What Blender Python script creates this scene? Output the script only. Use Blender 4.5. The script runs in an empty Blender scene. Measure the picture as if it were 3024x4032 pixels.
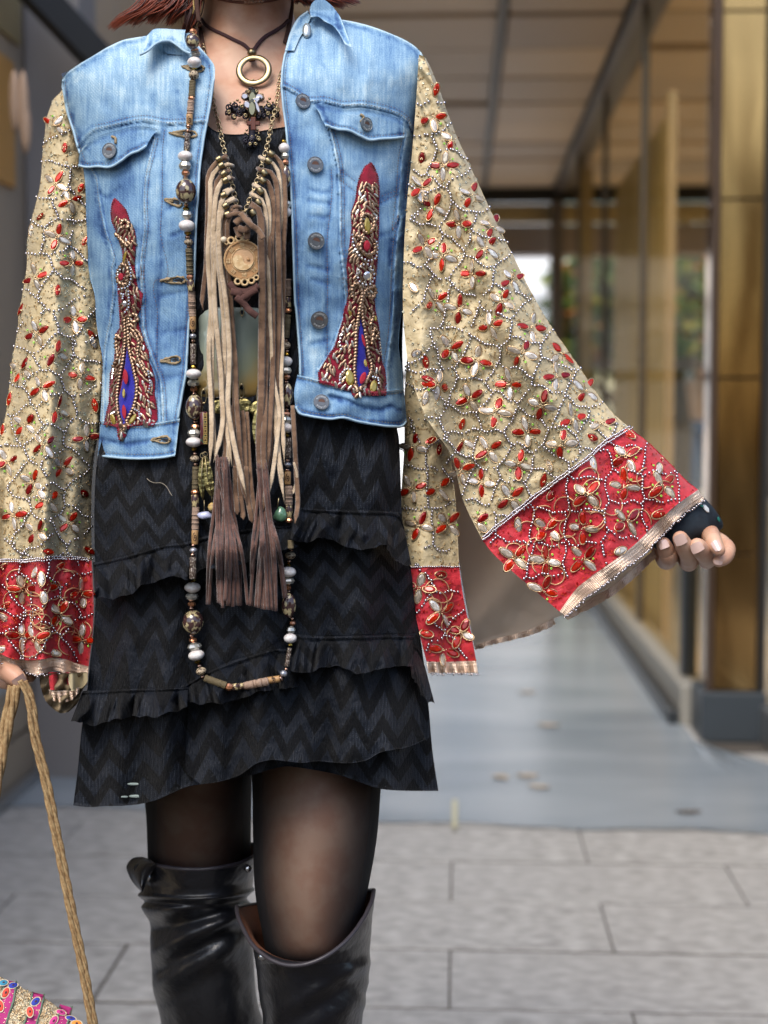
import bpy, bmesh, math, random
import numpy as np
from mathutils import Vector, Matrix
from mathutils.bvhtree import BVHTree

# ---------------------------------------------------------------- camera, world, light
S = bpy.context.scene
COL = S.collection
FPX, CX, CY = 5824.0, 1512.0, 2016.0
YAW, PITCH = math.atan(293 / FPX), math.atan(375 / FPX)
CAM = Vector((0, 0, 1.04))
cam_d = bpy.data.cameras.new('camera'); cam = bpy.data.objects.new('camera', cam_d); COL.objects.link(cam)
cam.location = CAM
RM = Matrix.Rotation(YAW, 3, 'Z') @ Matrix.Rotation(math.pi / 2 - PITCH, 3, 'X')
cam.rotation_euler = RM.to_euler()
cam_d.sensor_fit = 'HORIZONTAL'; cam_d.sensor_width = 27.0; cam_d.lens = 27.0 * FPX / 3024
cam_d.clip_start = 0.05; cam_d.clip_end = 500
cam_d.dof.use_dof = True; cam_d.dof.focus_distance = 1.40; cam_d.dof.aperture_fstop = 4.2
S.camera = cam
W = bpy.data.worlds.new('World'); S.world = W; W.use_nodes = True
wn = W.node_tree.nodes; wl = W.node_tree.links
bg = wn['Background']; sky = wn.new('ShaderNodeTexSky'); sky.sky_type = 'NISHITA'; sky.sun_disc = False
SUN_EL, SUN_AZ = math.radians(54), math.radians(200)
sky.sun_elevation = SUN_EL; sky.sun_rotation = SUN_AZ; sky.altitude = 200; sky.air_density = 1.0; sky.dust_density = 2.5
wl.new(sky.outputs[0], bg.inputs[0]); bg.inputs[1].default_value = 0.15
sd = bpy.data.lights.new('sun', 'SUN'); so = bpy.data.objects.new('sun', sd); COL.objects.link(so)
sd.energy = 1.5; sd.angle = math.radians(35); sd.color = (1, 0.95, 0.87)
sv = Vector((math.sin(SUN_AZ) * math.cos(SUN_EL), math.cos(SUN_AZ) * math.cos(SUN_EL), math.sin(SUN_EL)))
so.rotation_euler = sv.to_track_quat('Z', 'Y').to_euler(); so.location = (0, -3, 8)
S.view_settings.view_transform = 'Standard'; S.view_settings.look = 'None'
S.view_settings.exposure = 0.9; S.view_settings.gamma = 1.0
S.view_settings.use_curve_mapping = False
S.cycles.max_bounces = 6; S.cycles.diffuse_bounces = 3; S.cycles.glossy_bounces = 3; S.cycles.transmission_bounces = 4
S.cycles.transparent_max_bounces = 6; S.cycles.caustics_reflective = False; S.cycles.caustics_refractive = False
S.cycles.sample_clamp_indirect = 4.0

random.seed(7); RG = np.random.default_rng(7)

# ---------------------------------------------------------------- projection: a traced point of the photo at its own distance
_R = np.array(RM); _C = np.array(CAM); _FH = np.array((-math.sin(YAW), math.cos(YAW), 0.0))
def PA(u, v, d):
    u, v, d = np.broadcast_arrays(np.asarray(u, float), np.asarray(v, float), np.asarray(d, float))
    q = np.stack([(u - CX) / FPX, -(v - CY) / FPX, -np.ones_like(u)], -1) @ _R.T
    return _C + q * (d / (q @ _FH))[..., None]
def P(u, v, d): return Vector(PA(u, v, d))
def ZO(x0, y0, s): return lambda pts: [(x0 + p[0] * s, y0 + p[1] * s) + tuple(p[2:]) for p in pts]
Z1 = ZO(0, 0, .6028); Z2 = ZO(700, 0, .6028); Z3 = ZO(600, 900, .4972); Z4 = ZO(1500, 200, .6028); Z5 = ZO(1500, 1200, .9186)
Z6 = ZO(0, 1000, .4972); Z7 = ZO(0, 2000, .5425); Z8 = ZO(600, 1900, .4294); B1 = ZO(200, 1700, .9645); B2 = ZO(400, 2900, .7233)
B3 = ZO(0, 2900, .5118); B7 = ZO(2400, 1900, .3617); B8 = ZO(0, 0, .4521); FF = ZO(0, 0, 1.8228)
Z9 = ZO(1200, 600, .4975); Z10 = ZO(400, 750, .4518); Z11 = ZO(960, 100, .235)
MPX = 1.5 / FPX                      # metres per photo pixel at 1.5 m

# ---------------------------------------------------------------- noise
def _h(ix, iy, s):
    n = (ix * 374761393 + iy * 668265263 + s * 974634777) & 0x7fffffff
    n = ((n ^ (n >> 13)) * 1274126177) & 0x7fffffff
    return ((n ^ (n >> 16)) & 0xffff) / 65535.0
def vn(x, y, s=0):
    x = np.asarray(x, float); y = np.asarray(y, float)
    ix = np.floor(x).astype(np.int64); iy = np.floor(y).astype(np.int64); fx = x - ix; fy = y - iy
    fx = fx * fx * (3 - 2 * fx); fy = fy * fy * (3 - 2 * fy)
    a = _h(ix, iy, s); b = _h(ix + 1, iy, s); c = _h(ix, iy + 1, s); d = _h(ix + 1, iy + 1, s)
    return (a * (1 - fx) + b * fx) * (1 - fy) + (c * (1 - fx) + d * fx) * fy - .5
def fbm(x, y, s=0, o=3):
    r = 0; a = 1.
    for i in range(o): r = r + a * vn(x * 2 ** i, y * 2 ** i, s + i * 17); a *= .5
    return r

# ---------------------------------------------------------------- materials
MATS = {}
def NM(name):
    m = bpy.data.materials.new(name); m.use_nodes = True; nt = m.node_tree
    return m, nt, nt.nodes, nt.links, nt.nodes['Principled BSDF']
def M(name, col, rough=.6, metal=0., bump=0., bs=200., var=None, vs=40., uv=False, coat=0., spec=.5, sheen=0., rnd=None, bdist=.001, detail=4, vlo=.4, vhi=.6, stretch=None, sss=0., trans=0., ior=1.45):
    if name in MATS: return MATS[name]
    m, nt, N, L, b = NM(name)
    b.inputs['Base Color'].default_value = (*col, 1); b.inputs['Roughness'].default_value = rough; b.inputs['Metallic'].default_value = metal
    b.inputs['Coat Weight'].default_value = coat; b.inputs['Coat Roughness'].default_value = .08
    b.inputs['Specular IOR Level'].default_value = spec; b.inputs['Sheen Weight'].default_value = sheen
    b.inputs['Transmission Weight'].default_value = trans; b.inputs['IOR'].default_value = ior
    if sss: b.inputs['Subsurface Weight'].default_value = sss; b.inputs['Subsurface Radius'].default_value = (.008, .003, .002); b.inputs['Subsurface Scale'].default_value = .6
    tc = N.new('ShaderNodeTexCoord'); mp = N.new('ShaderNodeMapping'); L.new(tc.outputs['UV' if uv else 'Object'], mp.inputs[0])
    if stretch: mp.inputs['Scale'].default_value = stretch
    out = None
    if var:
        n = N.new('ShaderNodeTexNoise'); n.inputs['Scale'].default_value = vs; n.inputs['Detail'].default_value = detail
        L.new(mp.outputs[0], n.inputs['Vector'])
        r = N.new('ShaderNodeValToRGB'); L.new(n.outputs['Fac'], r.inputs[0])
        r.color_ramp.elements[0].color = (*col, 1); r.color_ramp.elements[0].position = vlo
        r.color_ramp.elements[1].color = (*var, 1); r.color_ramp.elements[1].position = vhi
        out = r.outputs[0]
    if rnd:                                  # each piece its own tone
        oi = N.new('ShaderNodeObjectInfo'); mx = N.new('ShaderNodeMix'); mx.data_type = 'RGBA'
        if out:
            hf = N.new('ShaderNodeMath'); hf.operation = 'MULTIPLY'; hf.inputs[1].default_value = .38; L.new(oi.outputs['Random'], hf.inputs[0]); L.new(hf.outputs[0], mx.inputs[0])
        else: L.new(oi.outputs['Random'], mx.inputs[0])
        if out: L.new(out, mx.inputs[6])
        else: mx.inputs[6].default_value = (*col, 1)
        mx.inputs[7].default_value = (*rnd, 1); out = mx.outputs[2]
    if out: L.new(out, b.inputs['Base Color'])
    if bump:
        n2 = N.new('ShaderNodeTexNoise'); n2.inputs['Scale'].default_value = bs; n2.inputs['Detail'].default_value = 5
        L.new(mp.outputs[0], n2.inputs['Vector'])
        bp = N.new('ShaderNodeBump'); bp.inputs['Strength'].default_value = bump; bp.inputs['Distance'].default_value = bdist
        L.new(n2.outputs['Fac'], bp.inputs['Height']); L.new(bp.outputs[0], b.inputs['Normal'])
    MATS[name] = m; return m

# ---------------------------------------------------------------- objects
ORG = {}
def mesh(name, V, Fc, smooth=True, uv=None, mat=None, attr=None):
    me = bpy.data.meshes.new(name); V = np.asarray(V, np.float32).reshape(-1, 3)
    if isinstance(Fc, np.ndarray):
        k = Fc.shape[1]; me.vertices.add(len(V)); me.vertices.foreach_set('co', V.ravel())
        me.loops.add(Fc.size); me.loops.foreach_set('vertex_index', Fc.ravel().astype(np.int32))
        me.polygons.add(len(Fc)); me.polygons.foreach_set('loop_start', np.arange(0, Fc.size, k, dtype=np.int32))
        me.update(calc_edges=True)
    else:
        me.from_pydata([tuple(map(float, p)) for p in V], [], [tuple(map(int, f)) for f in Fc]); me.update()
    me.polygons.foreach_set('use_smooth', [smooth] * len(me.polygons))
    if uv is not None:
        ul = me.uv_layers.new(name='UVMap'); li = np.empty(len(me.loops), np.int32); me.loops.foreach_get('vertex_index', li)
        ul.data.foreach_set('uv', np.asarray(uv, np.float32)[li].ravel())
    if attr is not None:
        for k2, a in attr.items():
            at = me.attributes.new(k2, 'FLOAT', 'POINT'); at.data.foreach_set('value', np.asarray(a, np.float32))
    for m in (mat if isinstance(mat, (list, tuple)) else [mat]):
        if m: me.materials.append(m)
    me.validate(); return me
def wpos(o): return ORG.get(o.name, Vector())
def link(name, me, parent=None, mat4=None, kind=None):
    o = bpy.data.objects.new(name, me); COL.objects.link(o)
    if parent is not None:
        o.parent = parent; o.matrix_parent_inverse = Matrix.Translation(-wpos(parent))
    if mat4 is not None: o.matrix_basis = mat4
    if kind: o['kind'] = kind
    return o
def ob(name, V, Fc, mat=None, parent=None, smooth=True, uv=None, kind=None, attr=None):
    return link(name, mesh(name, V, Fc, smooth, uv, mat, attr), parent, kind=kind)
def tag(o, label, cat, group=None):
    o['label'] = label; o['category'] = cat
    if group: o['group'] = group
    return o
def thing(name, loc, label, cat, group=None):
    o = bpy.data.objects.new(name, None); COL.objects.link(o); o.location = loc; ORG[o.name] = Vector(loc); o.empty_display_size = .05
    return tag(o, label, cat, group)

# ---------------------------------------------------------------- shapes
def box(x0, y0, z0, x1, y1, z1, bev=0.):
    bm = bmesh.new(); bmesh.ops.create_cube(bm, size=1, matrix=Matrix.Translation(((x0 + x1) / 2, (y0 + y1) / 2, (z0 + z1) / 2)) @ Matrix.Diagonal((abs(x1 - x0), abs(y1 - y0), abs(z1 - z0), 1)))
    if bev: bmesh.ops.bevel(bm, geom=bm.edges[:], offset=bev, segments=1, affect='EDGES')
    V = [v.co[:] for v in bm.verts]; bm.verts.index_update(); Fc = [[v.index for v in f.verts] for f in bm.faces]; bm.free(); return V, Fc
def boxob(name, a, b, mat, parent=None, bev=.004, kind=None):
    V, Fc = box(*a, *b, bev); return ob(name, V, Fc, mat, parent, smooth=False, kind=kind)
def join(parts):
    V = []; Fc = []; n = 0
    for v, f in parts:
        V.extend([tuple(map(float, p)) for p in v]); Fc.extend([tuple(int(i) + n for i in q) for q in f]); n += len(v)
    return V, Fc
def smoothpath(pts, n):
    p = np.array(pts, float); k = len(p)
    if k < 3:
        t = np.linspace(0, 1, n)[:, None]; return p[0] * (1 - t) + p[-1] * t
    d = np.r_[0, np.cumsum(np.maximum(np.linalg.norm(np.diff(p[:, :min(3, p.shape[1])], axis=0), axis=1), 1e-6))]
    m = np.gradient(p, d, axis=0)
    t = np.linspace(0, d[-1], n); i = np.clip(np.searchsorted(d, t, side='right') - 1, 0, k - 2)
    h = (d[i + 1] - d[i])[:, None]; s = ((t - d[i])[:, None]) / h
    return (2 * s**3 - 3 * s**2 + 1) * p[i] + (s**3 - 2 * s**2 + s) * h * m[i] + (-2 * s**3 + 3 * s**2) * p[i + 1] + (s**3 - s**2) * h * m[i + 1]
def linpath(pts, n):
    p = np.array(pts, float); d = np.r_[0, np.cumsum(np.linalg.norm(np.diff(p, axis=0), axis=1))]; t = np.linspace(0, d[-1], n)
    return np.stack([np.interp(t, d, p[:, j]) for j in range(p.shape[1])], -1)
def tube(path, rad, n=8, cap=True, flat=None, up=None):
    """swept tube; rad scalar or list; flat = (a, b) cross-section scale with b along the view"""
    p = np.array(path, float); k = len(p); rad = np.broadcast_to(np.asarray(rad, float), (k,))
    T = np.gradient(p, axis=0); T /= np.maximum(np.linalg.norm(T, axis=1), 1e-9)[:, None]
    U = np.array(up if up is not None else (0.05, -1, 0.03)); V = []
    fa, fb = flat or (1, 1); a = np.arange(n) * 2 * math.pi / n
    X = np.cross(T, U); ln = np.linalg.norm(X, axis=1)
    X[ln < .15] = np.cross(T[ln < .15], np.array((1, 0.02, 0.0))); X /= np.maximum(np.linalg.norm(X, axis=1), 1e-9)[:, None]; Y = np.cross(X, T)
    V = (p[:, None] + X[:, None] * (np.cos(a)[None, :, None] * rad[:, None, None] * fa) + Y[:, None] * (np.sin(a)[None, :, None] * rad[:, None, None] * fb)).reshape(-1, 3)
    Fc = [(i * n + j, i * n + (j + 1) % n, (i + 1) * n + (j + 1) % n, (i + 1) * n + j) for i in range(k - 1) for j in range(n)]
    if cap: Fc += [tuple(range(n - 1, -1, -1)), tuple((k - 1) * n + j for j in range(n))]
    return V, Fc
def pxtube(pts, rpx, n=6, res=24, flat=None, smooth=True):
    """pts (u,v,d[,r]) in photo pixels and metres"""
    p = smoothpath(pts, res) if smooth else linpath(pts, res)
    r = p[:, 3] if p.shape[1] > 3 else np.full(len(p), rpx)
    return tube(PA(p[:, 0], p[:, 1], p[:, 2]), r * MPX * p[:, 2] / 1.5, n, True, flat)
def revolve(prof, n=12):
    """prof: (z, r) list"""
    V = [(r * math.cos(2 * math.pi * j / n), r * math.sin(2 * math.pi * j / n), z) for z, r in prof for j in range(n)]
    Fc = [(i * n + j, i * n + (j + 1) % n, (i + 1) * n + (j + 1) % n, (i + 1) * n + j) for i in range(len(prof) - 1) for j in range(n)]
    Fc += [tuple(range(n - 1, -1, -1)), tuple((len(prof) - 1) * n + j for j in range(n))]
    return V, Fc
def ico(sub=1, r=1.):
    bm = bmesh.new(); bmesh.ops.create_icosphere(bm, subdivisions=sub, radius=r); bm.verts.index_update()
    V = np.array([v.co[:] for v in bm.verts]); Fc = np.array([[v.index for v in f.verts] for f in bm.faces]); bm.free(); return V, Fc
def torus(R, r, n=20, m=6, squash=1.):
    V = []; Fc = []
    for i in range(n):
        a = 2 * math.pi * i / n
        for j in range(m):
            b = 2 * math.pi * j / m; V.append(((R + r * math.cos(b)) * math.cos(a), (R + r * math.cos(b)) * math.sin(a) * squash, r * math.sin(b)))
            Fc.append((i * m + j, ((i + 1) % n) * m + j, ((i + 1) % n) * m + (j + 1) % m, i * m + (j + 1) % m))
    return V, Fc
def tri(Fc):
    out = []
    for f in Fc:
        for k in range(1, len(f) - 1): out.append((f[0], f[k], f[k + 1]))
    return np.array(out)
def scatter(name, V, Fc, mats, mat, parent=None, smooth=True, kind='stuff'):
    """many alike tiny pieces as one mesh"""
    if len(mats) == 0: return None
    V = np.asarray(V, float); Fc = tri(Fc) if not isinstance(Fc, np.ndarray) else Fc
    A = np.array([np.array(m) for m in mats]); W4 = np.einsum('nij,vj->nvi', A[:, :3, :3], V) + A[:, None, :3, 3]
    FF_ = (Fc[None] + (np.arange(len(A)) * len(V))[:, None, None]).reshape(-1, Fc.shape[1])
    return ob(name, W4.reshape(-1, 3), FF_, mat, parent, smooth, kind=kind)
def coons(L_, R_, T_=None, B_=None, nt=60, ns=40, sm=True):
    """(nt+1)x(ns+1) grid of photo points between four traced edges"""
    f = smoothpath if sm else linpath
    L_ = f(L_, nt + 1)[:, :2]; R_ = f(R_, nt + 1)[:, :2]
    T_ = linpath([L_[0], R_[0]], ns + 1) if T_ is None else f(T_, ns + 1)[:, :2]
    B_ = linpath([L_[-1], R_[-1]], ns + 1) if B_ is None else f(B_, ns + 1)[:, :2]
    t = np.linspace(0, 1, nt + 1)[:, None, None]; s = np.linspace(0, 1, ns + 1)[None, :, None]
    c = (1 - s) * L_[:, None] + s * R_[:, None] + (1 - t) * T_[None] + t * B_[None]
    c -= (1 - s) * (1 - t) * L_[0] + s * (1 - t) * R_[0] + (1 - s) * t * L_[-1] + s * t * R_[-1]
    return c[..., 0], c[..., 1], np.broadcast_to(t[..., 0], c.shape[:2]), np.broadcast_to(s[..., 0], c.shape[:2])
def gridfaces(a, b, off=0, flip=False):
    i = np.arange(a - 1)[:, None] * b + np.arange(b - 1)[None]; q = np.stack([i, i + b, i + b + 1, i + 1], -1).reshape(-1, 4) + off
    return q[:, ::-1] if flip else q
def cloth(name, g, D, mat, parent=None, thick=.0014, kind=None, attr=None, Dback=None):
    """a sheet of cloth: front surface at distances D, a back surface `thick` behind (or at Dback) and a rim"""
    u, v, t, s = g; a, b = u.shape
    Fr = PA(u, v, D).reshape(-1, 3); n = a * b
    Bk = PA(u, v, (D + thick) if Dback is None else Dback).reshape(-1, 3)
    rim = np.r_[np.arange(b), np.arange(1, a) * b + b - 1, (a - 1) * b + np.arange(b - 2, -1, -1), np.arange(a - 2, 0, -1) * b]
    r2 = np.roll(rim, -1); rf = np.stack([rim, r2, r2 + n, rim + n], -1)
    Fc = np.concatenate([gridfaces(a, b, 0), gridfaces(a, b, n, True), rf[:, ::-1]])
    uvc = np.stack([u.ravel() * MPX, -v.ravel() * MPX], -1); uvc = np.r_[uvc, uvc]
    at = {k: np.r_[np.ravel(x), np.ravel(x)] for k, x in attr.items()} if attr else None
    o = ob(name, np.r_[Fr, Bk], Fc, mat, parent, True, uvc, kind, at)
    FB = gridfaces(a, b, 0); o_b = BVHTree.FromPolygons([tuple(p) for p in Fr], [tuple(f) for f in FB.tolist()])
    return o, o_b
def rayd(u, v):
    q = np.array([(u - CX) / FPX, -(v - CY) / FPX, -1.]) @ _R.T; return Vector(q).normalized()
def hit(bv, u, v, eps=0.):
    best = None
    for b in (bv if isinstance(bv, (list, tuple)) else [bv]):
        loc, n, i, d = b.ray_cast(CAM, rayd(u, v))
        if loc is not None and (best is None or d < best[2]): best = (loc, n, d)
    if best is None: return None
    loc, n, d = best; r = rayd(u, v)
    if n.dot(r) > 0: n = -n
    return loc, n
def frame(bv, u, v, ang=0., lift=0., sx=1., sy=1., sz=1., flatten=.35):
    """4x4 frame on a surface: x axis along photo direction `ang` (degrees, clockwise from right), z out of the cloth"""
    h = hit(bv, u, v)
    if h is None: return None
    loc, n = h; r = rayd(u, v)
    n = (n * (1 - flatten) - r * flatten).normalized()
    a = math.radians(ang); r2 = rayd(u + 20 * math.cos(a), v + 20 * math.sin(a))
    k = (loc - CAM).dot(n) / r2.dot(n) if abs(r2.dot(n)) > .05 else (loc - CAM).length
    x = (CAM + r2 * k - loc)
    x = (x - n * x.dot(n)).normalized(); y = n.cross(x)
    m = Matrix((( x[0] * sx, y[0] * sy, n[0] * sz, 0), (x[1] * sx, y[1] * sy, n[1] * sz, 0), (x[2] * sx, y[2] * sy, n[2] * sz, 0), (0, 0, 0, 1)))
    m.translation = loc + n * lift
    return m
def vframe(p, ang=0., sc=1., nrm=None):
    """frame facing the viewer's side of the place at world point p, x axis rotated by ang clockwise"""
    z = Vector(nrm) if nrm is not None else Vector((0.05, -1, .05)); z.normalize()
    x = Vector((0, 0, 1)).cross(z).normalized(); y = z.cross(x)
    a = math.radians(-ang); x2 = x * math.cos(a) + y * math.sin(a); y2 = z.cross(x2)
    m = Matrix(((x2[0], y2[0], z[0], 0), (x2[1], y2[1], z[1], 0), (x2[2], y2[2], z[2], 0), (0, 0, 0, 1))) @ Matrix.Diagonal((sc, sc, sc, 1)); m.translation = Vector(p); return m
# ================================================================ SETTING
def floor_y(v): return 6057.0 / (v - 1641)
def gx(u, y): return (u - 1805) / FPX * y
XR, XL, YB, YE, HC = 0.80, -1.22, 4.75, 11.8, 2.83
m_tile = M('paving', (.27, .26, .245), .40, bump=.8, bs=140, var=(.50, .49, .465), vs=30, rnd=(.38, .37, .355), bdist=.002, stretch=(.75, 1.3, 1), detail=10, vlo=.36, vhi=.66)
m_ground = M('mortar', (.075, .065, .055), .9, bump=.3, bs=60)
m_wet_sky = M('wet_film', (.24, .285, .325), .22, bump=.12, bs=14, var=(.37, .415, .45), vs=1.6, bdist=.004, stretch=(.5, 1.5, 1), detail=6)  # base colour carries the blue of the reflected sky
m_wet_sky.node_tree.nodes['Principled BSDF'].inputs['Alpha'].default_value = .78
o = boxob('ground', (-60, -40, -.16), (60, 90, -.03), m_ground, bev=0, kind='structure')
pv = boxob('pavement', (XL - .02, -6, -.0295), (6, 12.6, -.0022), m_ground, bev=0, kind='structure')
tb = {}
def tile(x0, x1, y0, y1):
    w = round(x1 - x0, 2); key = w
    if key not in tb:
        V, Fc = box(-w / 2 + .0045, -.1400, -.02, w / 2 - .0045, .1400, .0, .001); tb[key] = mesh('paving_tile', V, Fc, False, mat=m_tile)
    o = link('paving_tile', tb[key], pv); o.location = ((x0 + x1) / 2, (y0 + y1) / 2, random.uniform(-.001, .001)); o.rotation_euler = (random.uniform(-.003, .003), random.uniform(-.002, .002), 0)
for k in range(-3, 31):
    y0 = 2.547 + .29 * k; off = -.013 if k % 2 == 0 else .306
    n0 = -3
    for n in range(n0, 4):
        a, b = off + .635 * n, off + .635 * (n + 1); a = max(a, XL); b = min(b, 1.6 if y0 < 4.5 else XR)
        if b - a > .05: tile(a, b, y0, y0 + .29)
# ragged wet film over the far paving, sky reflection painted in as blue-grey
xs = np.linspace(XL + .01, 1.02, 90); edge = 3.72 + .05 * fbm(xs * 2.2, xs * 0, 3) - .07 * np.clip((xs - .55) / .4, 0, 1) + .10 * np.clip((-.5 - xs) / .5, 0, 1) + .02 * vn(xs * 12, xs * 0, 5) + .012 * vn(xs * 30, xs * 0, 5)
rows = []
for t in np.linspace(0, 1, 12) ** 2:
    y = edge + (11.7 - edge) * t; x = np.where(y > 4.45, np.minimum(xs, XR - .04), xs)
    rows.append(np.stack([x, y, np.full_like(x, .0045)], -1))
G = np.array(rows); ob('wet_film', G.reshape(-1, 3), gridfaces(12, 90), m_wet_sky, kind='structure', smooth=True)
boxob('street', (-30, 12.6, -.03), (40, 60, -.01), M('street_stone', (.72, .70, .66), .7, var=(.62, .60, .57), vs=1.5), bev=0, kind='structure')
# interior floor behind the glass
boxob('shop_floor', (XR + .03, 4.8, -.029), (6, 12.5, .02), M('shop_floor', (.50, .40, .26), .35, var=(.58, .47, .32), vs=2), bev=0, kind='structure')

# ceiling with its panels (one piece each)
m_cp = M('ceiling_panel', (.86, .64, .41), .5, rnd=(.56, .42, .29)); m_cd = M('dark_frame', (.05, .045, .04), .5)
ceil = boxob('ceiling', (-1.5, 6.1, HC + .04), (3.1, YE, HC + .25), m_cd, bev=0, kind='structure')
for k in range(9):
    y0 = 6.12 + k * .628
    for (a, b) in ((-1.21, .18), (.21, .74), (.90, 2.0), (2.02, 3.08)):
        boxob('ceiling_panel', (a + .008, y0 + .024, HC + random.uniform(-.012, .012)), (b - .008, y0 + .604, HC + .038), m_cp, ceil, bev=.003)
bm_ = boxob('ceiling_beam', (.75, 6.1, HC - .03), (.89, YE, HC + .04), M('beam', (.14, .11, .09), .4), bev=.005)
tag(bm_, 'long dark ceiling beam above the glass shopfront', 'beam')
for (x0, lab) in ((.17, 'thin grey joint strip running along the brown ceiling'),):
    o = boxob('ceiling_strip', (x0, 6.1, HC - .02), (x0 + .035, YE, HC + .03), M('strip', (.2, .17, .14), .5)); tag(o, lab, 'ceiling strip')
# end frame of the passage
ef = thing('passage_end_frame', (0, YE, 0), 'dark framed portal closing the far end of the passage', 'portal')
boxob('lintel', (-1.5, YE, HC - .1), (3.1, YE + .1, HC + .2), M('dark_steel', (.02, .018, .016), .5), ef)
boxob('fascia_band', (-1.5, YE + .12, HC - .24), (3.1, YE + .3, HC - .1), M('ochre_band', (.62, .48, .25), .6), ef)
boxob('soffit_band', (-1.5, YE + .32, HC - .48), (3.1, YE + .6, HC - .24), M('mauve_band', (.42, .35, .32), .6), ef)
for x in (.72, 2.9): boxob('post', (x, YE - .02, .0), (x + .1, YE + .1, HC - .1), M('post', (.15, .12, .10), .45), ef)
boxob('transom', (-1.3, YE + .12, 1.33), (.72, YE + .18, 1.40), M('post', (0, 0, 0)), ef)
boxob('transom', (.82, YE + .12, 1.42), (2.9, YE + .18, 1.50), M('post', (0, 0, 0)), ef)

# glass material
def glassmat(name, tint, refl, rough=.03):
    m, nt, N, L, b = NM(name); nt.nodes.remove(b)
    tr = N.new('ShaderNodeBsdfTransparent'); tr.inputs[0].default_value = (*tint, 1); gl = N.new('ShaderNodeBsdfGlossy'); gl.inputs[0].default_value = (.9, .9, .88, 1); gl.inputs['Roughness'].default_value = rough
    ad = N.new('ShaderNodeValue'); ad.outputs[0].default_value = refl
    mx = N.new('ShaderNodeMixShader'); L.new(ad.outputs[0], mx.inputs[0]); L.new(tr.outputs[0], mx.inputs[1]); L.new(gl.outputs[0], mx.inputs[2])
    L.new(mx.outputs[0], N['Material Output'].inputs[0]); MATS[name] = m; return m
m_glass = glassmat('shop_glass', (.95, .88, .74), .035)
m_dkmetal = M('rail_metal', (.055, .06, .065), .35, metal=.6)
sf = thing('glass_shopfront', (XR, 8, 0), 'long clear glass shopfront running back along the passage from the bronze pillar', 'shopfront')
for (a, b) in ((4.98, 6.55), (6.56, 8.3), (8.31, 10.1), (10.11, 11.75)):
    boxob('glass_pane', (XR, a, .14), (XR + .012, b, HC - .03), m_glass, sf, bev=.001)
boxob('base_rail', (XR - .05, 4.98, 0), (XR + .05, 11.75, .135), M('rail_stone', (.30, .285, .25), .5), sf)
boxob('base_kerb', (XR - .09, 4.98, 0), (XR - .052, 11.75, .05), m_dkmetal, sf)
for y in (6.545, 8.295, 10.095): boxob('mullion', (XR - .012, y, .14), (XR + .02, y + .018, HC - .03), M('mull', (.12, .10, .08), .4, metal=.5), sf)
boxob('door_post', (XR - .02, 5.15, .14), (XR + .03, 5.22, .62), m_dkmetal, sf)

# bronze pillar at the corner
pb = thing('bronze_pillar', (.88, YB, 0), 'tall square bronze clad pillar on a dark plinth at the passage corner', 'pillar')
def bronze(name, c1, c2, rough):
    m, nt, N, L, b = NM(name); tc = N.new('ShaderNodeTexCoord'); mp = N.new('ShaderNodeMapping'); mp.inputs['Scale'].default_value = (3, 3, .5); L.new(tc.outputs['Object'], mp.inputs[0])
    n = N.new('ShaderNodeTexNoise'); n.inputs['Scale'].default_value = 1.7; n.inputs['Detail'].default_value = 3; n.inputs['Distortion'].default_value = .4; L.new(mp.outputs[0], n.inputs[0])
    r = N.new('ShaderNodeValToRGB'); r.color_ramp.elements[0].position = .44; r.color_ramp.elements[1].position = .60; r.color_ramp.elements[0].color = (*c1, 1); r.color_ramp.elements[1].color = (*c2, 1)
    L.new(n.outputs[0], r.inputs[0]); L.new(r.outputs[0], b.inputs['Base Color']); b.inputs['Metallic'].default_value = 1; b.inputs['Roughness'].default_value = rough
    MATS[name] = m; return m
m_br = bronze('bronze', (.24, .13, .045), (.66, .42, .17), .12)
for k, (z0, z1) in enumerate(((.165, .60), (.606, 1.16), (1.166, 1.72), (1.726, 2.30), (2.306, HC + .03))):
    boxob('bronze_panel', (XR + .02, YB, z0), (.955, YB + .012, z1), m_br, pb, bev=.002)
    boxob('side_panel', (XR + .008, YB + .012, z0), (XR + .02, YB + .19, z1), m_br, pb, bev=.001)
boxob('core', (XR + .02, YB + .012, 0), (.96, YB + .19, HC + .03), M('dark_frame', (0, 0, 0)), pb)
boxob('plinth', (XR - .02, YB - .03, 0), (.985, YB + .2, .16), M('plinth', (.045, .055, .065), .4, bump=.3, bs=40), pb)
boxob('corner_trim', (XR - .004, YB - .01, .16), (XR + .018, YB + .02, HC), M('darkbronze', (.10, .065, .045), .4, metal=.5), pb)
boxob('edge_trim', (.958, YB - .012, .16), (.982, YB + .05, HC), M('dark_steel', (0, 0, 0)), pb)
nf = thing('near_shopfront', (1.0, 4.0, 0), 'second glass shopfront with steel base rail nearest the right edge', 'shopfront')
boxob('glass_pane', (.995, 1.8, .12), (1.007, 4.74, HC), glassmat('near_glass', (.75, .73, .70), .2), nf, bev=.001)
boxob('base_rail', (.965, 1.8, 0), (1.03, 4.74, .12), M('steel', (.35, .36, .37), .3, metal=.8), nf)
boxob('back_wall', (2.4, 1.8, 0), (2.45, 4.7, HC), M('shop_wall_grey', (.35, .31, .25), .7, var=(.48, .40, .28), vs=1.2), nf)
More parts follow.
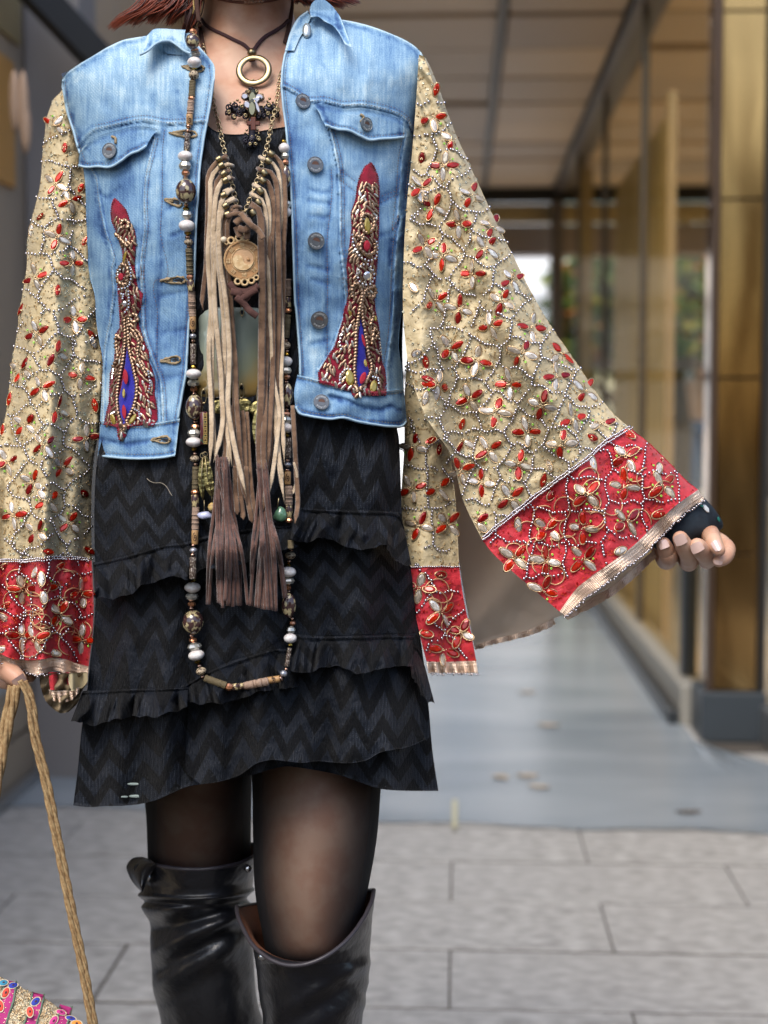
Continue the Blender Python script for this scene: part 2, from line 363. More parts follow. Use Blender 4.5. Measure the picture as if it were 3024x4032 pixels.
# shop interior: partitions seen through the glass
ip = thing('interior_partition', (.93, 7.4, 0), 'pale yellow stone partition standing inside the shop behind glass', 'partition')
m_yel = M('yellow_stone', (.60, .50, .25), .5, var=(.74, .66, .40), vs=2.2, detail=6)
boxob('slab', (.88, 6.4, .02), (.905, 7.55, 2.32), m_yel, ip); boxob('slab', (.88, 7.56, .02), (.905, 8.5, 2.32), m_yel, ip); boxob('edge_profile', (.872, 6.34, .02), (.912, 6.395, 2.4), M('edge_profile', (.36, .29, .19), .4), ip)
yp = 9.6; px0, px1 = 1.0, 1.3
yq = 7.2; qx = gx(2590, yq)
dp = boxob('display_column', (.86, 10.8, .02), (.96, 10.95, HC), M('ochre_col', (.42, .33, .17), .5)); tag(dp, 'slim ochre column beside the partition inside the shop', 'column')
lw = boxob('low_cabinet', (1.15, 11.0, .02), (2.6, 11.4, .42), M('cab', (.5, .36, .2), .5)); tag(lw, 'low brown cabinet at the back of the shop', 'cabinet')

# left wall: dark grey cladding panels, base rail, reflective glass upper
wl_ = thing('left_wall', (XL, 6, 0), 'dark grey panelled wall along the left side of the passage', 'wall')
m_lg = M('left_grey', (.33, .255, .18), .3, rnd=(.42, .33, .24)); m_lo = M('left_ochre', (.24, .18, .11), .25, var=(.36, .25, .12), vs=1.3)
for k, (y0, y1, mt) in enumerate(((.9, 2.1, m_lo), (2.11, 3.0, m_lo), (3.01, 3.75, m_lg), (3.76, 4.4, m_lg), (4.41, 5.3, m_lg), (5.31, 6.6, m_lg), (6.61, 8.2, m_lg), (8.21, 9.9, m_lg), (9.91, 11.7, m_lg))):
    boxob('wall_panel', (XL - .02, y0, .16), (XL, y1, HC + .02), mt, wl_, bev=.003)
    boxob('skirting', (XL - .02, y0, 0), (XL + .004, y1, .15), m_lg, wl_, bev=.002)
boxob('light_rail', (XL - .001, .9, .30), (XL + .012, 11.7, .345), M('steel_light', (.45, .45, .46), .4, metal=.4), wl_)
boxob('kerb', (XL + .004, .9, 0), (XL + .03, 11.7, .035), M('steel', (0, 0, 0)), wl_)
boxob('backing', (XL - .3, .9, 0), (XL - .02, 11.7, HC + .02), M('dark_frame', (0, 0, 0)), wl_)
gb = boxob('corner_column', (XL + .002, 4.15, .0), (XL + .16, 4.35, HC), M('colgrey', (.22, .205, .20), .5)); tag(gb, 'plain dark grey column against the left wall behind the shoulder', 'column')
def bar(name, a, b, w, h, mat, parent=None):
    a = Vector(a); b = Vector(b); d = (b - a); L_ = d.length; q = d.to_track_quat('X', 'Z').to_matrix().to_4x4()
    V, Fc = box(0, -w / 2, -h / 2, L_, w / 2, h / 2, .004); o = ob(name, [Matrix.Translation(a) @ q @ Vector(p) for p in V], Fc, mat, parent, False); return o
sb = bar('slanted_strut', P(60, -120, 3.95), P(400, 245, 4.1), .045, .085, M('dark_steel', (0, 0, 0))); tag(sb, 'dark slanted strut across the upper left wall behind the shoulder', 'strut')
boxob('amber_panel', (XL + .001, 3.3, 1.66), (XL + .012, 4.03, 2.0), M('amber_glass', (.55, .27, .06), .3), wl_, bev=.003)  # amber colour stands in for a warm blurred reflection on the wall
boxob('olive_panel', (XL + .001, 3.3, 2.06), (XL + .012, 4.10, 2.6), M('olive_glass', (.30, .22, .09), .3), wl_, bev=.003)
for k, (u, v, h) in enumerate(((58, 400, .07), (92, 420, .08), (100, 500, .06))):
    p = P(u, v, 3.3); V, Fc = ico(2); o = ob('candle_lamp', np.array(V) * (.013, .01, h) + np.array(p), Fc, M('peach', (.45, .30, .2), .5))  # peach bars stand in for reflections, not light sources
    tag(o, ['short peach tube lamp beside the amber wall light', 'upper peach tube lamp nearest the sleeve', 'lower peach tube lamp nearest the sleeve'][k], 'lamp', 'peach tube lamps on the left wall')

# far end: white facade, trees, gate, pedestrian
ff = thing('white_building', (-1, 22, 0), 'pale white facade with blue tinted windows beyond the passage end', 'building')
m_wh = M('white_wall', (.80, .80, .79), .8)
boxob('wall', (-9, 22, -.02), (1.35, 22.4, 9), m_wh, ff)
for x in np.arange(-6.0, 1.0, 1.4):
    for z in (.9, 3.4, 5.9):
        w = boxob('window', (x, 21.93, z), (x + .8, 21.99, z + 1.4), M('frame_grey', (.3, .31, .33), .5), ff); boxob('pane', (x + .06, 21.90, z + .06), (x + .74, 21.925, z + 1.34), M('pane_blue', (.25, .36, .48), .1, metal=.3), w)
boxob('cornice', (-9, 21.8, 2.7), (1.35, 21.99, 2.85), M('corn', (.5, .5, .5), .7), ff)
m_trunk = M('bark', (.10, .075, .05), .9, bump=.6, bs=20, bdist=.02)
m_leafs = [M('leaf_green', (.045, .10, .018), .6, rnd=None), M('leaf_yellow', (.22, .24, .04), .6), M('leaf_orange', (.40, .16, .04), .6)]
def tree(x, y, h, rad, n, lab, seed, mix=(.7, .2, .1)):
    r = np.random.default_rng(seed); t = thing('street_tree', (x, y, 0), lab, 'tree', 'trees beyond the passage')
    parts = [tube([(x, y, -.02), (x + .05, y, h * .3), (x - .03, y + .04, h * .62), (x, y, h * .9)], [.16, .12, .08, .02], 9)]
    for k in range(9):
        a = r.uniform(0, 6.28); z = h * r.uniform(.35, .75); l = rad * r.uniform(.5, .9)
        parts.append(tube([(x, y, z), (x + math.cos(a) * l * .5, y + math.sin(a) * l * .5, z + l * .3), (x + math.cos(a) * l, y + math.sin(a) * l, z + l * .75)], [.05, .035, .012], 6))
    ob('trunk', *join(parts), m_trunk, t)
    cl = r.normal(size=(26, 3)); cl /= np.linalg.norm(cl, axis=1)[:, None]; cl = cl * rad * r.uniform(.3, 1, (26, 1)) * (1, 1, .85) + (x, y, h * .78)
    V = []; Fc = []; mi = []
    c = cl[r.integers(0, 26, n)] + r.normal(size=(n, 3)) * rad * .17
    d = r.normal(size=(n, 3)); d /= np.linalg.norm(d, axis=1)[:, None]; e = np.cross(d, r.normal(size=(n, 3))); e /= np.linalg.norm(e, axis=1)[:, None]; s = r.uniform(.05, .1, (n, 1))
    V = np.stack([c - d * s, c + e * s * .5, c + d * s, c - e * s * .5], 1).reshape(-1, 3); Fc = np.arange(n * 4).reshape(-1, 4)
    o = ob('crown', V, Fc, m_leafs, t, False, kind='stuff'); o.data.polygons.foreach_set('material_index', r.choice(3, n, p=mix).astype(np.int32))
tree(1.72, 15.0, 2.75, .8, 14000, 'green tree with pale gaps seen between the ochre columns', 3)
tree(2.3, 15.8, 2.9, .8, 12000, 'tree with green and orange autumn leaves beside the bronze pillar', 5, (.55, .25, .2))
tree(3.6, 17.5, 3.6, 1.2, 6000, 'darker green tree furthest right beyond the passage', 8, (.8, .15, .05))
gt = thing('street_gate', (3.6, 21, 0), 'tall slate blue gate beyond the passage end', 'gate')
for k in range(9): boxob('gate_board', (3.0 + k * .28, 21, 0), (3.27 + k * .28, 21.05, 2.0), M('gate_blue', (.10, .13, .17), .5), gt)
boxob('gate_frame', (2.93, 20.97, 0), (2.99, 21.08, 2.1), M('gate_dark', (.03, .04, .05), .5), gt); boxob('gate_frame', (2.93, 20.97, 2.1), (5.6, 21.08, 2.2), M('gate_dark', (0, 0, 0)), gt)
# far pedestrian, blurred by the lens
pd = thing('person', (0, 0, 0), 'distant pedestrian in a tan top and blue trousers by the gate', 'person')
yy = 17.0; xx = gx(2748, yy)
def pl(pts, r): return tube([(xx + a, yy + b, c) for a, b, c in pts], r, 12)
ob('trousers', *join([pl([(-.09, 0, .95), (-.10, -.03, .5), (-.12, -.1, .08)], [.10, .075, .055]), pl([(.09, 0, .95), (.10, .05, .5), (.1, .15, .08)], [.10, .075, .055]), pl([(0, 0, .85), (0, 0, 1.05)], [.17, .16])]), M('jean_far', (.06, .13, .28), .8), pd)
ob('jacket', *join([pl([(0, 0, 1.0), (0, 0, 1.2), (0, 0, 1.42), (0, 0, 1.48)], [.17, .18, .19, .08]), pl([(-.2, 0, 1.42), (-.26, -.02, 1.15), (-.2, -.15, .95)], [.06, .05, .035]), pl([(.2, 0, 1.42), (.26, .02, 1.15), (.22, -.1, .95)], [.06, .05, .035])]), M('tan_top', (.42, .28, .20), .8), pd)
ob('body', *join([pl([(0, 0, 1.46), (0, 0, 1.55), (0, -.01, 1.6), (0, -.01, 1.68), (0, 0, 1.76)], [.055, .055, .085, .1, .05]), pl([(-.2, -.15, .95), (-.19, -.18, .87)], [.035, .03]), pl([(.22, -.1, .95), (.21, -.13, .87)], [.035, .03])]), M('skin_far', (.5, .32, .24), .6), pd)
ob('hair', *pl([(0, .03, 1.6), (0, .03, 1.7), (0, .01, 1.79)], [.085, .11, .05]), M('hair_far', (.45, .42, .38), .8), pd)
ob('shoe', *join([pl([(-.12, -.05, .04), (-.12, -.22, .04)], [.05, .04]), pl([(.1, .2, .04), (.1, .03, .04)], [.05, .04])]), M('shoe_far', (.6, .6, .6), .7), pd)
# unseen building added behind the viewpoint to darken the bronze reflection
ox = thing('building_opposite', (3, -9, 0), 'brown building across the street mirrored in the bronze pillar', 'building')
boxob('wall', (-1, -9.6, -.02), (9, -9, 3.9), M('brown_render', (.05, .03, .018), .7), ox)
for k in range(6):
    w = boxob('window', (-.6 + k * 1.6, -8.99, .5), (.5 + k * 1.6, -8.95, 2.9), M('dark_steel', (0, 0, 0)), ox); boxob('pane', (-.55 + k * 1.6, -8.949, .55), (.45 + k * 1.6, -8.94, 2.85), M('pane_dark', (.03, .025, .02), .1), w)
boxob('parapet', (-1.1, -9.7, 3.901), (9.1, -8.9, 4.15), M('tan_band', (.5, .36, .2), .7), ox)
for x in (1.6, 3.0, 4.4): boxob('roof_post', (x, -9.3, 4.151), (x + .12, -9.2, 7), M('dark_steel', (0, 0, 0)), ox)
boxob('roof_beam', (1.0, -9.32, 5.6), (5.2, -9.31, 5.75), M('dark_steel', (0, 0, 0)), ox)
# fallen leaves
lm = M('dry_leaf', (.34, .28, .21), .7, var=(.44, .39, .32), vs=60)
for k, (u, v, sx, sy, a, lab) in enumerate(((2080, 2738, .035, .02, .3, 'pale dry leaf farthest back on the wet paving'), (2165, 2870, .04, .024, -.2, 'pale brown leaf midway along the wet paving'), (2082, 3076, .034, .024, .1, 'pale leaf left of a pair on the wet paving'), (2130, 3120, .034, .02, -.5, 'brownish leaf right of a pair on the wet paving'), (1977, 3083, .022, .03, .8, 'small curled brown leaf left of the leaf pair'), (2720, 3215, .035, .015, .1, 'dark damp leaf near the right end of the wet patch'))):
    y = floor_y(v); x = gx(u, y); V = []
    for i in range(9):
        for j in range(7):
            t = i / 8 * 2 - 1; w = (1 - abs(t) ** 1.8) * (1 + .25 * math.sin(i * 2.3)); q = j / 6 * 2 - 1
            p = Matrix.Rotation(a, 3, 'Z') @ Vector((t * sx, q * w * sy, 0.006 + .003 * q * q + .003 * t * t)); V.append((x + p[0], y + p[1], p[2]))
    o = ob('fallen_leaf', V, gridfaces(9, 7), lm if k < 5 else M('damp_leaf', (.09, .07, .05), .5)); tag(o, lab, 'leaf', 'fallen leaves on the paving')
y = floor_y(3230); x = gx(1795, y); st = boxob('paper_scrap', (x - .007, y - .15, .008), (x + .007, y + .12, .011), M('straw', (.48, .46, .32), .7), bev=.001); tag(st, 'thin pale yellow strip lying across the edge of the wet patch', 'paper scrap')
# ================================================================ PERSON
person = thing('person', (0.02, 1.5, 0), 'woman in a denim jacket with jewelled bell sleeves, black dress and over-knee boots', 'person')
def tab(v, T):
    T = np.array(T, float); x = T[:, 0]; y = T[:, 1]; m = np.gradient(y, x); v = np.clip(v, x[0], x[-1])
    i = np.clip(np.searchsorted(x, v, side='right') - 1, 0, len(x) - 2); h = x[i + 1] - x[i]; s = (v - x[i]) / h
    return (2 * s**3 - 3 * s**2 + 1) * y[i] + (s**3 - 2 * s**2 + s) * h * m[i] + (-2 * s**3 + 3 * s**2) * y[i + 1] + (s**3 - s**2) * h * m[i + 1]
T_R = [(0, .05), (120, .055), (300, .075), (520, .088), (900, .112), (1300, .10), (1700, .112), (2200, .125), (3000, .14), (3300, .142)]
T_HB = [(60, 420), (300, 600), (520, 610), (900, 560), (1400, 520), (1700, 590), (2300, 640), (2800, 700), (3300, 740)]
T_UC = [(0, 975), (900, 975), (1700, 975), (2600, 985), (3300, 1010)]
def d_body(u, v, off=0., hw=1.):
    x = np.clip(np.abs(u - tab(v, T_UC)) / (tab(v, T_HB) * hw), 0, .995)
    return 1.5 - tab(v, T_R) * np.sqrt(1 - x ** 2.3) - off
# ---- body: one continuous mesh, limbs grown together
def loft(rows, n=28, wob=None):
    V = []
    a = np.arange(n) * 2 * math.pi / n
    for (l, r_, dc, rr) in rows:
        u = (l[0] + r_[0]) / 2 + (r_[0] - l[0]) / 2 * np.cos(a); v = (l[1] + r_[1]) / 2 + (r_[1] - l[1]) / 2 * np.cos(a)
        V.append(PA(u, v, dc + rr * np.sin(a)))
    k = len(rows); V = np.array(V).reshape(-1, 3)
    Fc = [(i * n + j, i * n + (j + 1) % n, (i + 1) * n + (j + 1) % n, (i + 1) * n + j) for i in range(k - 1) for j in range(n)]
    Fc += [tuple(range(n - 1, -1, -1)), tuple((k - 1) * n + j for j in range(n))]
    return V, Fc
def H(l, r, v, dc, rr): return ((l, v), (r, v), dc, rr)
skin = M('skin', (.52, .275, .175), .46, bump=.3, bs=420, var=(.60, .37, .25), vs=40, sss=.12, bdist=.0005)
head = [H(840, 1110, -720, 1.53, .05), H(760, 1190, -640, 1.52, .085), H(720, 1225, -520, 1.51, .10), H(722, 1222, -400, 1.505, .102), H(735, 1208, -290, 1.495, .098), H(760, 1180, -180, 1.485, .085), H(800, 1140, -90, 1.47, .065), H(860, 1080, -40, 1.455, .035)]
neck = [H(810, 1140, -200, 1.535, .05), H(808, 1150, -60, 1.53, .05), H(800, 1155, 60, 1.535, .052), H(770, 1180, 130, 1.535, .058), H(640, 1320, 175, 1.53, .062), H(440, 1480, 230, 1.52, .06), H(330, 1600, 330, 1.51, .062)]
torso = [H(340, 1590, 330, 1.505, .06), H(380, 1570, 420, 1.505, .075), H(430, 1520, 520, 1.505, .085), H(470, 1500, 700, 1.505, .097), H(480, 1490, 900, 1.505, .108), H(520, 1440, 1200, 1.50, .092), H(540, 1420, 1400, 1.50, .09), H(480, 1480, 1700, 1.50, .10), H(440, 1520, 2000, 1.50, .112), H(430, 1540, 2300, 1.50, .115), H(460, 1520, 2550, 1.50, .11)]
def limb(pts, n=24): # (u,v,d,r_px)
    p = smoothpath(pts, n); return tube(PA(p[:, 0], p[:, 1], p[:, 2]), p[:, 3] * MPX, 16)
arms = [limb([(420, 330, 1.52, 150), (300, 700, 1.53, 130), (200, 1300, 1.52, 110), (110, 1900, 1.53, 92), (30, 2400, 1.50, 74), (-10, 2600, 1.465, 66)]),
        limb([(1510, 330, 1.52, 150), (1640, 700, 1.52, 125), (1900, 1250, 1.53, 105), (2300, 1680, 1.50, 90), (2600, 1990, 1.475, 66), (2660, 2050, 1.465, 62)])]
legL = [H(450, 980, 2400, 1.52, .085), H(500, 975, 2700, 1.53, .085), H(560, 982, 3050, 1.54, .078), H(583, 980, 3200, 1.55, .07), H(592, 975, 3400, 1.56, .062), H(610, 950, 3600, 1.575, .055), H(640, 930, 4000, 1.62, .05), H(680, 900, 4700, 1.68, .04), H(700, 880, 5300, 1.72, .035)]
legR = [H(980, 1520, 2400, 1.51, .085), H(985, 1510, 2800, 1.50, .083), H(1001, 1492, 3080, 1.475, .078), H(1005, 1475, 3300, 1.45, .074), H(1012, 1440, 3500, 1.43, .068), H(1035, 1410, 3640, 1.42, .064), H(1060, 1390, 3760, 1.415, .058), H(1110, 1350, 3900, 1.43, .045), H(1120, 1340, 4300, 1.45, .042), H(1090, 1350, 4900, 1.47, .042), H(1110, 1320, 5500, 1.50, .035)]
nose = tube([P(975, -430, 1.42), P(975, -330, 1.385), P(975, -300, 1.405)], [.008, .013, .012], 8)
ears = [tube([P(u, -420, 1.51), P(u, -330, 1.505)], [.014, .009], 8) for u in (712, 1236)]
V, Fc = join([loft(head), loft(neck), loft(torso), loft(legL), loft(legR), nose] + arms + ears)
tmp = ob('tmp_body', V, Fc); md = tmp.modifiers.new('r', 'REMESH'); md.mode = 'VOXEL'; md.voxel_size = .0055; md.use_smooth_shade = True
sm_ = tmp.modifiers.new('s', 'SMOOTH'); sm_.iterations = 6; sm_.factor = .6
dg = bpy.context.evaluated_depsgraph_get(); em = bpy.data.meshes.new_from_object(tmp.evaluated_get(dg))
bV = np.empty(len(em.vertices) * 3, np.float32); em.vertices.foreach_get('co', bV); bV = bV.reshape(-1, 3)
bF = [tuple(p.vertices) for p in em.polygons]
bpy.data.objects.remove(tmp)
# clavicles and neck hollow
# hands
def finger(pts, n=64, ns=18):
    p = smoothpath(pts, n); W3 = PA(p[:, 0], p[:, 1], p[:, 2]); q_ = np.linspace(0, 1, n)
    r = p[:, 3] * MPX * (1 - .07 * np.exp(-((q_ - .60) / .014) ** 2) - .06 * np.exp(-((q_ - .65) / .012) ** 2) - .07 * np.exp(-((q_ - .36) / .014) ** 2) + .03 * np.exp(-((q_ - .48) / .08) ** 2))
    T = W3[-1] - W3[-2]; T /= np.linalg.norm(T)
    ex = [W3[-1] + T * r[-1] * q for q in (.35, .62, .8, .88)]; er = [r[-1] * q for q in (.9, .72, .42, .12)]
    return tube(np.vstack([W3, ex]), np.r_[r, er], ns)
F7 = lambda *a: [(2400 + x * .3617, 1900 + y * .3617, d + .05, r * .3617) for x, y, d, r in a]
fing = [finger(F7((470, 560, 1.47, 90), (560, 760, 1.46, 88), (622, 858, 1.435, 94), (640, 830, 1.405, 96), (615, 740, 1.385, 92), (588, 668, 1.378, 76))),
        finger(F7((700, 500, 1.47, 92), (800, 780, 1.455, 92), (866, 872, 1.43, 98), (862, 800, 1.395, 98), (812, 690, 1.374, 94), (770, 606, 1.366, 80))),
        finger(F7((900, 520, 1.47, 92), (1000, 760, 1.455, 96), (1062, 842, 1.43, 100), (1050, 800, 1.40, 102), (1000, 740, 1.378, 100), (955, 690, 1.368, 86))),
        finger(F7((1000, 420, 1.45, 98), (1080, 540, 1.415, 100), (1120, 610, 1.385, 90), (1165, 700, 1.372, 76), (1195, 740, 1.368, 64))),
        finger(F7((1140, 590, 1.43, 74), (1225, 650, 1.41, 80), (1285, 735, 1.395, 84), (1255, 810, 1.385, 80), (1185, 858, 1.378, 62)))]
palm = tube(PA([2530, 2640, 2720, 2800], [1990, 2030, 2060, 2090], [1.49, 1.495, 1.49, 1.49]), [.018, .021, .021, .015], 16, flat=(.95, .75))
Z7h = lambda *a: [(x * .5425, 2000 + y * .5425, d + .055, r * .5425) for x, y, d, r in a]
lf = [finger(Z7h((-150, 1000, 1.40, 75), (-20, 1130, 1.385, 78), (90, 1210, 1.37, 70), (135, 1245, 1.365, 58))),
      finger(Z7h((-220, 1060, 1.42, 75), (-90, 1180, 1.41, 74), (0, 1240, 1.40, 68), (50, 1265, 1.395, 54))),
      finger(Z7h((60, 1080, 1.43, 60), (190, 1160, 1.425, 58), (230, 1190, 1.42, 50), (215, 1230, 1.415, 42)))]
lpalm = tube(PA([0, -40, -80], [2480, 2560, 2640], [1.465, 1.465, 1.465]), [.020, .028, .022], 14, flat=(1.2, .7))
hV, hF = join(fing + lf + [palm, lpalm])
allV = np.vstack([bV, np.array(hV)]); allF = bF + [tuple(i + len(bV) for i in f) for f in hF]
body = ob('body', allV, allF, skin, person); body_b = BVHTree.FromPolygons([tuple(p) for p in allV], allF)
nailm = M('nail', (.58, .40, .34), .18, coat=.8)
def nail(u, v, a, w, h):
    m = frame(body_b, u, v, a, .0002, flatten=.15)
    if m is None: return
    V = []; 
    for i in range(9):
        for j in range(9):
            x = (i / 8 * 2 - 1); y = (j / 8 * 2 - 1); k = math.sqrt(max(0, 1 - .45 * y * y)) if x > 0 else math.sqrt(max(0, 1 - .25 * y * y))
            V.append((x * k * h, y * w * (1 - .15 * max(0, x)), .0006 - .45 * (y * w) ** 2 / w * .55))
    for j in range(81): V.append((V[j][0], V[j][1], V[j][2] - .0009))
    Fc = np.concatenate([gridfaces(9, 9), gridfaces(9, 9, 81, True)])
    ob('fingernail', [m @ Vector(p) for p in V], Fc, nailm, body)
for (x, y, a, w, h) in ((588, 672, -112, 52, 48), (768, 622, -115, 62, 58), (948, 708, -118, 66, 54), (1168, 690, 62, 44, 60), (1180, 872, 100, 46, 22)):
    nail(2400 + x * .3617, 1900 + y * .3617, a, w * .3617 * MPX, h * .3617 * MPX)
nail(150 * .5425, 2000 + 1268 * .5425, 60, .0065, .0075)

# ---- fingerless glove
glm = M('glove_cloth', (.006, .009, .014), .75, bump=.5, bs=700, var=(.015, .025, .035), vs=50)
gl = [((2790, 1895), (2585, 2095), 1.405, .030), ((2812, 1940), (2570, 2140), 1.405, .036), ((2815, 1985), (2580, 2175), 1.405, .036), ((2838, 2030), (2600, 2195), 1.41, .034), ((2848, 2074), (2640, 2180), 1.42, .028), ((2835, 2090), (2700, 2150), 1.43, .022)]
gl = [((2690, 1880), (2480, 2080), 1.485, .026), ((2758, 1945), (2540, 2110), 1.475, .028), ((2800, 1985), (2565, 2150), 1.468, .029), ((2835, 2030), (2600, 2180), 1.468, .027), ((2854, 2070), (2660, 2178), 1.475, .024), ((2838, 2090), (2720, 2150), 1.485, .018)]
V, Fc = loft(gl, 32); glove = ob('fingerless_glove', V, Fc, glm, person); sd_ = glove.modifiers.new('s', 'SUBSURF'); sd_.levels = 1; sd_.render_levels = 2
gb_ = BVHTree.FromPolygons([tuple(p) for p in V], Fc)
for (x, y, a, s, cm) in ((1045, 285, 55, 10, (.6, .62, .62)), (1005, 262, 30, 6, (.02, .22, .15)), (1180, 400, 70, 6, (.02, .16, .12))):
    m = frame(gb_, 2400 + x * .3617, 1900 + y * .3617, a, .0012, s * MPX * 2, s * MPX, s * MPX * .5)
    if m: V2, F2 = ico(1); ob('glove_stone', [m @ Vector(p) for p in V2], F2, M('gst%d' % x, cm, .3), glove, smooth=False)

# ---- black dress -------------------------------------------------
def dress_mat():
    m, nt, N, L, b = NM('black_cloque'); uv = N.new('ShaderNodeTexCoord'); sp = N.new('ShaderNodeSeparateXYZ')
    nz = N.new('ShaderNodeTexNoise'); nz.inputs['Scale'].default_value = 260; nz.inputs['Detail'].default_value = 3; L.new(uv.outputs['UV'], nz.inputs[0])
    nz2 = N.new('ShaderNodeTexNoise'); nz2.inputs['Scale'].default_value = 5; nz2.inputs['Detail'].default_value = .5; L.new(uv.outputs['UV'], nz2.inputs[0])
    def mt(op, a, c=None, d=None):
        n = N.new('ShaderNodeMath'); n.operation = op
        for k, x in enumerate((a, c, d)):
            if x is None: continue
            if isinstance(x, (int, float)): n.inputs[k].default_value = x
            else: L.new(x, n.inputs[k])
        return n.outputs[0]
    L.new(uv.outputs['UV'], sp.inputs[0]); X = sp.outputs[0]; Y = sp.outputs[1]
    xx = mt('ADD', X, mt('MULTIPLY', mt('SUBTRACT', nz2.outputs[0], .5), .045)); xj = mt('ADD', xx, mt('MULTIPLY', mt('SUBTRACT', nz.outputs[0], .5), .0016))
    zig = mt('MULTIPLY', mt('PINGPONG', xj, .0150), 1.65)
    yy = mt('ADD', mt('ADD', mt('ADD', Y, mt('MULTIPLY', nz2.outputs['Fac'], .16)), zig), mt('MULTIPLY', mt('SUBTRACT', nz.outputs[0], .5), .0022))
    ban = mt('FRACT', mt('DIVIDE', yy, .034)); st = mt('COMPARE', ban, .5, .27); 
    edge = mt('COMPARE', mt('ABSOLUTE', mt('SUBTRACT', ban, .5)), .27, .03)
    fine = N.new('ShaderNodeTexNoise'); fine.inputs['Scale'].default_value = 1; fine.inputs['Detail'].default_value = 5
    mp = N.new('ShaderNodeMapping'); mp.inputs['Scale'].default_value = (900, 160, 1); L.new(uv.outputs['UV'], mp.inputs[0]); L.new(mp.outputs[0], fine.inputs[0])
    # broken vertical running stitches inside the raised bands
    sl = mt('LESS_THAN', mt('ABSOLUTE', mt('SUBTRACT', mt('FRACT', mt('DIVIDE', xx, .0034)), .5)), .09)
    dash = mt('GREATER_THAN', mt('FRACT', mt('DIVIDE', Y, .0021)), .45); stz = mt('MULTIPLY', mt('MULTIPLY', sl, dash), mt('MULTIPLY', st, mt('GREATER_THAN', nz2.outputs[0], .5)))
    hgt = mt('ADD', mt('ADD', mt('MULTIPLY', st, .55), mt('MULTIPLY', fine.outputs[0], .55)), mt('MULTIPLY', edge, -.5))
    bp = N.new('ShaderNodeBump'); bp.inputs['Strength'].default_value = 1.0; bp.inputs['Distance'].default_value = .0045; L.new(hgt, bp.inputs['Height']); L.new(bp.outputs[0], b.inputs['Normal'])
    mx = N.new('ShaderNodeMix'); mx.data_type = 'RGBA'; mx.inputs[6].default_value = (.0007, .0009, .0017, 1); mx.inputs[7].default_value = (.0056, .0076, .0125, 1); L.new(st, mx.inputs[0])
    mx3 = N.new('ShaderNodeMix'); mx3.data_type = 'RGBA'; L.new(stz, mx3.inputs[0]); L.new(mx.outputs[2], mx3.inputs[6]); mx3.inputs[7].default_value = (.030, .036, .048, 1)
    fz = N.new('ShaderNodeTexNoise'); fz.inputs['Scale'].default_value = 620; fz.inputs['Detail'].default_value = 2; L.new(uv.outputs['UV'], fz.inputs[0])
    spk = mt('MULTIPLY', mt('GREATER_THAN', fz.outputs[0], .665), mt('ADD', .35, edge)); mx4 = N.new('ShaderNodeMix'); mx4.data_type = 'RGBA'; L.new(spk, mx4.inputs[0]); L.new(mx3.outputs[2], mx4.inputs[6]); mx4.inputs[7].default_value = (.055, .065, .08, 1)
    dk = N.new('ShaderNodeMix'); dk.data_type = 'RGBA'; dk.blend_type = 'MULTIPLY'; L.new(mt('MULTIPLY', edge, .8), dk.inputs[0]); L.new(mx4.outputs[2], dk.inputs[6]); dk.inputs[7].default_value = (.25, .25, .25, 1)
    L.new(dk.outputs[2], b.inputs['Base Color'])
    ro = mt('SUBTRACT', .80, mt('MULTIPLY', st, .30)); L.new(ro, b.inputs['Roughness']); b.inputs['Sheen Weight'].default_value = .03; b.inputs['Sheen Roughness'].default_value = .4
    b.inputs['Specular IOR Level'].default_value = .22
    MATS['dress'] = m; return m
m_dress = dress_mat()
def d_dress(u, v, off=0.):
    base = d_body(u, v, .010, 1.09)
    k = np.clip((v - 1500) / 1500, 0, 1)
    f = .012 * k * np.sin(u / 62. + .8 * np.sin(v / 300.) + 2 * vn(u / 300, v / 900, 4)) + .007 * k * np.sin(u / 29. + v / 400.) + .008 * fbm(u / 160, v / 260, 9) + .0035 * fbm(u / 45, v / 90, 12)
    return base + f - off
dl = [(640, 420), (560, 600), (480, 900), (460, 1300), (440, 1600)] + [(385, 1800), (372, 2000)] + B1([(180, 500), (182, 700), (172, 850), (160, 950), (145, 1090), (128, 1200), (108, 1400), (92, 1525)])
dr = [(1300, 420), (1400, 600), (1480, 900), (1500, 1300), (1540, 1600), (1570, 1720)] + B1([(1425, 100), (1432, 300), (1442, 450), (1470, 560), (1485, 700), (1515, 880), (1530, 1000), (1545, 1150), (1558, 1300), (1582, 1462)])
neckline = [(640, 420)] + Z2([(200, 822), (235, 850), (300, 872), (380, 878), (480, 868), (560, 852), (640, 838), (700, 828)]) + [(1300, 420)]
hem = B1([(92, 1525), (150, 1532), (220, 1528), (300, 1526), (370, 1518), (430, 1503), (480, 1482), (560, 1448), (620, 1438), (700, 1424), (760, 1412), (830, 1398), (890, 1380), (960, 1366), (1020, 1372), (1100, 1385), (1180, 1402), (1260, 1430), (1340, 1456), (1420, 1464), (1500, 1466), (1582, 1466)])
g = coons(dl, dr, neckline, hem, 190, 190); u, v, t, s = g
dress, dress_b = cloth('dress', g, d_dress(u, v), m_dress, person, .0015, Dback=3.01 - d_body(u, v, -.03, 1.09))
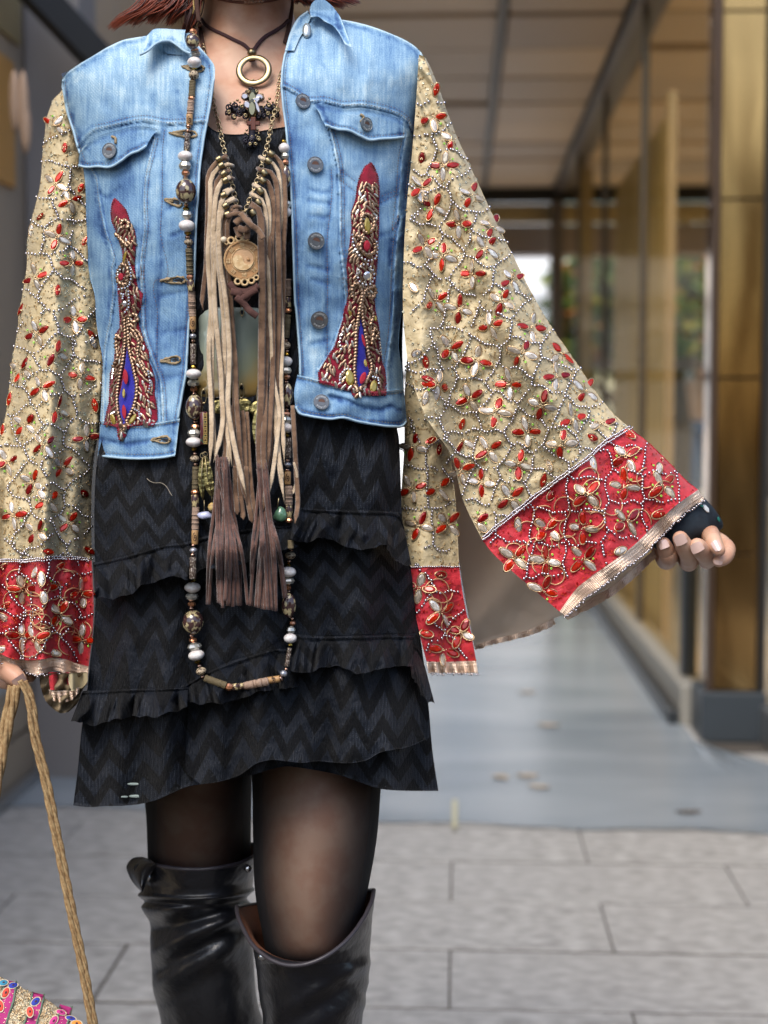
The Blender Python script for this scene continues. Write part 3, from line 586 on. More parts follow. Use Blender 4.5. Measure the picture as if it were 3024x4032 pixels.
# over-layer of the skirt, its slanted hem and open side
ol = B1([(560, 1030), (560, 1150), (552, 1280), (556, 1390), (610, 1440)])
orr = B1([(1490, 820), (1495, 1000), (1500, 1110), (1515, 1200), (1532, 1256)])
ob_ = B1([(610, 1440), (690, 1428), (770, 1402), (850, 1350), (900, 1340), (960, 1345), (1030, 1352), (1090, 1345), (1150, 1350), (1230, 1352), (1290, 1340), (1340, 1312), (1400, 1298), (1450, 1290), (1532, 1256)])
g = coons(ol, orr, B1([(560, 1030), (750, 960), (950, 850), (1200, 830), (1490, 820)]), ob_, 90, 150); u, v, t, s = g
over, over_b = cloth('skirt_overlayer', g, d_dress(u, v, .004 + .016 * np.clip(t, 0, 1) + .004 * np.sin(u / 33.)), m_dress, dress, .0012)
def ruffle(top, bot, seed, nt=26, ns=170, flare=.024, amp=.0145):
    n = 60; tp = smoothpath(top, n)[:, :2]; bt = smoothpath(bot, n)[:, :2]
    w = np.linspace(0, 1, n); bt = bt.copy(); bt[:, 1] += 16 * vn(w * 11, w * 0, seed) + 7 * vn(w * 27, w * 0, seed + 1); bt[:, 0] += 8 * vn(w * 18, w * 0, seed + 5)
    g = coons([tuple(tp[0]), tuple(bt[0])], [tuple(tp[-1]), tuple(bt[-1])], [tuple(p) for p in tp], [tuple(p) for p in bt], nt, ns, sm=False)
    u, v, t, s = g; L_ = np.abs(tp[-1, 0] - tp[0, 0]); ph = s * L_ / 21. + 5.5 * vn(s * L_ / 120., s * 0, seed) + 1.6 * vn(s * L_ / 40, t * 2, seed + 2)
    wave = (np.sin(ph) + .6 * np.sin(ph * 1.63 + 1) + .35 * np.sin(ph * 2.7)) * (.75 + .9 * vn(s * L_ / 70., t * 1.5, seed + 9))
    D = d_dress(u, v, .006 + .004 * np.exp(-((t - .06) / .05) ** 2)) - flare * t ** .8 - amp * wave * np.clip(t * 1.6, 0, 1) ** 1.1 + .003 * np.exp(-((t - .12) / .04) ** 2)
    return cloth('ruffle', g, D, m_dress, dress, .0012)
rb = []
for tp, bt, sd0 in (
    (B1([(172, 533), (260, 513), (380, 483), (470, 458), (560, 452)]), B1([(178, 678), (255, 684), (330, 662), (375, 625), (430, 610), (480, 600), (560, 600)]), 3),
    (B1([(540, 452), (640, 425), (760, 400), (900, 385), (1010, 380)]), B1([(540, 600), (620, 566), (700, 545), (780, 535), (880, 500), (1010, 470)]), 7),
    (B1([(1000, 303), (1100, 314), (1200, 318), (1330, 320), (1420, 326)]), B1([(962, 432), (1040, 446), (1130, 436), (1200, 470), (1300, 482), (1370, 452), (1420, 470)]), 11),
    (B1([(1385, 322), (1420, 330), (1440, 380)]), B1([(1370, 478), (1420, 530), (1476, 552)]), 13),
    (B1([(130, 1058), (230, 1052), (330, 1048), (430, 1046), (560, 1042)]), B1([(80, 1184), (180, 1196), (290, 1168), (400, 1166), (500, 1142), (560, 1132)]), 17),
    (B1([(545, 1040), (600, 1000), (700, 950), (800, 915), (910, 885), (1010, 880)]), B1([(560, 1108), (640, 1110), (700, 1104), (790, 1088), (860, 1058), (930, 1048), (1010, 1030)]), 19),
    (B1([(1000, 826), (1100, 834), (1250, 831), (1400, 829), (1480, 832)]), B1([(962, 968), (1030, 980), (1110, 970), (1180, 955), (1260, 988), (1330, 966), (1400, 955), (1480, 948)]), 23),
    (B1([(1450, 850), (1500, 880), (1528, 960)]), B1([(1478, 1000), (1520, 1080), (1568, 1112)]), 29)):
    rb.append(ruffle(tp, bt, sd0)[1])
dress_all = [dress_b, over_b] + rb
# loose pale thread on the dress and the two pale snags near the hem
m_thr = M('pale_thread', (.25, .22, .17), .8)
def on(bvs, u, v, lift=.001):
    h = hit(bvs, u, v); return None if h is None else h[0] + h[1] * lift
pts = [on(dress_all, 580 + .4972 * a, 1000 + .4972 * b, .0025) for a, b in ((5, 890), (30, 905), (60, 918), (110, 920), (150, 945), (180, 985), (205, 1030))]
pts = [on(dress_all, .4972 * a, 1000 + .4972 * b, .0025) for a, b in ((1175, 1780), (1200, 1800), (1235, 1815), (1290, 1820), (1335, 1850), (1360, 1890), (1378, 1915))]
ob('loose_thread', *tube(smoothpath([tuple(p) for p in pts], 24), .00035, 5), m_thr, dress)
for (x, y, w, h) in ((340, 1437, 26, 5), (350, 1487, 30, 6), (300, 1490, 14, 4)):
    m = frame(dress_all, 200 + x * .9645, 1700 + y * .9645, 0, .0012, w * MPX, h * MPX, .0005)
    if m: V2, F2 = ico(2); ob('pale_snag', [m @ Vector(p) for p in V2], F2, M('pale_snag', (.25, .30, .28), .8, bump=.8, bs=900), dress)

# ---- tights
def tights_mat():
    m, nt, N, L, b = NM('sheer_nylon'); b.inputs['Base Color'].default_value = (.006, .006, .007, 1); b.inputs['Roughness'].default_value = .75; b.inputs['Specular IOR Level'].default_value = .2
    tr = N.new('ShaderNodeBsdfTransparent'); lw = N.new('ShaderNodeLayerWeight'); lw.inputs[0].default_value = .5
    r = N.new('ShaderNodeValToRGB'); r.color_ramp.elements[0].position = 0; r.color_ramp.elements[0].color = (.40, .40, .40, 1); r.color_ramp.elements[1].position = .66; r.color_ramp.elements[1].color = (.985, .985, .985, 1)
    L.new(lw.outputs['Facing'], r.inputs[0]); mx = N.new('ShaderNodeMixShader'); L.new(r.outputs[0], mx.inputs[0]); L.new(tr.outputs[0], mx.inputs[1]); L.new(b.outputs[0], mx.inputs[2]); L.new(mx.outputs[0], N['Material Output'].inputs[0])
    return m
m_t = tights_mat()
def fat(rows, e): return [((l[0] - e, l[1]), (r_[0] + e, r_[1]), dc, rr + e * MPX) for l, r_, dc, rr in rows]
def densify(rows, n):
    A = np.array([[l[0], l[1], r_[0], r_[1], dc, rr] for l, r_, dc, rr in rows]); q = np.linspace(0, len(A) - 1, n); i = np.clip(q.astype(int), 0, len(A) - 2); f = (q - i)[:, None]
    m = np.gradient(A, axis=0); C = (2 * f**3 - 3 * f**2 + 1) * A[i] + (f**3 - 2 * f**2 + f) * m[i] + (-2 * f**3 + 3 * f**2) * A[i + 1] + (f**3 - f**2) * m[i + 1]
    return [((c[0], c[1]), (c[2], c[3]), c[4], c[5]) for c in C]
tg = join([loft(densify(fat(legL[:7], 9), 40), 48), loft(densify(fat(legR[:9], 9), 40), 48)]); ob('tights', *tg, m_t, person)

# ---- boots
m_lea = M('black_leather', (.0045, .005, .0075), .34, bump=.55, bs=150, bdist=.0016, coat=.2, var=(.014, .015, .018), vs=6)
m_lin = M('brown_lining', (.13, .045, .02), .75, bump=.3, bs=300)
m_sole = M('boot_sole', (.01, .01, .01), .8)
def boot(rows, rim, foldf, sole_c, lab):
    """rows from rim to ankle; rim(angle)->extra v so that the top edge dips in front"""
    n = 96; a = np.arange(n) * 2 * math.pi / n; R_ = densify(rows, 110); k = len(R_)
    U = np.array([(l[0] + r_[0]) / 2 + (r_[0] - l[0]) / 2 * np.cos(a) for l, r_, dc, rr in R_]); Vv = np.array([np.full(n, (l[1] + r_[1]) / 2) + (r_[1] - l[1]) / 2 * np.cos(a) for l, r_, dc, rr in R_]); D = np.array([dc + rr * np.sin(a) for l, r_, dc, rr in R_])
    t = np.linspace(0, 1, k)[:, None]; fade = np.clip(1 - t * 3.2, 0, 1) ** 1.2
    Vv = Vv + rim(a)[None] * fade
    du, dd = foldf(U, Vv, a[None], t); U = U + np.cos(a)[None] * du / MPX + 0; D = D + np.sin(a)[None] * du + dd
    V = PA(U, Vv, D).reshape(-1, 3)
    cI = PA((U * .965 + U.mean(1, keepdims=True) * .035), Vv, D * .965 + D.mean(1, keepdims=True) * .035)[:34].reshape(-1, 3)
    Fo = [(i * n + j, i * n + (j + 1) % n, (i + 1) * n + (j + 1) % n, (i + 1) * n + j) for i in range(k - 1) for j in range(n)]
    o = ob('boot', V, Fo, m_lea, person); 
    o['label'] = lab
    Fi = [(i * n + j, (i + 1) * n + j, (i + 1) * n + (j + 1) % n, i * n + (j + 1) % n) for i in range(33) for j in range(n)]
    ob('lining', cI, Fi, m_lin, o)
    ring = np.vstack([V[:n], V[:1]]); ring2 = np.vstack([cI[:n], cI[:1]]); mid = (ring + ring2) / 2
    ob('rim', *tube(mid, .0022, 6, False), M('leather_edge', (.035, .03, .035), .4), o)
    # foot down to the ground
    c = V[-n:].mean(0); f = [c, c + np.array((0, -.01, -.05)), c + np.array((0, -.05, -.085)), c + np.array((0, -.13, -.105)), c + np.array((0, -.19, -.115))]
    zb = .03; f = [np.array((p[0], p[1], zb + (c[2] - zb) * w)) for p, w in zip(f, (1, .55, .28, .12, .06))]
    ob('foot', *tube(f, [.045, .045, .042, .038, .022], 16), m_lea, o)
    ob('sole', *box(c[0] - .04, c[1] - .21, 0, c[0] + .04, c[1] + .05, .02, .008), m_sole, o, False)
    return o, BVHTree.FromPolygons([tuple(p) for p in V], Fo)
def g2(x, c, w): return np.exp(-((x - c) / w) ** 2)
def fold1(U, Vv, a, t):
    y = Vv - 3390; x = U - 780
    du = .006 * g2(y + .25 * x, 165, 26) - .009 * g2(y + .25 * x, 225, 26) + .010 * g2(y + .45 * x, 285, 34) - .008 * g2(y + .5 * x, 345, 30) + .007 * g2(y + .55 * x, 410, 45) - .004 * g2(y + .4 * x, 480, 40)
    du = du * np.clip(np.cos(a + math.pi / 2 + .15), 0, 1) ** 1.6 + .0022 * fbm(U / 60, Vv / 90, 21) + .008 * np.clip(1 - t * 9, 0, 1)
    return du + .003 * g2(t, .17, .01) - .005 * g2(t, .21, .018), 0 * du
def rim1(a):
    f = np.clip(-np.sin(a), 0, 1); return 30 * f * (1 - .3 * np.cos(a)) - 70 * np.clip(np.cos(a - .5), 0, 1) ** 2 + 8 * np.sin(3 * a)
r1 = [H(565, 1008, 3385, 1.555, .078), H(556, 1000, 3480, 1.555, .078), H(552, 990, 3560, 1.56, .076), H(590, 992, 3640, 1.565, .070), H(592, 998, 3760, 1.575, .066), H(600, 1008, 3900, 1.59, .064), H(632, 1035, 4040, 1.60, .062), H(650, 1020, 4300, 1.63, .058), H(690, 960, 4800, 1.68, .05), H(710, 930, 5250, 1.71, .045)]
bt1, bt1_b = boot(r1, rim1, fold1, None, 'over-knee boot on the rear leg with its cuff folded back')
def fold2(U, Vv, a, t):
    y = Vv - 3600; x = U - 1250
    du = .006 * g2(y + .55 * x, 300, 30) - .007 * g2(y + .6 * x, 360, 32) + .006 * g2(y + .5 * x, 430, 36) - .005 * g2(y - .3 * x, 250, 34)
    du = du * np.clip(.02 + .5 * np.cos(a + math.pi / 2 - .4), 0, 1) + .002 * fbm(U / 60, Vv / 90, 25) + .006 * np.clip(1 - t * 7, 0, 1)
    return du, 0 * du
def rim2(a):
    f = np.clip(-np.sin(a), 0, 1); c = np.cos(a); return 262 * f ** 1.25 * (1 - .22 * c) + 35 * np.clip(-c, 0, 1) * (1 - f) - 30 * np.clip(c, 0, 1) * (1 - f)
r2 = [H(952, 1452, 3535, 1.43, .088), H(985, 1462, 3640, 1.43, .085), H(1000, 1456, 3760, 1.43, .080), H(1012, 1460, 3830, 1.43, .077), H(1020, 1440, 3930, 1.435, .072), H(1035, 1425, 4040, 1.44, .068), H(1060, 1400, 4400, 1.46, .06), H(1100, 1350, 4900, 1.48, .05), H(1120, 1330, 5350, 1.50, .045)]
bt2, bt2_b = boot(r2, rim2, fold2, None, 'over-knee boot on the leading leg with a wide gaping brown lined top')
# folded-back cuff ear and its rivets
cuff = B2([(270, 672), (215, 655), (165, 665), (136, 705), (150, 760), (185, 812), (215, 842)])
g = coons([p for p in cuff], B2([(300, 700), (285, 720), (270, 745), (255, 770), (242, 800), (232, 825), (225, 845)]), None, None, 26, 14); u, v, t, s = g
cf, _ = cloth('cuff_fold', g, 1.50 + .03 * np.sin(math.pi * t) * (1 - s) - .012 * s + .012 * np.cos(s * 5), m_lea, bt1, .003)
g = coons(B2([(232, 690), (200, 690), (178, 705), (180, 745), (205, 790), (228, 815)]), B2([(285, 700), (270, 725), (262, 750), (252, 775), (243, 800), (235, 820)]), None, None, 16, 10)
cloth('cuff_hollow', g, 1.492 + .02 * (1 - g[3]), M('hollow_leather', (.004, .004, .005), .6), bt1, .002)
m_riv = M('nickel', (.55, .56, .58), .22, metal=1)
for bvb, x, y, par in ((bt1_b, 255, 762, bt1), (bt1_b, 800, 715, bt1), (bt2_b, 878, 1193, bt2)):
    hh = hit(bvb, 400 + x * .7233, 2900 + y * .7233)
    if hh: m = vframe(hh[0] + Vector((0, -.003, 0)), 0, .0042); V2, F2 = ico(2); ob('rivet', [m @ Vector((p[0], p[1], p[2] * .6)) for p in V2], F2, m_riv, par)
# ================================================================ SLEEVES
def sleeve_mat(name, c1, c2, c3):
    m, nt, N, L, b = NM(name); tc = N.new('ShaderNodeTexCoord')
    n = N.new('ShaderNodeTexNoise'); n.inputs['Scale'].default_value = 130; n.inputs['Detail'].default_value = 4; n.inputs['Distortion'].default_value = 1.; L.new(tc.outputs['UV'], n.inputs[0])
    n1 = N.new('ShaderNodeTexNoise'); n1.inputs['Scale'].default_value = 28; L.new(tc.outputs['UV'], n1.inputs[0])
    r = N.new('ShaderNodeValToRGB'); e = r.color_ramp.elements; e[0].position = .42; e[0].color = (*c1, 1); e[1].position = .64; e[1].color = (*c2, 1); x = e.new(.70); x.color = (*c3, 1)
    L.new(n.outputs[0], r.inputs[0]); mx = N.new('ShaderNodeMix'); mx.data_type = 'RGBA'; mx.blend_type = 'MULTIPLY'; mx.inputs[0].default_value = .6; L.new(r.outputs[0], mx.inputs[6])
    r2 = N.new('ShaderNodeValToRGB'); r2.color_ramp.elements[0].color = (.62, .60, .55, 1); r2.color_ramp.elements[0].position = .3; r2.color_ramp.elements[1].color = (1, 1, 1, 1); r2.color_ramp.elements[1].position = .6; L.new(n1.outputs[0], r2.inputs[0]); L.new(r2.outputs[0], mx.inputs[7]); L.new(mx.outputs[2], b.inputs['Base Color'])
    b.inputs['Roughness'].default_value = .62; b.inputs['Sheen Weight'].default_value = .15
    bp = N.new('ShaderNodeBump'); bp.inputs['Strength'].default_value = .8; bp.inputs['Distance'].default_value = .0018; L.new(n.outputs[0], bp.inputs['Height']); L.new(bp.outputs[0], b.inputs['Normal']); MATS[name] = m; return m
m_cream = sleeve_mat('cream_silk', (.64, .52, .31), (.54, .42, .225), (.30, .17, .055))
m_redb = sleeve_mat('red_silk', (.60, .020, .035), (.48, .012, .022), (.22, .005, .008))
m_linb = M('beige_lining', (.80, .68, .55), .6, bump=.3, bs=60, bdist=.004)
def translucent(m, f):
    nt = m.node_tree; N = nt.nodes; t_ = N.new('ShaderNodeBsdfTranslucent'); t_.inputs[0].default_value = (.85, .72, .58, 1); x_ = N.new('ShaderNodeMixShader'); x_.inputs[0].default_value = f
    nt.links.new(N['Principled BSDF'].outputs[0], x_.inputs[1]); nt.links.new(t_.outputs[0], x_.inputs[2]); nt.links.new(x_.outputs[0], N['Material Output'].inputs[0])
translucent(m_linb, .45)
m_gold = M('pale_gold', (.82, .62, .38), .22, metal=.9); m_silver = M('silver_bead', (.58, .55, .58), .16, metal=1)
m_dsil = M('antique_gold', (.35, .25, .14), .35, metal=1)
# ---- right-hand (photo right) flared sleeve
OUT = FF([(918, 122), (932, 150), (948, 190), (966, 240), (985, 290), (1010, 345), (1035, 400), (1060, 455), (1085, 505), (1112, 560), (1142, 620), (1175, 680), (1212, 735), (1250, 790), (1290, 850), (1330, 898), (1362, 925)])
OUT2 = FF([(1362, 925), (1400, 955), (1445, 998), (1480, 1035), (1508, 1058)])
INN = FF([(905, 118), (900, 200), (890, 330), (878, 450), (872, 560), (872, 700), (885, 800), (920, 900), (975, 985), (1000, 1080), (1040, 1168)])
BND = Z5([(432, 1005), (520, 935), (640, 835), (760, 750), (870, 670), (960, 590), (1040, 535)])
BND = [(1897, 2123)] + BND[1:-1] + [OUT[-1]]
SLT = Z5([(432, 1005), (470, 1055), (560, 1140), (660, 1225), (765, 1315)]); SLT[0] = BND[0]
HEM = Z5([(765, 1315), (800, 1265), (830, 1225), (900, 1165), (1000, 1095), (1090, 1025), (1180, 935), (1270, 855), (1360, 805)]); HEM[-1] = OUT2[-1]
INN[-1] = BND[0]
def d_rs(u, v, edge):
    """flared sleeve: forward over the arm, folds running down from the shoulder"""
    th = np.arctan2(v - 150, u - 1560); rr = np.hypot(v - 150, u - 1560)
    k = np.clip(rr / 1800, 0, 1)
    f = .016 * k * np.sin(th * 19 + 1.0 + .8 * vn(rr / 500, th * 3, 8)) + .010 * k * np.sin(th * 41 + 2 * vn(rr / 400, th * 4, 2)) + .006 * fbm(u / 150, v / 150, 31) + .0028 * fbm(u / 45, v / 45, 33)
    return 1.50 - .045 * np.clip(rr / 1200, 0, 1) - .050 * np.sqrt(np.clip(1 - (1 - np.clip(edge, 0, 1)) ** 2, 0, 1)) + f
g = coons(INN, OUT, None, BND, 210, 110); u, v, t, s = g
def edger(s): return np.clip((1 - s) * 5, 0, 1)
sleeve_r, sr_b = cloth('embroidered_sleeve', g, d_rs(u, v, edger(s)), m_cream, person, .0012)
sleeve_r['label'] = 'outstretched flared cream sleeve with a slit and a wide red jewelled border'
g = coons(SLT, OUT2, BND, HEM, 60, 110); u, v, t, s = g
red_r, rr_b = cloth('red_border', g, d_rs(u, v, edger(s)) - .0015, m_redb, sleeve_r, .0012)
# front strip left of the slit
SL_L = [(1640, 640)] + Z5([(92, 420), (100, 600), (90, 800), (88, 1000), (108, 1125)]); SL_R = [(1745, 900)] + Z5([(300, 500), (318, 700), (322, 870), (330, 1000), (335, 1122)])
def d_st(u, v): return 1.475 - .012 * np.sin((u - 1600) / 47.) - .02 * np.clip((v - 1700) / 600, 0, 1) + .007 * fbm(u / 90, v / 160, 51) + .0025 * fbm(u / 40, v / 40, 53)
SL_L = [(1612, 560), (1612, 900), (1610, 1300)] + Z5([(100, 420), (100, 600), (88, 800), (88, 1000), (108, 1125)])
SL_R = [(1660, 560), (1700, 900), (1745, 1300)] + Z5([(262, 420), (285, 560), (312, 760), (326, 930), (330, 1020), (335, 1122)])
g = coons(SL_L, SL_R, None, None, 150, 40); u, v, t, s = g
st, st_b = cloth('front_strip', g, d_st(u, v), m_cream, sleeve_r, .0012)
g = coons(Z5([(108, 1125), (125, 1230), (150, 1340), (175, 1450), (195, 1528)]), Z5([(335, 1122), (345, 1200), (362, 1300), (385, 1400), (408, 1525)]), None, Z5([(195, 1528), (260, 1530), (330, 1528), (408, 1525)]), 50, 40); u, v, t, s = g
st2, st2_b = cloth('red_border', g, d_st(u, v) - .002, m_redb, sleeve_r, .0012)
# back of the sleeve with its beige inside
LI = [(1640, 420), (1640, 1000), (1700, 1700)] + Z5([(310, 940), (350, 1200), (400, 1465)]); LO = [(o_[0] - 3, o_[1]) for o_ in OUT[1:]] + [(o_[0] - 4, o_[1]) for o_ in OUT2[1:-1]] + Z5([(1340, 845)])
LB = Z5([(400, 1465), (450, 1445), (520, 1425), (600, 1405), (680, 1375), (740, 1345), (830, 1310), (930, 1240), (1050, 1165), (1150, 1060), (1250, 960), (1340, 845)])
g = coons(LI, LO, None, LB, 120, 90); u, v, t, s = g
dL = 1.53 + .06 * np.sin(math.pi * s * .9 + .1) * t - .03 * t * s + .008 * fbm(u / 120, v / 120, 61) + .010 * np.sin((u + v) / 70) * (1 - s) * t
back_r, _ = cloth('sleeve_lining', g, dL, m_linb, sleeve_r, .0012)
# ---- left-hand (photo left) hanging sleeve
LO2 = B8([(560, 740), (530, 800), (470, 860), (440, 930), (400, 1060), (390, 1180), (375, 1300), (365, 1450), (345, 1640), (305, 1800), (265, 1950), (235, 2130)]) + Z6([(215, 60), (190, 250), (155, 440), (132, 650), (98, 830), (74, 1060), (50, 1250), (5, 1450)]) + [(-30, 1850), (-60, 2000), (-90, 2206)]
LI2 = [(300, 340), (335, 560), (372, 720), (385, 900), (400, 1100), (410, 1300), (415, 1450)] + Z6([(800, 1250), (775, 1450), (745, 1600), (728, 1800), (722, 2100)]) + [(361, 2206)]
LB2 = Z7([(-166, 375), (0, 385), (200, 385), (400, 362), (560, 365)]) + [(361, 2206)]
def d_ls(u, v, s):
    k = np.clip((v - 350) / 1700, 0, 1); x = np.clip(1 - (2 * s - 1) ** 2, 0, 1)
    f = .014 * np.sin(u / 38. + .5 * np.sin(v / 260.) + 1.5 * vn(u / 120, v / 700, 71)) * (.3 + .7 * k) + .006 * np.sin(u / 17. + v / 300.) * k + .005 * fbm(u / 110, v / 140, 73) + .0024 * fbm(u / 40, v / 40, 75)
    return 1.535 - .07 * k - .055 * np.sqrt(x) + f
g = coons(LO2, LI2, None, LB2, 230, 80); u, v, t, s = g
sleeve_l, sl_b = cloth('embroidered_sleeve', g, d_ls(u, v, s), m_cream, person, .0012, Dback=1.60 - .05 * np.clip((v - 350) / 1700, 0, 1) + .03 * np.sin(math.pi * s))
sleeve_l['label'] = 'hanging cream sleeve on the picture left ending in a red jewelled border'
g = coons([(-90, 2206), (-110, 2400), (-120, 2575)], [(361, 2206)] + Z7([(672, 500), (680, 700), (672, 900), (655, 1050), (643, 1150)]), LB2, Z7([(-220, 1060), (0, 1058), (60, 1085), (200, 1105), (300, 1098), (400, 1085), (480, 1100), (560, 1130), (643, 1150)]), 60, 80); u, v, t, s = g
red_l, rl_b = cloth('red_border', g, d_ls(u, v, np.clip(s, .02, .98)) - .0015, m_redb, sleeve_l, .0012)
# tucked back corner of the left sleeve
g = coons(Z7([(285, 1200), (290, 1270), (310, 1350), (345, 1420), (400, 1470)]), Z7([(636, 1200), (630, 1270), (600, 1320), (560, 1420), (500, 1480)]), None, Z7([(400, 1470), (440, 1490), (500, 1480)]), 24, 30); u, v, t, s = g
tk, _ = cloth('tucked_hem', g, 1.43 + .006 * np.sin(u / 9. + v / 14) + .004 * np.sin(v / 8.) - .02 * np.sin(math.pi * s), M('olive_trim', (.20, .145, .08), .75, bump=.9, bs=300), sleeve_l, .002)
g = coons(Z7([(350, 1190), (355, 1250), (365, 1320)]), Z7([(500, 1190), (500, 1260), (498, 1325)]), None, None, 12, 16); cloth('red_border', g, 1.415 + .008 * np.sin(g[0] / 12.), m_redb, sleeve_l, .0012)
g = coons(Z7([(497, 1200), (497, 1260), (520, 1330)]), Z7([(634, 1190), (634, 1260), (600, 1305)]), None, None, 12, 16); cloth('sleeve_lining', g, 1.41 + .008 * np.sin(g[0] / 12.), M('cream_lin', (.45, .37, .22), .6), sleeve_l, .0012)
# ---- ribbed metallic edging
def trim(name, inner, outer, dfn, par, bvs, n=150, lift=.002, seed=0, thick=.001):
    g = coons([inner[0], outer[0]], [inner[-1], outer[-1]], inner, outer, 10, n * 6); u, v, t, s = g
    u = u + 3 * vn(s * 60, s * 0, seed) * t; v = v + 5 * vn(s * 40, s * 0 + 3, seed) * t
    D = dfn(u, v) - lift + .0007 * np.cos(s * n * 2.2 * math.pi) * (.3 + .7 * t) + .006 * np.sin(s * 33 + seed) * t + .001 * np.cos(t * 25)
    o, b = cloth(name, (u, v, t, s), D, M('ribbed_gold', (.90, .71, .56), .34, metal=.75, bump=1., bs=900, bdist=.001), par, thick)
    return o, b
def offs(pts, du, dv): return [(p[0] + du, p[1] + dv) for p in pts]
HEMO = Z5([(788, 1335), (830, 1300), (880, 1250), (960, 1195), (1050, 1125), (1140, 1055), (1225, 965), (1310, 885), (1388, 835)])
def d_hem(u, v): return d_rs(u, v, np.clip((2790 - u) / 300, 0, 1))
t1, t1_b = trim('metallic_edging', HEM, HEMO, d_hem, sleeve_r, None, 95, .002, 3)
t2, t2_b = trim('metallic_edging', Z5([(195, 1528), (300, 1528), (408, 1524)]), Z5([(203, 1578), (300, 1580), (418, 1578)]), lambda u, v: d_st(u, v), sleeve_r, None, 28, .002, 5)
LBo = Z5([(405, 1480), (460, 1462), (530, 1445), (610, 1425), (690, 1398), (750, 1370)]); LBi = Z5([(400, 1462), (450, 1443), (520, 1423), (600, 1403), (680, 1373), (740, 1343)])
trim('metallic_edging', LBi, LBo, lambda u, v: 1.55 + 0 * u, sleeve_r, None, 40, .02, 7)
trim('metallic_edging', Z5([(780, 1335), (880, 1268), (990, 1205), (1090, 1120), (1170, 1050)]), Z5([(800, 1352), (900, 1300), (1010, 1235), (1110, 1150), (1180, 1082)]), lambda u, v: d_hem(u, v) + .05, sleeve_r, None, 60, .0, 9)
E_i = Z7([(-220, 1060), (0, 1058), (60, 1085), (200, 1105), (300, 1098), (400, 1085), (480, 1100), (560, 1130), (643, 1150)]); E_o = Z7([(-220, 1120), (0, 1118), (60, 1142), (150, 1165), (260, 1210), (330, 1200), (400, 1185), (480, 1205), (570, 1232), (634, 1290)])
t3, t3_b = trim('metallic_edging', E_i, E_o, lambda u, v: d_ls(u, v, .5 + 0 * u) + .01, sleeve_l, None, 95, .002, 11)
trim('metallic_edging', Z7([(355, 1318), (430, 1325), (500, 1320), (580, 1300)]), Z7([(365, 1390), (440, 1415), (510, 1400), (575, 1340)]), lambda u, v: 1.41 + 0 * u, sleeve_l, None, 36, .0, 13)
# ---- gems
def navette(h=.32):
    n = 12; V = []; 
    for (sc, z) in ((1, 0), (1, .28), (.62, h + .25)):
        for i in range(n):
            a = 2 * math.pi * i / n; V.append((math.cos(a) * sc, .95 * math.copysign(abs(math.sin(a)) ** 1.25, math.sin(a)) * sc, z))
    Fc = [(k * n + i, k * n + (i + 1) % n, (k + 1) * n + (i + 1) % n, (k + 1) * n + i) for k in range(2) for i in range(n)] + [tuple(2 * n + i for i in range(n)), tuple(range(n - 1, -1, -1))]
    return V, Fc
def gem_mat(name, c1, c2, metal, rough=.1):
    m, nt, N, L, b = NM(name); oi = N.new('ShaderNodeObjectInfo'); r = N.new('ShaderNodeValToRGB'); r.color_ramp.elements[0].color = (*c1, 1); r.color_ramp.elements[1].color = (*c2, 1); L.new(oi.outputs['Random'], r.inputs[0])
    ge = N.new('ShaderNodeTexCoord'); vo = N.new('ShaderNodeTexVoronoi'); vo.inputs['Scale'].default_value = 1.8; L.new(ge.outputs['Object'], vo.inputs[0]); mx = N.new('ShaderNodeMix'); mx.data_type = 'RGBA'; mx.blend_type = 'MULTIPLY'; mx.inputs[0].default_value = .55
    L.new(r.outputs[0], mx.inputs[6]); L.new(vo.outputs['Color'], mx.inputs[7]) ; hs = N.new('ShaderNodeRGBToBW'); L.new(vo.outputs['Color'], hs.inputs[0]); L.new(hs.outputs[0], mx.inputs[7]); L.new(mx.outputs[2], b.inputs['Base Color'])
    b.inputs['Metallic'].default_value = metal; b.inputs['Roughness'].default_value = rough; b.inputs['Coat Weight'].default_value = .5; b.inputs['Coat Roughness'].default_value = .03; MATS[name] = m; return m
m_rg = gem_mat('red_crystal', (.30, .002, .004), (.90, .035, .004), .35); m_cg = gem_mat('clear_crystal', (.72, .58, .42), (.98, .90, .82), .35, .1)
nV, nF = navette(); me_r = mesh('red_gem', nV, nF, False, mat=m_rg); me_c = mesh('clear_gem', nV, nF, False, mat=m_cg)
SETS = dict(R=([sr_b, rr_b, st_b, st2_b], sleeve_r, red_r, st, st2), L=([sl_b, rl_b], sleeve_l, red_l))
bez = {}; cnt = dict(r=0, c=0)
def gem(side, u, v, a, kind, sc=1.):
    bvs = SETS[side][0]; m = frame(bvs, u, v, a, .0012)
    if m is None: return
    ln = 25 * MPX * sc * random.uniform(.84, 1.12); w = 11.8 * MPX * sc * random.uniform(.92, 1.1); par = SETS[side][1]
    tilt = Matrix.Rotation(random.uniform(-.34, .34), 4, 'Y') @ Matrix.Rotation(random.uniform(-.34, .34), 4, 'X')
    M4 = m @ tilt @ Matrix.Diagonal((ln, w, w * .6, 1))
    link('red_gem' if kind == 'r' else 'clear_gem', me_r if kind == 'r' else me_c, par, M4); cnt[kind] += 1
    bez.setdefault(side, []).append(m @ tilt @ Matrix.Diagonal((ln * 1.12, w * 1.18, w, 1)))
CEN = dict(R=[], L=[]); GRN = dict(R=[], L=[]); STK = dict(R=[], L=[])
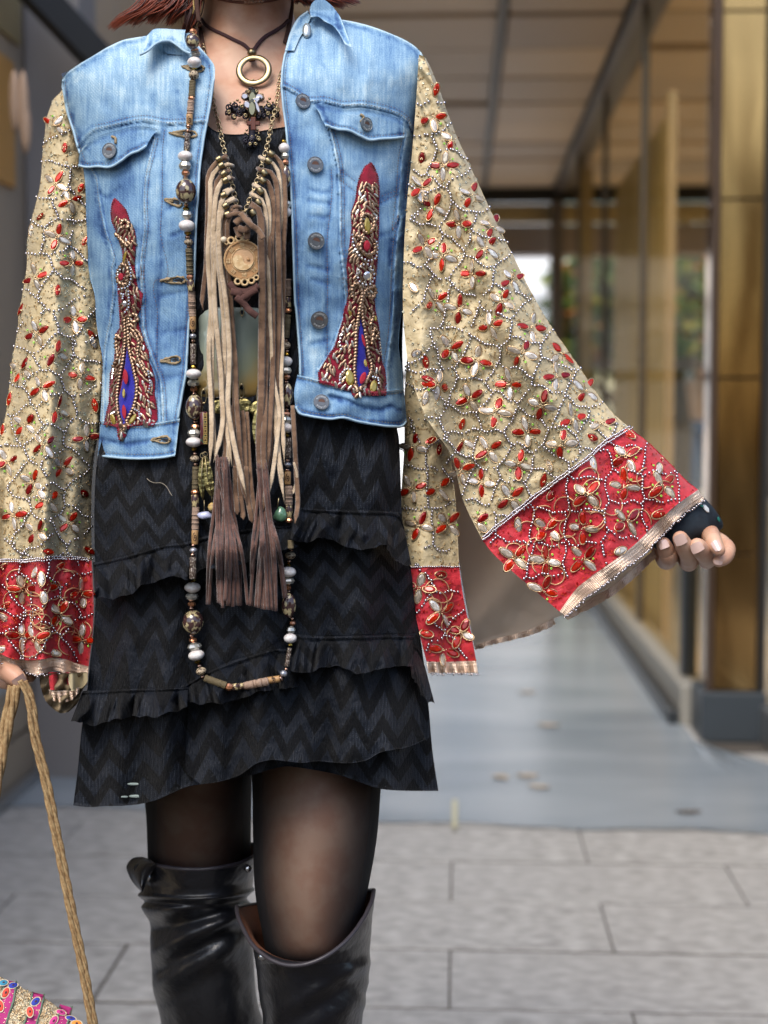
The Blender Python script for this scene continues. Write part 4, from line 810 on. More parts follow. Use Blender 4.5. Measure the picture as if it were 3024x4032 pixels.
def flower(side, u, v, rot, pat='rcrc', sc=1., dist=34):
    CEN[side].append((u, v))
    for k, c in enumerate(pat):
        if c == '.': continue
        a = rot + 90 * k + random.uniform(-9, 9); d_ = dist * sc * random.uniform(.92, 1.08)
        gem(side, u + d_ * math.cos(math.radians(a)), v + d_ * math.sin(math.radians(a)), a, c, sc)
        a2 = rot + 90 * k + 45; 
        if random.random() < .38:
            STK[side].append((u + 20 * math.cos(math.radians(a2)), v + 20 * math.sin(math.radians(a2)), a2)); GRN[side].append((u + 38 * math.cos(math.radians(a2)), v + 38 * math.sin(math.radians(a2))))
def single(side, u, v, a, c, sc=1.): CEN[side].append((u, v)); gem(side, u, v, a, c, sc)
for x, y, r_, p in ((645, 100, 5, 'rcrc'), (606, 207, -65, 'rcrc'), (300, 187, -35, 'rcrc'), (411, 240, 6, 'rcrc'), (775, 208, 48, 'rcrc'), (750, 307, 0, 'rcrc'), (237, 343, 12, 'rcrc'), (550, 340, 0, 'rcrc'), (383, 400, -28, 'rcrc'), (692, 428, -68, 'rcrc'), (493, 458, -78, 'rcrc'), (872, 372, -55, 'rcrc'), (820, 490, -20, 'rcrc'), (943, 515, -20, 'r.c.'), (628, 545, -8, 'rcrc'), (464, 622, -30, 'rcrc'), (588, 685, -82, 'rcrc'), (776, 597, -86, 'rcrc'), (347, 580, 120, 'r..c'), (430, 762, -86, 'rcrc'), (335, 712, -30, 'rccr'), (555, 828, -33, 'rcrc'), (408, 932, -38, 'rcrc'), (245, 785, -35, 'rcr.'), (135, 790, 160, 'rcrc'), (165, 948, -72, 'rcrc'), (285, 940, -40, 'rcrc'), (140, 610, -80, 'rcrc')):
    (uu, vv), = [q[:2] for q in Z5([(x, y)])]; flower('R', uu, vv, r_, p)
for x, y, a, c in ((345, 515, -75, 'r'), (213, 582, -25, 'r'), (247, 620, -75, 'r'), (902, 570, 20, 'r'), (190, 400, -80, 'c'), (190, 245, 80, 'r'), (155, 208, -30, 'c'), (725, 690, 60, 'c'), (697, 752, -75, 'r'), (200, 320, 20, 'r')):
    (uu, vv), = [q[:2] for q in Z5([(x, y)])]; single('R', uu, vv, a, c)
for x, y, r_, p in ((340, 440, 80, 'cr.r'), (415, 752, 5, 'rcrc'), (466, 585, -68, 'rcrc'), (262, 895, -35, 'rcrc'), (582, 945, -70, 'rcrc'), (345, 1020, -60, 'rcrr'), (513, 1127, -5, 'rcrc'), (283, 1272, -25, 'rcrc'), (405, 1345, -80, 'rcrc'), (683, 1292, -50, 'rcrc'), (600, 1458, 0, 'rcrc'), (850, 1500, -30, 'rcrc'), (355, 1635, -40, 'rcrc'), (792, 1640, -62, 'rcrc'), (510, 1690, -78, 'rcrc'), (722, 1795, -20, 'rcrc'), (720, 1150, -70, 'rcrc')):
    (uu, vv), = [q[:2] for q in Z4([(x, y)])]; flower('R', uu, vv, r_, p, .93)
for x, y, a, c in ((357, 255, -80, 'r'), (270, 700, -80, 'r'), (215, 1545, 50, 'c'), (245, 945, 80, 'c')):
    (uu, vv), = [q[:2] for q in Z4([(x, y)])]; single('R', uu, vv, a, c, .95)
for x, y, r_, p in ((1050, 652, -40, 'rcrc'), (1200, 668, 100, 'c.rc'), (1043, 777, -88, 'rcrc'), (1205, 778, -38, 'rcrc'), (883, 812, -48, 'rcrc'), (870, 955, -88, 'rcrc'), (1052, 930, -40, 'rcrc'), (712, 962, -45, 'rcrc'), (703, 1098, -85, 'rcrc'), (872, 1088, -45, 'rcrc'), (572, 1085, -50, 'rcrc'), (695, 1225, 20, 'rrcr'), (165, 1215, -80, 'crcr'), (252, 1320, -40, 'rcrc'), (342, 1405, -60, 'rcrr'), (268, 1480, 10, 'rcr.')):
    (uu, vv), = [q[:2] for q in Z5([(x, y)])]; flower('R', uu, vv, r_, p, 1.05)
for x, y, a, c in ((905, 684, 80, 'c'), (735, 812, -50, 'r'), (587, 945, 85, 'c'), (1193, 896, -15, 'r'), (1025, 1055, -20, 'c'), (255, 1157, 5, 'r'), (195, 1410, 10, 'r'), (1335, 770, 30, 'r'), (1060, 555, 40, 'r')):
    (uu, vv), = [q[:2] for q in Z5([(x, y)])]; single('R', uu, vv, a, c, 1.1)
for x, y, r_, p in ((290, 192, -15, 'rcrc'), (565, 72, 0, 'rcrc'), (298, 630, -25, 'rcrc'), (590, 518, -3, 'rcrc'), (172, 918, -62, 'rcrc'), (435, 790, -65, 'rcr.'), (635, 968, 5, 'rcrc'), (340, 1065, -25, 'rcrc'), (448, 1232, -65, 'rcr.'), (205, 1350, -55, 'rcrc'), (350, 1510, -35, 'rcrc'), (680, 1458, -5, 'rcrc'), (497, 1690, -50, 'rcrc'), (60, 1650, -25, 'rcrc'), (262, 1810, -60, 'rcrc'), (375, 1955, -40, 'rcrc'), (108, 2072, -15, 'rcrc'), (545, 2130, -50, 'rcrc'), (288, 2200, -60, 'rcrc')):
    (uu, vv), = [q[:2] for q in Z6([(x, y)])]; flower('L', uu, vv, r_, p, .92)
for x, y, a, c in ((455, 290, -80, 'r'), (82, 1150, -80, 'r'), (660, 1895, 30, 'r'), (718, 640, 50, 'r'), (752, 1195, 80, 'r'), (172, 440, -70, 'r'), (28, 1400, -75, 'r'), (735, 700, 70, 'c')):
    (uu, vv), = [q[:2] for q in Z6([(x, y)])]; single('L', uu, vv, a, c, .95)
for x, y, r_, p in ((475, 1098, 40, 'c.rc'), (485, 1600, -55, 'rcrc'), (605, 1750, -25, 'rcrc'), (500, 2070, -70, 'rcrc')):
    (uu, vv), = [q[:2] for q in B8([(x, y)])]; flower('L', uu, vv, r_, p, .88)
for x, y, a, c in ((357, 1890, -25, 'r'), (280, 2010, -80, 'c'), (700, 1640, -60, 'r'), (740, 2105, -60, 'r'), (565, 1290, -80, 'r')):
    (uu, vv), = [q[:2] for q in B8([(x, y)])]; single('L', uu, vv, a, c, .85)
for x, y, r_, p in ((162, 588, -5, 'rcrc'), (312, 580, 0, 'rcrc'), (590, 625, -8, 'rcrc'), (428, 775, -50, 'rcrc'), (155, 930, -3, 'rcrc'), (598, 952, 0, 'rcrc'), (255, 950, -20, 'rc.c')):
    (uu, vv), = [q[:2] for q in Z7([(x, y)])]; flower('L', uu, vv, r_, p, 1.)
for x, y, a, c in ((422, 437, -50, 'r'), (35, 800, 45, 'c'), (40, 715, -30, 'r'), (388, 1050, 15, 'c'), (262, 465, -70, 'c'), (20, 435, -30, 'r'), (10, 1030, -10, 'c'), (645, 310, 30, 'r'), (345, 318, 10, 'r')):
    (uu, vv), = [q[:2] for q in Z7([(x, y)])]; single('L', uu, vv, a, c, 1.)
# gold bead settings round each stone, centre knots, silver bead lines, sequins
sV, sF = ico(1); oV, oF = ico(0)
def bmats(lst, r): return [m @ Matrix.Diagonal((r, r, r, 1)) for m in lst]
for side in 'RL':
    par = SETS[side][1]; bvs = SETS[side][0]; rim = []
    tV, tF = torus(1.0, .13, 16, 4); scatter('gem_setting', tV, tF, [m @ Matrix.Diagonal((.98, .98, .8, 1)) for m in bez[side]], M('setting_gold', (.78, .54, .30), .28, metal=.9, bump=.8, bs=1800, bdist=.0004), par)
    kn = []
    for (u, v) in CEN[side]:
        for q in range(5):
            m = frame(bvs, u + random.uniform(-7, 7), v + random.uniform(-7, 7), 0, .002, *([3.3 * MPX] * 3))
            if m: kn.append(m)
    scatter('gold_bead', sV, sF, kn, m_gold, par)
    # net of silver beads: drawn midway between neighbouring motifs
    cen = np.array(CEN[side]); x0, x1, y0, y1 = (1560, 2800, 200, 2740) if side == 'R' else (-40, 420, 340, 2640)
    X, Y = np.meshgrid(np.arange(x0, x1, 2.5), np.arange(y0, y1, 2.5)); wx = X + 22 * vn(X / 60, Y / 60, 90); wy = Y + 22 * vn(X / 60, Y / 60, 91) + 6 * np.sin(X / 14.)
    dd = np.full(X.shape, 1e9); d2 = np.full(X.shape, 1e9)
    for c in cen:
        q = np.hypot(wx - c[0], wy - c[1]); n1 = np.minimum(dd, q); d2 = np.minimum(d2, np.maximum(dd, q)); dd = n1
    ok = (d2 - dd < 4.5) & (dd < 105) & (vn(X / 45, Y / 45, 95) > -.36)
    pts = np.stack([X[ok], Y[ok]], -1); RG.shuffle(pts)
    # order by scan so neighbouring beads touch in rows
    pts = pts[np.lexsort((pts[:, 0] // 3, pts[:, 1] // 3))]; cell = {}; keep = []
    for p in pts:
        k = (int(p[0] // 9), int(p[1] // 9)); good = True
        for a in (-1, 0, 1):
            for b in (-1, 0, 1):
                for q in cell.get((k[0] + a, k[1] + b), ()):
                    if (q[0] - p[0]) ** 2 + (q[1] - p[1]) ** 2 < 140: good = False; break
        if good: cell.setdefault(k, []).append(p); keep.append(p)
    ms = []
    for p in keep:
        m = frame(bvs, p[0] + random.uniform(-1, 1), p[1] + random.uniform(-1, 1), 0, .0012)
        if m: r = 6.0 * MPX * random.choice((1, 1, 1, 1.12, .85)); ms.append(m @ Matrix.Diagonal((r, r, r, 1)))
    # seam lines of beads along the top of the red borders
    line = BND if side == 'R' else LB2; lp = linpath(line, 120 if side == 'R' else 70)
    for o2 in (-5, 4):
        for p in lp:
            m = frame(bvs, p[0] + o2 * .6, p[1] + o2 + random.uniform(-1.5, 1.5), 0, .0022)
            if m: r = 4.6 * MPX; ms.append(m @ Matrix.Diagonal((r, r, r, 1)))
    if side == 'R':
        for p in linpath(Z5([(108, 1124), (335, 1122)]), 28):
            m = frame(bvs, p[0], p[1], 0, .002);
            if m: r = 4.6 * MPX; ms.append(m @ Matrix.Diagonal((r, r, r, 1)))
    scatter('silver_bead', sV, sF, ms, m_silver, par); print('silver', side, len(ms))
    # outermost beads under the metallic edging
    em_ = []
    for (path, bb, n) in (((HEMO, [t1_b], 95), (Z5([(203, 1578), (418, 1578)]), [t2_b], 22)) if side == 'R' else ((E_o, [t3_b], 80),)):
        for k, p in enumerate(linpath(path, n)):
            m = frame(bb, p[0] - 4 + random.uniform(-3, 3), p[1] - 6, 0, .001) or None
            if m is not None: m = m.copy(); m.translation += Vector((.001, 0, -.002 * (1 + random.random()))); r = 4.6 * MPX; em_.append(m @ Matrix.Diagonal((r, r, r, 1)))
    scatter('edging_bead', sV, sF, em_, m_silver, par)
    # tiny sequins and gold thread knots in the ground
    sq = []; gd = []; rd = []
    n = 6500 if side == 'R' else 3000
    for k in range(n):
        u = random.uniform(x0, x1); v = random.uniform(y0, y1); h = hit(bvs, u, v)
        if h is None: continue
        m = frame(bvs, u, v, random.uniform(0, 180), .0008)
        inred = any(hit([b_], u, v) for b_ in ((rr_b, st2_b) if side == 'R' else (rl_b,)))
        if inred: rd.append(m @ Matrix.Diagonal((3.6 * MPX, 3.6 * MPX, .6 * MPX, 1)))
        elif random.random() < .28: sq.append(m @ Matrix.Diagonal((5 * MPX, 5 * MPX, 1 * MPX, 1)))
        else: gd.append(m @ Matrix.Diagonal((random.uniform(2.5, 7) * MPX, 2.1 * MPX, 2 * MPX, 1)))
    dV, dF = torus(.72, .3, 8, 4)
    scatter('sequin', dV, dF, sq, M('sequin_pale', (.70, .70, .55), .15, metal=.8), par); scatter('gold_knot', oV, oF, gd, M('bronze_thread', (.50, .34, .16), .35, metal=.7), par)
    hlf = len(rd) // 2; scatter('red_sequin', dV, dF, rd[:hlf], M('seq_red', (.55, .01, .01), .2, metal=.7), par); scatter('orange_sequin', dV, dF, rd[hlf:], M('seq_or', (.85, .10, .03), .15, metal=.5), par)
    gm = [frame(bvs, u, v, 0, .0016, *([5.0 * MPX] * 3)) for u, v in GRN[side]]; scatter('green_sequin', *torus(.6, .38, 10, 5), [m for m in gm if m], M('green_glass', (.32, .72, .06), .12, metal=.3, coat=1), par)
    sk = [frame(bvs, u, v, a, .0018, 11 * MPX, 2.2 * MPX, 2.2 * MPX) for u, v, a in STK[side]]; scatter('bugle_bead', sV, sF, [m for m in sk if m], M('bugle', (.30, .15, .07), .2, metal=.8), par)
    # gold couching threads curling over the red borders
    th = []
    for k in range(46 if side == 'R' else 24):
        c = (random.uniform(2000, 2640), random.uniform(1850, 2350)) if side == 'R' and k < 34 else ((random.uniform(1630, 1840), random.uniform(2260, 2580)) if side == 'R' else (random.uniform(10, 340), random.uniform(2240, 2550)))
        a0 = random.uniform(0, 6); R0 = random.uniform(30, 50); pp = [on([b_ for b_ in ([rr_b, st2_b] if side == 'R' else [rl_b])], c[0] + R0 * math.cos(a0 + w), c[1] + R0 * math.sin(a0 + w), .0014) for w in np.linspace(0, 3.6, 14)]
        if all(p is not None for p in pp): th.append(tube([tuple(p) for p in pp], .00062, 4))
    if th: ob('couched_thread', *join(th), M('couch', (.70, .42, .22), .4, metal=.3), par, kind='stuff')
print('gems', cnt)

# ================================================================ DENIM JACKET
T_JL = [(60, 240), (250, 240), (600, 308), (900, 345), (1400, 385), (1750, 385)]; T_JR = [(60, 1690), (250, 1690), (520, 1640), (700, 1615), (1000, 1612), (1400, 1580), (1750, 1605)]
def d_jk(u, v, off=0.):
    L0 = tab(v, T_JL); R0 = tab(v, T_JR); uc = (L0 + R0) / 2; hw = (R0 - L0) / 2 * 1.01; x = np.clip(np.abs(u - uc) / hw, 0, .999)
    R_ = tab(v, T_R) + .017
    sh = .03 * np.clip((330 - v) / 250, 0, 1) ** 2          # shoulders roll back
    return 1.5 - R_ * (.22 + .78 * np.sqrt(1 - x ** 2.4)) + sh - off
SEAMS = []
def segdist(u, v, pts):
    p = np.array([q[:2] for q in pts], float); d = np.full(np.shape(u), 1e9); sg = np.zeros(np.shape(u))
    for a, b in zip(p[:-1], p[1:]):
        w = b - a; L2 = (w ** 2).sum() + 1e-9; t = np.clip(((u - a[0]) * w[0] + (v - a[1]) * w[1]) / L2, 0, 1); q = np.hypot(u - a[0] - t * w[0], v - a[1] - t * w[1])
        side = np.sign((u - a[0]) * w[1] - (v - a[1]) * w[0]); m = q < d; sg = np.where(m, side, sg); d = np.minimum(d, q)
    return d, sg
def denim_mat():
    m, nt, N, L, b = NM('washed_denim'); at = N.new('ShaderNodeAttribute'); at.attribute_name = 'wear'; tc = N.new('ShaderNodeTexCoord')
    def noise(sc, st, det=3, dist=0):
        mp = N.new('ShaderNodeMapping'); mp.inputs['Scale'].default_value = st; L.new(tc.outputs['UV'], mp.inputs[0]); n = N.new('ShaderNodeTexNoise'); n.inputs['Scale'].default_value = sc; n.inputs['Detail'].default_value = det; n.inputs['Distortion'].default_value = dist; L.new(mp.outputs[0], n.inputs[0]); return n.outputs[0]
    def mt(op, a, c=None):
        n = N.new('ShaderNodeMath'); n.operation = op
        for k, x in enumerate((a, c)):
            if x is None: continue
            if isinstance(x, (int, float)): n.inputs[k].default_value = x
            else: L.new(x, n.inputs[k])
        return n.outputs[0]
    slub = noise(1, (420, 34, 1), 4, .5); mot = noise(36, (1, .6, 1), 5, .3); fine = noise(900, (1, 1, 1), 2)
    w = mt('ADD', at.outputs['Fac'], mt('ADD', mt('MULTIPLY', mt('SUBTRACT', slub, .5), .55), mt('ADD', mt('MULTIPLY', mt('SUBTRACT', mot, .5), .85), mt('MULTIPLY', mt('SUBTRACT', fine, .5), .7))))
    r = N.new('ShaderNodeValToRGB'); e = r.color_ramp.elements; e[0].position = .05; e[0].color = (.030, .075, .20, 1); e[1].position = .95; e[1].color = (.44, .58, .66, 1)
    for p, c in ((.3, (.075, .16, .32)), (.55, (.155, .285, .45)), (.78, (.27, .42, .555))): x = e.new(p); x.color = (*c, 1)
    L.new(w, r.inputs[0]); L.new(r.outputs[0], b.inputs['Base Color']); b.inputs['Roughness'].default_value = .85; b.inputs['Specular IOR Level'].default_value = .25
    wv = N.new('ShaderNodeTexWave'); wv.wave_type = 'BANDS'; wv.bands_direction = 'DIAGONAL'; wv.inputs['Scale'].default_value = 190; wv.inputs['Distortion'].default_value = 1.5; wv.inputs['Detail'].default_value = 1; L.new(tc.outputs['UV'], wv.inputs[0])
    bp = N.new('ShaderNodeBump'); bp.inputs['Strength'].default_value = .5; bp.inputs['Distance'].default_value = .0009; L.new(mt('ADD', mt('MULTIPLY', wv.outputs['Fac'], .2), mt('ADD', mt('MULTIPLY', fine, .4), mt('MULTIPLY', slub, .6))), bp.inputs['Height']); L.new(bp.outputs[0], b.inputs['Normal'])
    MATS['denim'] = m; return m
m_den = denim_mat(); m_st = M('brown_thread', (.20, .115, .09), .7); m_stt = M('tan_thread', (.30, .225, .13), .8)
def seamfield(u, v, seams):
    """relief (m, towards the viewer) and dye wear of a panel from its seams: (pts, kind)"""
    hgt = np.zeros(u.shape); wr = np.full(u.shape, .63)
    for pts, kd, amt in seams:
        d, sg = segdist(u, v, pts); pk = vn(u / 11, v / 11, 44) + .6 * vn(u / 24, v / 24, 45)
        if kd == 'fell':        # flat-felled seam: a step and a puckered band on one side
            on_ = np.exp(-((d - 9) / 9) ** 2) * (sg * amt > 0)
            hgt += .0022 * np.clip(1 - d / 22, 0, 1) * (sg * amt > 0) - .0014 * np.exp(-(d / 2.6) ** 2) + .0022 * pk * on_
            wr += -.30 * np.exp(-(d / 3.2) ** 2) + .26 * np.exp(-((d - 7) / 5) ** 2) * (sg * amt > 0) * (1 + 1.2 * pk) - .20 * np.exp(-((d - 20) / 9) ** 2) * (sg * amt > 0) * (1 + 1.6 * pk)
        elif kd == 'edge':      # folded outer edge
            hgt += .0012 * np.exp(-((d - 4) / 5) ** 2) - .0006 * np.exp(-((d - 17) / 4) ** 2) + .0006 * pk * np.exp(-(d / 26) ** 2)
            wr += .34 * np.exp(-(d / 5) ** 2) - .22 * np.exp(-((d - 17) / 9) ** 2) * (1 + 1.6 * pk)
        elif kd == 'puck':      # dark worn streak
            wr += -.28 * amt * np.exp(-(d / 12) ** 2) * (1 + 1.2 * pk); hgt -= .0012 * amt * np.exp(-(d / 9) ** 2)
        elif kd == 'fold':      # soft fold ridge
            hgt += .0045 * amt * np.exp(-(d / 22) ** 2); wr += .10 * amt * np.exp(-(d / 14) ** 2)
    return hgt, wr
def stitches(par, path_list, bvs, mat=None, step=11, lift=.0016):
    ms = []
    for pts in path_list:
        L_ = sum(math.dist(a[:2], b[:2]) for a, b in zip(pts[:-1], pts[1:])); p = smoothpath([q[:2] for q in pts], max(4, int(L_ / step)))
        for a, b in zip(p[:-1], p[1:]):
            an = math.degrees(math.atan2(b[1] - a[1], b[0] - a[0])); m = frame(bvs, (a[0] + b[0]) / 2, (a[1] + b[1]) / 2, an, lift * .5, 3.6 * MPX, 1.25 * MPX, 1.2 * MPX, flatten=.2)
            if m: ms.append(m)
    return scatter('stitching', sV, sF, ms, mat or m_st, par)
jk = None
def panel(name, L_, R_, T_, B_, nt, ns, seams, par, off=0., thick=.0024, extra=None, base=d_jk):
    g = coons(L_, R_, T_, B_, nt, ns); u, v, t, s = g; h, w = seamfield(u, v, seams)
    D = base(u, v, off) - h + .004 * fbm(u / 210, v / 260, 81) + .0022 * fbm(u / 70, v / 90, 83)
    if extra is not None: D = D + extra(u, v, t, s)
    w = w - .02 + .15 * np.clip((640 - v) / 450, 0, 1) + .26 * fbm(u / 230, v / 200, 85) + .14 * fbm(u / 60, v / 40, 86)
    return cloth(name, g, D, m_den, par, thick, attr={'wear': w})
# picture-left panel
JLo = Z1([(925, 238), (800, 262), (700, 308), (600, 368), (500, 428), (440, 470), (402, 522), (402, 560), (412, 620), (432, 730), (470, 850), (500, 960), (535, 1060), (556, 1200), (562, 1400), (572, 1600), (590, 1825)]) + Z6([(745, 300), (762, 520), (785, 680), (812, 830), (808, 1000), (800, 1200), (792, 1322)])
JLi = Z1([(1240, 215), (1300, 300), (1372, 385), (1396, 420), (1402, 520), (1378, 690), (1352, 830), (1330, 960), (1312, 1100), (1302, 1250), (1288, 1430), (1282, 1600), (1275, 1790)]) + Z6([(1540, 250), (1522, 420), (1502, 620), (1492, 800), (1480, 960), (1455, 1100), (1420, 1305)])
JLb = Z6([(792, 1322), (900, 1355), (1000, 1370), (1150, 1370), (1300, 1350), (1420, 1305)])
yokeL = Z1([(505, 975), (560, 905), (620, 855), (720, 835), (840, 805), (950, 792), (1080, 815), (1200, 815), (1345, 800)])
s1 = Z1([(1000, 900), (975, 1010), (945, 1130), (930, 1300), (935, 1500), (915, 1650), (905, 1825)]) + Z6([(1100, 100), (1110, 300), (1120, 600), (1180, 800), (1260, 1000), (1280, 1320)])
plL = Z1([(1075, 845), (1062, 1000), (1062, 1300), (1050, 1500), (1055, 1825)]) + Z6([(1262, 200), (1250, 500), (1245, 800), (1248, 1000), (1240, 1330)])
s2 = Z1([(585, 1060), (640, 1150), (660, 1300), (700, 1500), (760, 1700)]) + Z6([(905, 100), (915, 300), (890, 520), (850, 720), (835, 900), (830, 1320)])
armL = [(p[0] + 2, p[1]) for p in JLo[6:13]]
seamL = [(JLi, 'edge', 1), (yokeL, 'fell', 1), (s1, 'fell', 1), (plL, 'puck', .8), (s2, 'fell', -1), (armL, 'edge', 1), (JLo[:7], 'edge', 1), (Z1([(470, 800), (450, 600), (470, 520)]), 'puck', .7),
         (Z1([(700, 480), (650, 700), (600, 860)]), 'fold', .5), (Z1([(840, 420), (800, 600), (760, 800)]), 'fold', .4), (Z1([(1030, 330), (1010, 500), (1000, 700)]), 'puck', .35), (Z1([(780, 1230), (700, 1300), (640, 1250)]), 'puck', .8), (Z1([(640, 1480), (720, 1600), (880, 1500)]), 'puck', .8), (Z1([(1200, 1300), (1100, 1360)]), 'puck', .9), (Z1([(1230, 1500), (1120, 1540)]), 'puck', .9), (Z1([(1160, 600), (1180, 760)]), 'puck', .7), (Z6([(1280, 330), (1470, 300)]), 'puck', .7), (Z6([(1290, 620), (1460, 600)]), 'puck', .6), (Z6([(1280, 980), (1450, 960)]), 'puck', .6)]
jacket, jl_b = panel('denim_jacket', JLo, JLi, Z1([(925, 238), (1000, 222), (1080, 215), (1160, 212), (1240, 215)]), JLb, 230, 90, seamL, person)
wbL_L = Z6([(800, 1320), (785, 1450), (774, 1605)]); wbL_R = Z6([(1424, 1303), (1410, 1400), (1402, 1480), (1386, 1605)]); wbL_T = Z6([(800, 1320), (880, 1335), (1000, 1350), (1150, 1350), (1300, 1325), (1424, 1303)]); wbL_B = Z6([(774, 1605), (880, 1618), (1000, 1628), (1200, 1628), (1300, 1620), (1386, 1605)])
wb1 = Z6([(790, 1465), (900, 1490), (1000, 1508), (1100, 1492), (1200, 1478)])
wbL, wbl_b = panel('waistband', wbL_L, wbL_R, wbL_T, wbL_B, 44, 90, [(wbL_T, 'edge', 1), (wbL_B, 'edge', 1), (wbL_R, 'edge', 1), (wb1, 'puck', 1.2), (Z6([(1200, 1490), (1380, 1470)]), 'fold', .3)], jacket, .006, .004)
# pocket flap left
fl_T = Z1([(560, 945), (620, 905), (700, 870), (780, 850), (860, 830), (950, 828), (1040, 845)]); fl_B = Z1([(512, 1085), (560, 1098), (640, 1095), (720, 1098), (790, 1060), (850, 1015), (920, 985), (955, 960)])
fl, fl_b = panel('pocket_flap', Z1([(560, 945), (535, 965), (515, 1020), (512, 1085)]), Z1([(1040, 845), (1000, 880), (975, 920), (955, 960)]), fl_T, fl_B, 44, 60, [(fl_B, 'edge', 1), (Z1([(560, 945), (515, 1000), (512, 1085)]), 'edge', 1), (offs(fl_T, 5, 12), 'puck', .6)], jacket, .0065, .0025, extra=lambda u, v, t, s: -.004 * np.sin(math.pi * s) * t)
# picture-right panel
JRi = Z2([(866, 112), (820, 128), (770, 185), (725, 265), (700, 340), (680, 440), (674, 560), (685, 700), (702, 830), (716, 1000), (728, 1150), (738, 1300), (746, 1500), (752, 1700), (756, 1825)]) + Z3([(1122, 560), (1136, 720), (1150, 900), (1160, 1040), (1160, 1165)])
JRo = Z2([(1075, 128), (1150, 142), (1260, 170), (1400, 222), (1500, 268), (1560, 310), (1595, 350), (1618, 420), (1616, 520), (1600, 650), (1585, 780), (1565, 900), (1545, 1000), (1525, 1150), (1512, 1300), (1508, 1500), (1505, 1700)]) + Z9([(782, 1060), (770, 1250), (748, 1420), (745, 1560), (765, 1680), (778, 1880)])
JRb = [JRi[-1]] + Z9([(60, 1790), (130, 1815), (250, 1850), (400, 1875), (560, 1895), (700, 1890)]) + [JRo[-1]]
yokeR = Z2([(690, 575), (760, 610), (850, 670), (960, 670), (1080, 700), (1200, 695), (1330, 720), (1440, 755), (1500, 800), (1520, 850), (1560, 885)])
sR1 = Z2([(985, 850), (1010, 950), (1040, 1100), (1050, 1300), (1052, 1600), (1080, 1825)]) + Z9([(300, 1000), (320, 1240), (200, 1570), (110, 1700)])
plR = Z9([(210, 130), (215, 300), (175, 700), (180, 1000), (175, 1400), (185, 1780)])
sR2 = Z2([(1490, 860), (1460, 1000), (1440, 1250), (1420, 1500)]) + Z9([(755, 500), (720, 700), (700, 1000), (690, 1250), (680, 1400), (640, 1700), (645, 1880)])
pkt = Z9([(270, 140), (330, 175), (400, 230)]); pkt2 = Z9([(275, 215), (400, 310)]); pkt3 = Z9([(600, 350), (680, 320), (745, 285), (750, 200)]); pkt4 = Z9([(590, 400), (740, 330)])
seamR = [(JRi, 'edge', 1), (yokeR, 'fell', 1), (sR1, 'fell', 1), (plR, 'puck', .8), (sR2, 'fell', 1), (JRo[6:17], 'edge', 1), (JRo[:8], 'edge', 1), (pkt, 'puck', .7), (pkt2, 'puck', .7), (pkt3, 'puck', .7), (pkt4, 'puck', .8), (Z9([(690, 700), (675, 900)]), 'puck', 1.2),
         (Z2([(900, 180), (930, 350), (960, 470)]), 'puck', .5), (Z2([(1060, 380), (1080, 560)]), 'fold', .4), (Z2([(1250, 260), (1240, 500), (1210, 700)]), 'fold', .4), (Z9([(40, 300), (190, 320)]), 'puck', .8), (Z9([(40, 380), (190, 410)]), 'puck', .9), (Z9([(40, 500), (190, 520)]), 'puck', .8), (Z9([(40, 900), (180, 930)]), 'puck', .8), (Z9([(60, 1010), (190, 1040)]), 'puck', .7), (Z9([(50, 1520), (190, 1480)]), 'puck', .8), (Z9([(580, 660), (680, 640), (740, 560)]), 'puck', .7), (Z9([(760, 700), (800, 500), (830, 300)]), 'fold', .7), (Z9([(740, 1100), (700, 1500)]), 'fold', .6)]
g_top = Z2([(866, 112), (930, 105), (1000, 112), (1075, 128)])
jr, jr_b = panel('front_panel', JRi, JRo, g_top, JRb, 230, 105, seamR, jacket)
wbR_T = [JRi[-1]] + Z9([(60, 1785), (130, 1808), (250, 1845), (400, 1868), (560, 1890), (700, 1885)]) + [(JRo[-1][0] + 2, JRo[-1][1] - 4)]; wbR_B = Z3([(1135, 1420), (1165, 1472), (1230, 1492), (1320, 1508), (1408, 1518)]) + Z9([(300, 2110), (420, 2140), (560, 2165), (700, 2180), (770, 2175), (806, 2130)])
wbR_T[0] = (wbR_T[0][0] - 6, wbR_T[0][1] - 4)
wbR, wbr_b = panel('waistband', [wbR_T[0]] + Z3([(1122, 1300), (1128, 1380), (1135, 1420)]), [wbR_T[-1]] + Z9([(790, 1950), (800, 2050), (806, 2130)]), wbR_T, wbR_B, 50, 100, [(wbR_T, 'edge', 1), (wbR_B, 'edge', 1), (Z9([(200, 1935), (330, 1965), (460, 2020), (600, 2040), (680, 2010), (760, 2050)]), 'puck', 1.4), (Z9([(220, 1900), (400, 1940), (560, 1990), (700, 1960)]), 'fold', .5), (Z9([(0, 2060), (200, 2090), (500, 2140), (790, 2150)]), 'puck', .6)], jacket, .006, .004, extra=lambda u, v, t, s: .003 * np.sin(u / 34 + t * 4) * np.sin(math.pi * t))
fr_T = Z2([(880, 680), (960, 682), (1080, 708), (1200, 702), (1330, 728), (1435, 762), (1478, 800)]); fr_B = Z2([(968, 825), (1040, 850), (1120, 862), (1190, 895), (1260, 922), (1320, 915), (1400, 910), (1482, 902)])
fr, fr_b = panel('pocket_flap', Z2([(880, 680), (920, 730), (945, 790), (968, 825)]), Z2([(1478, 800), (1480, 850), (1482, 902)]), fr_T, fr_B, 44, 70, [(fr_B, 'edge', 1), (Z2([(880, 680), (920, 730), (968, 825)]), 'edge', 1), (Z2([(1478, 800), (1482, 902)]), 'edge', 1), (offs(fr_T, 2, 14), 'puck', .6)], jacket, .0065, .0025, extra=lambda u, v, t, s: -.004 * np.sin(math.pi * s) * t)
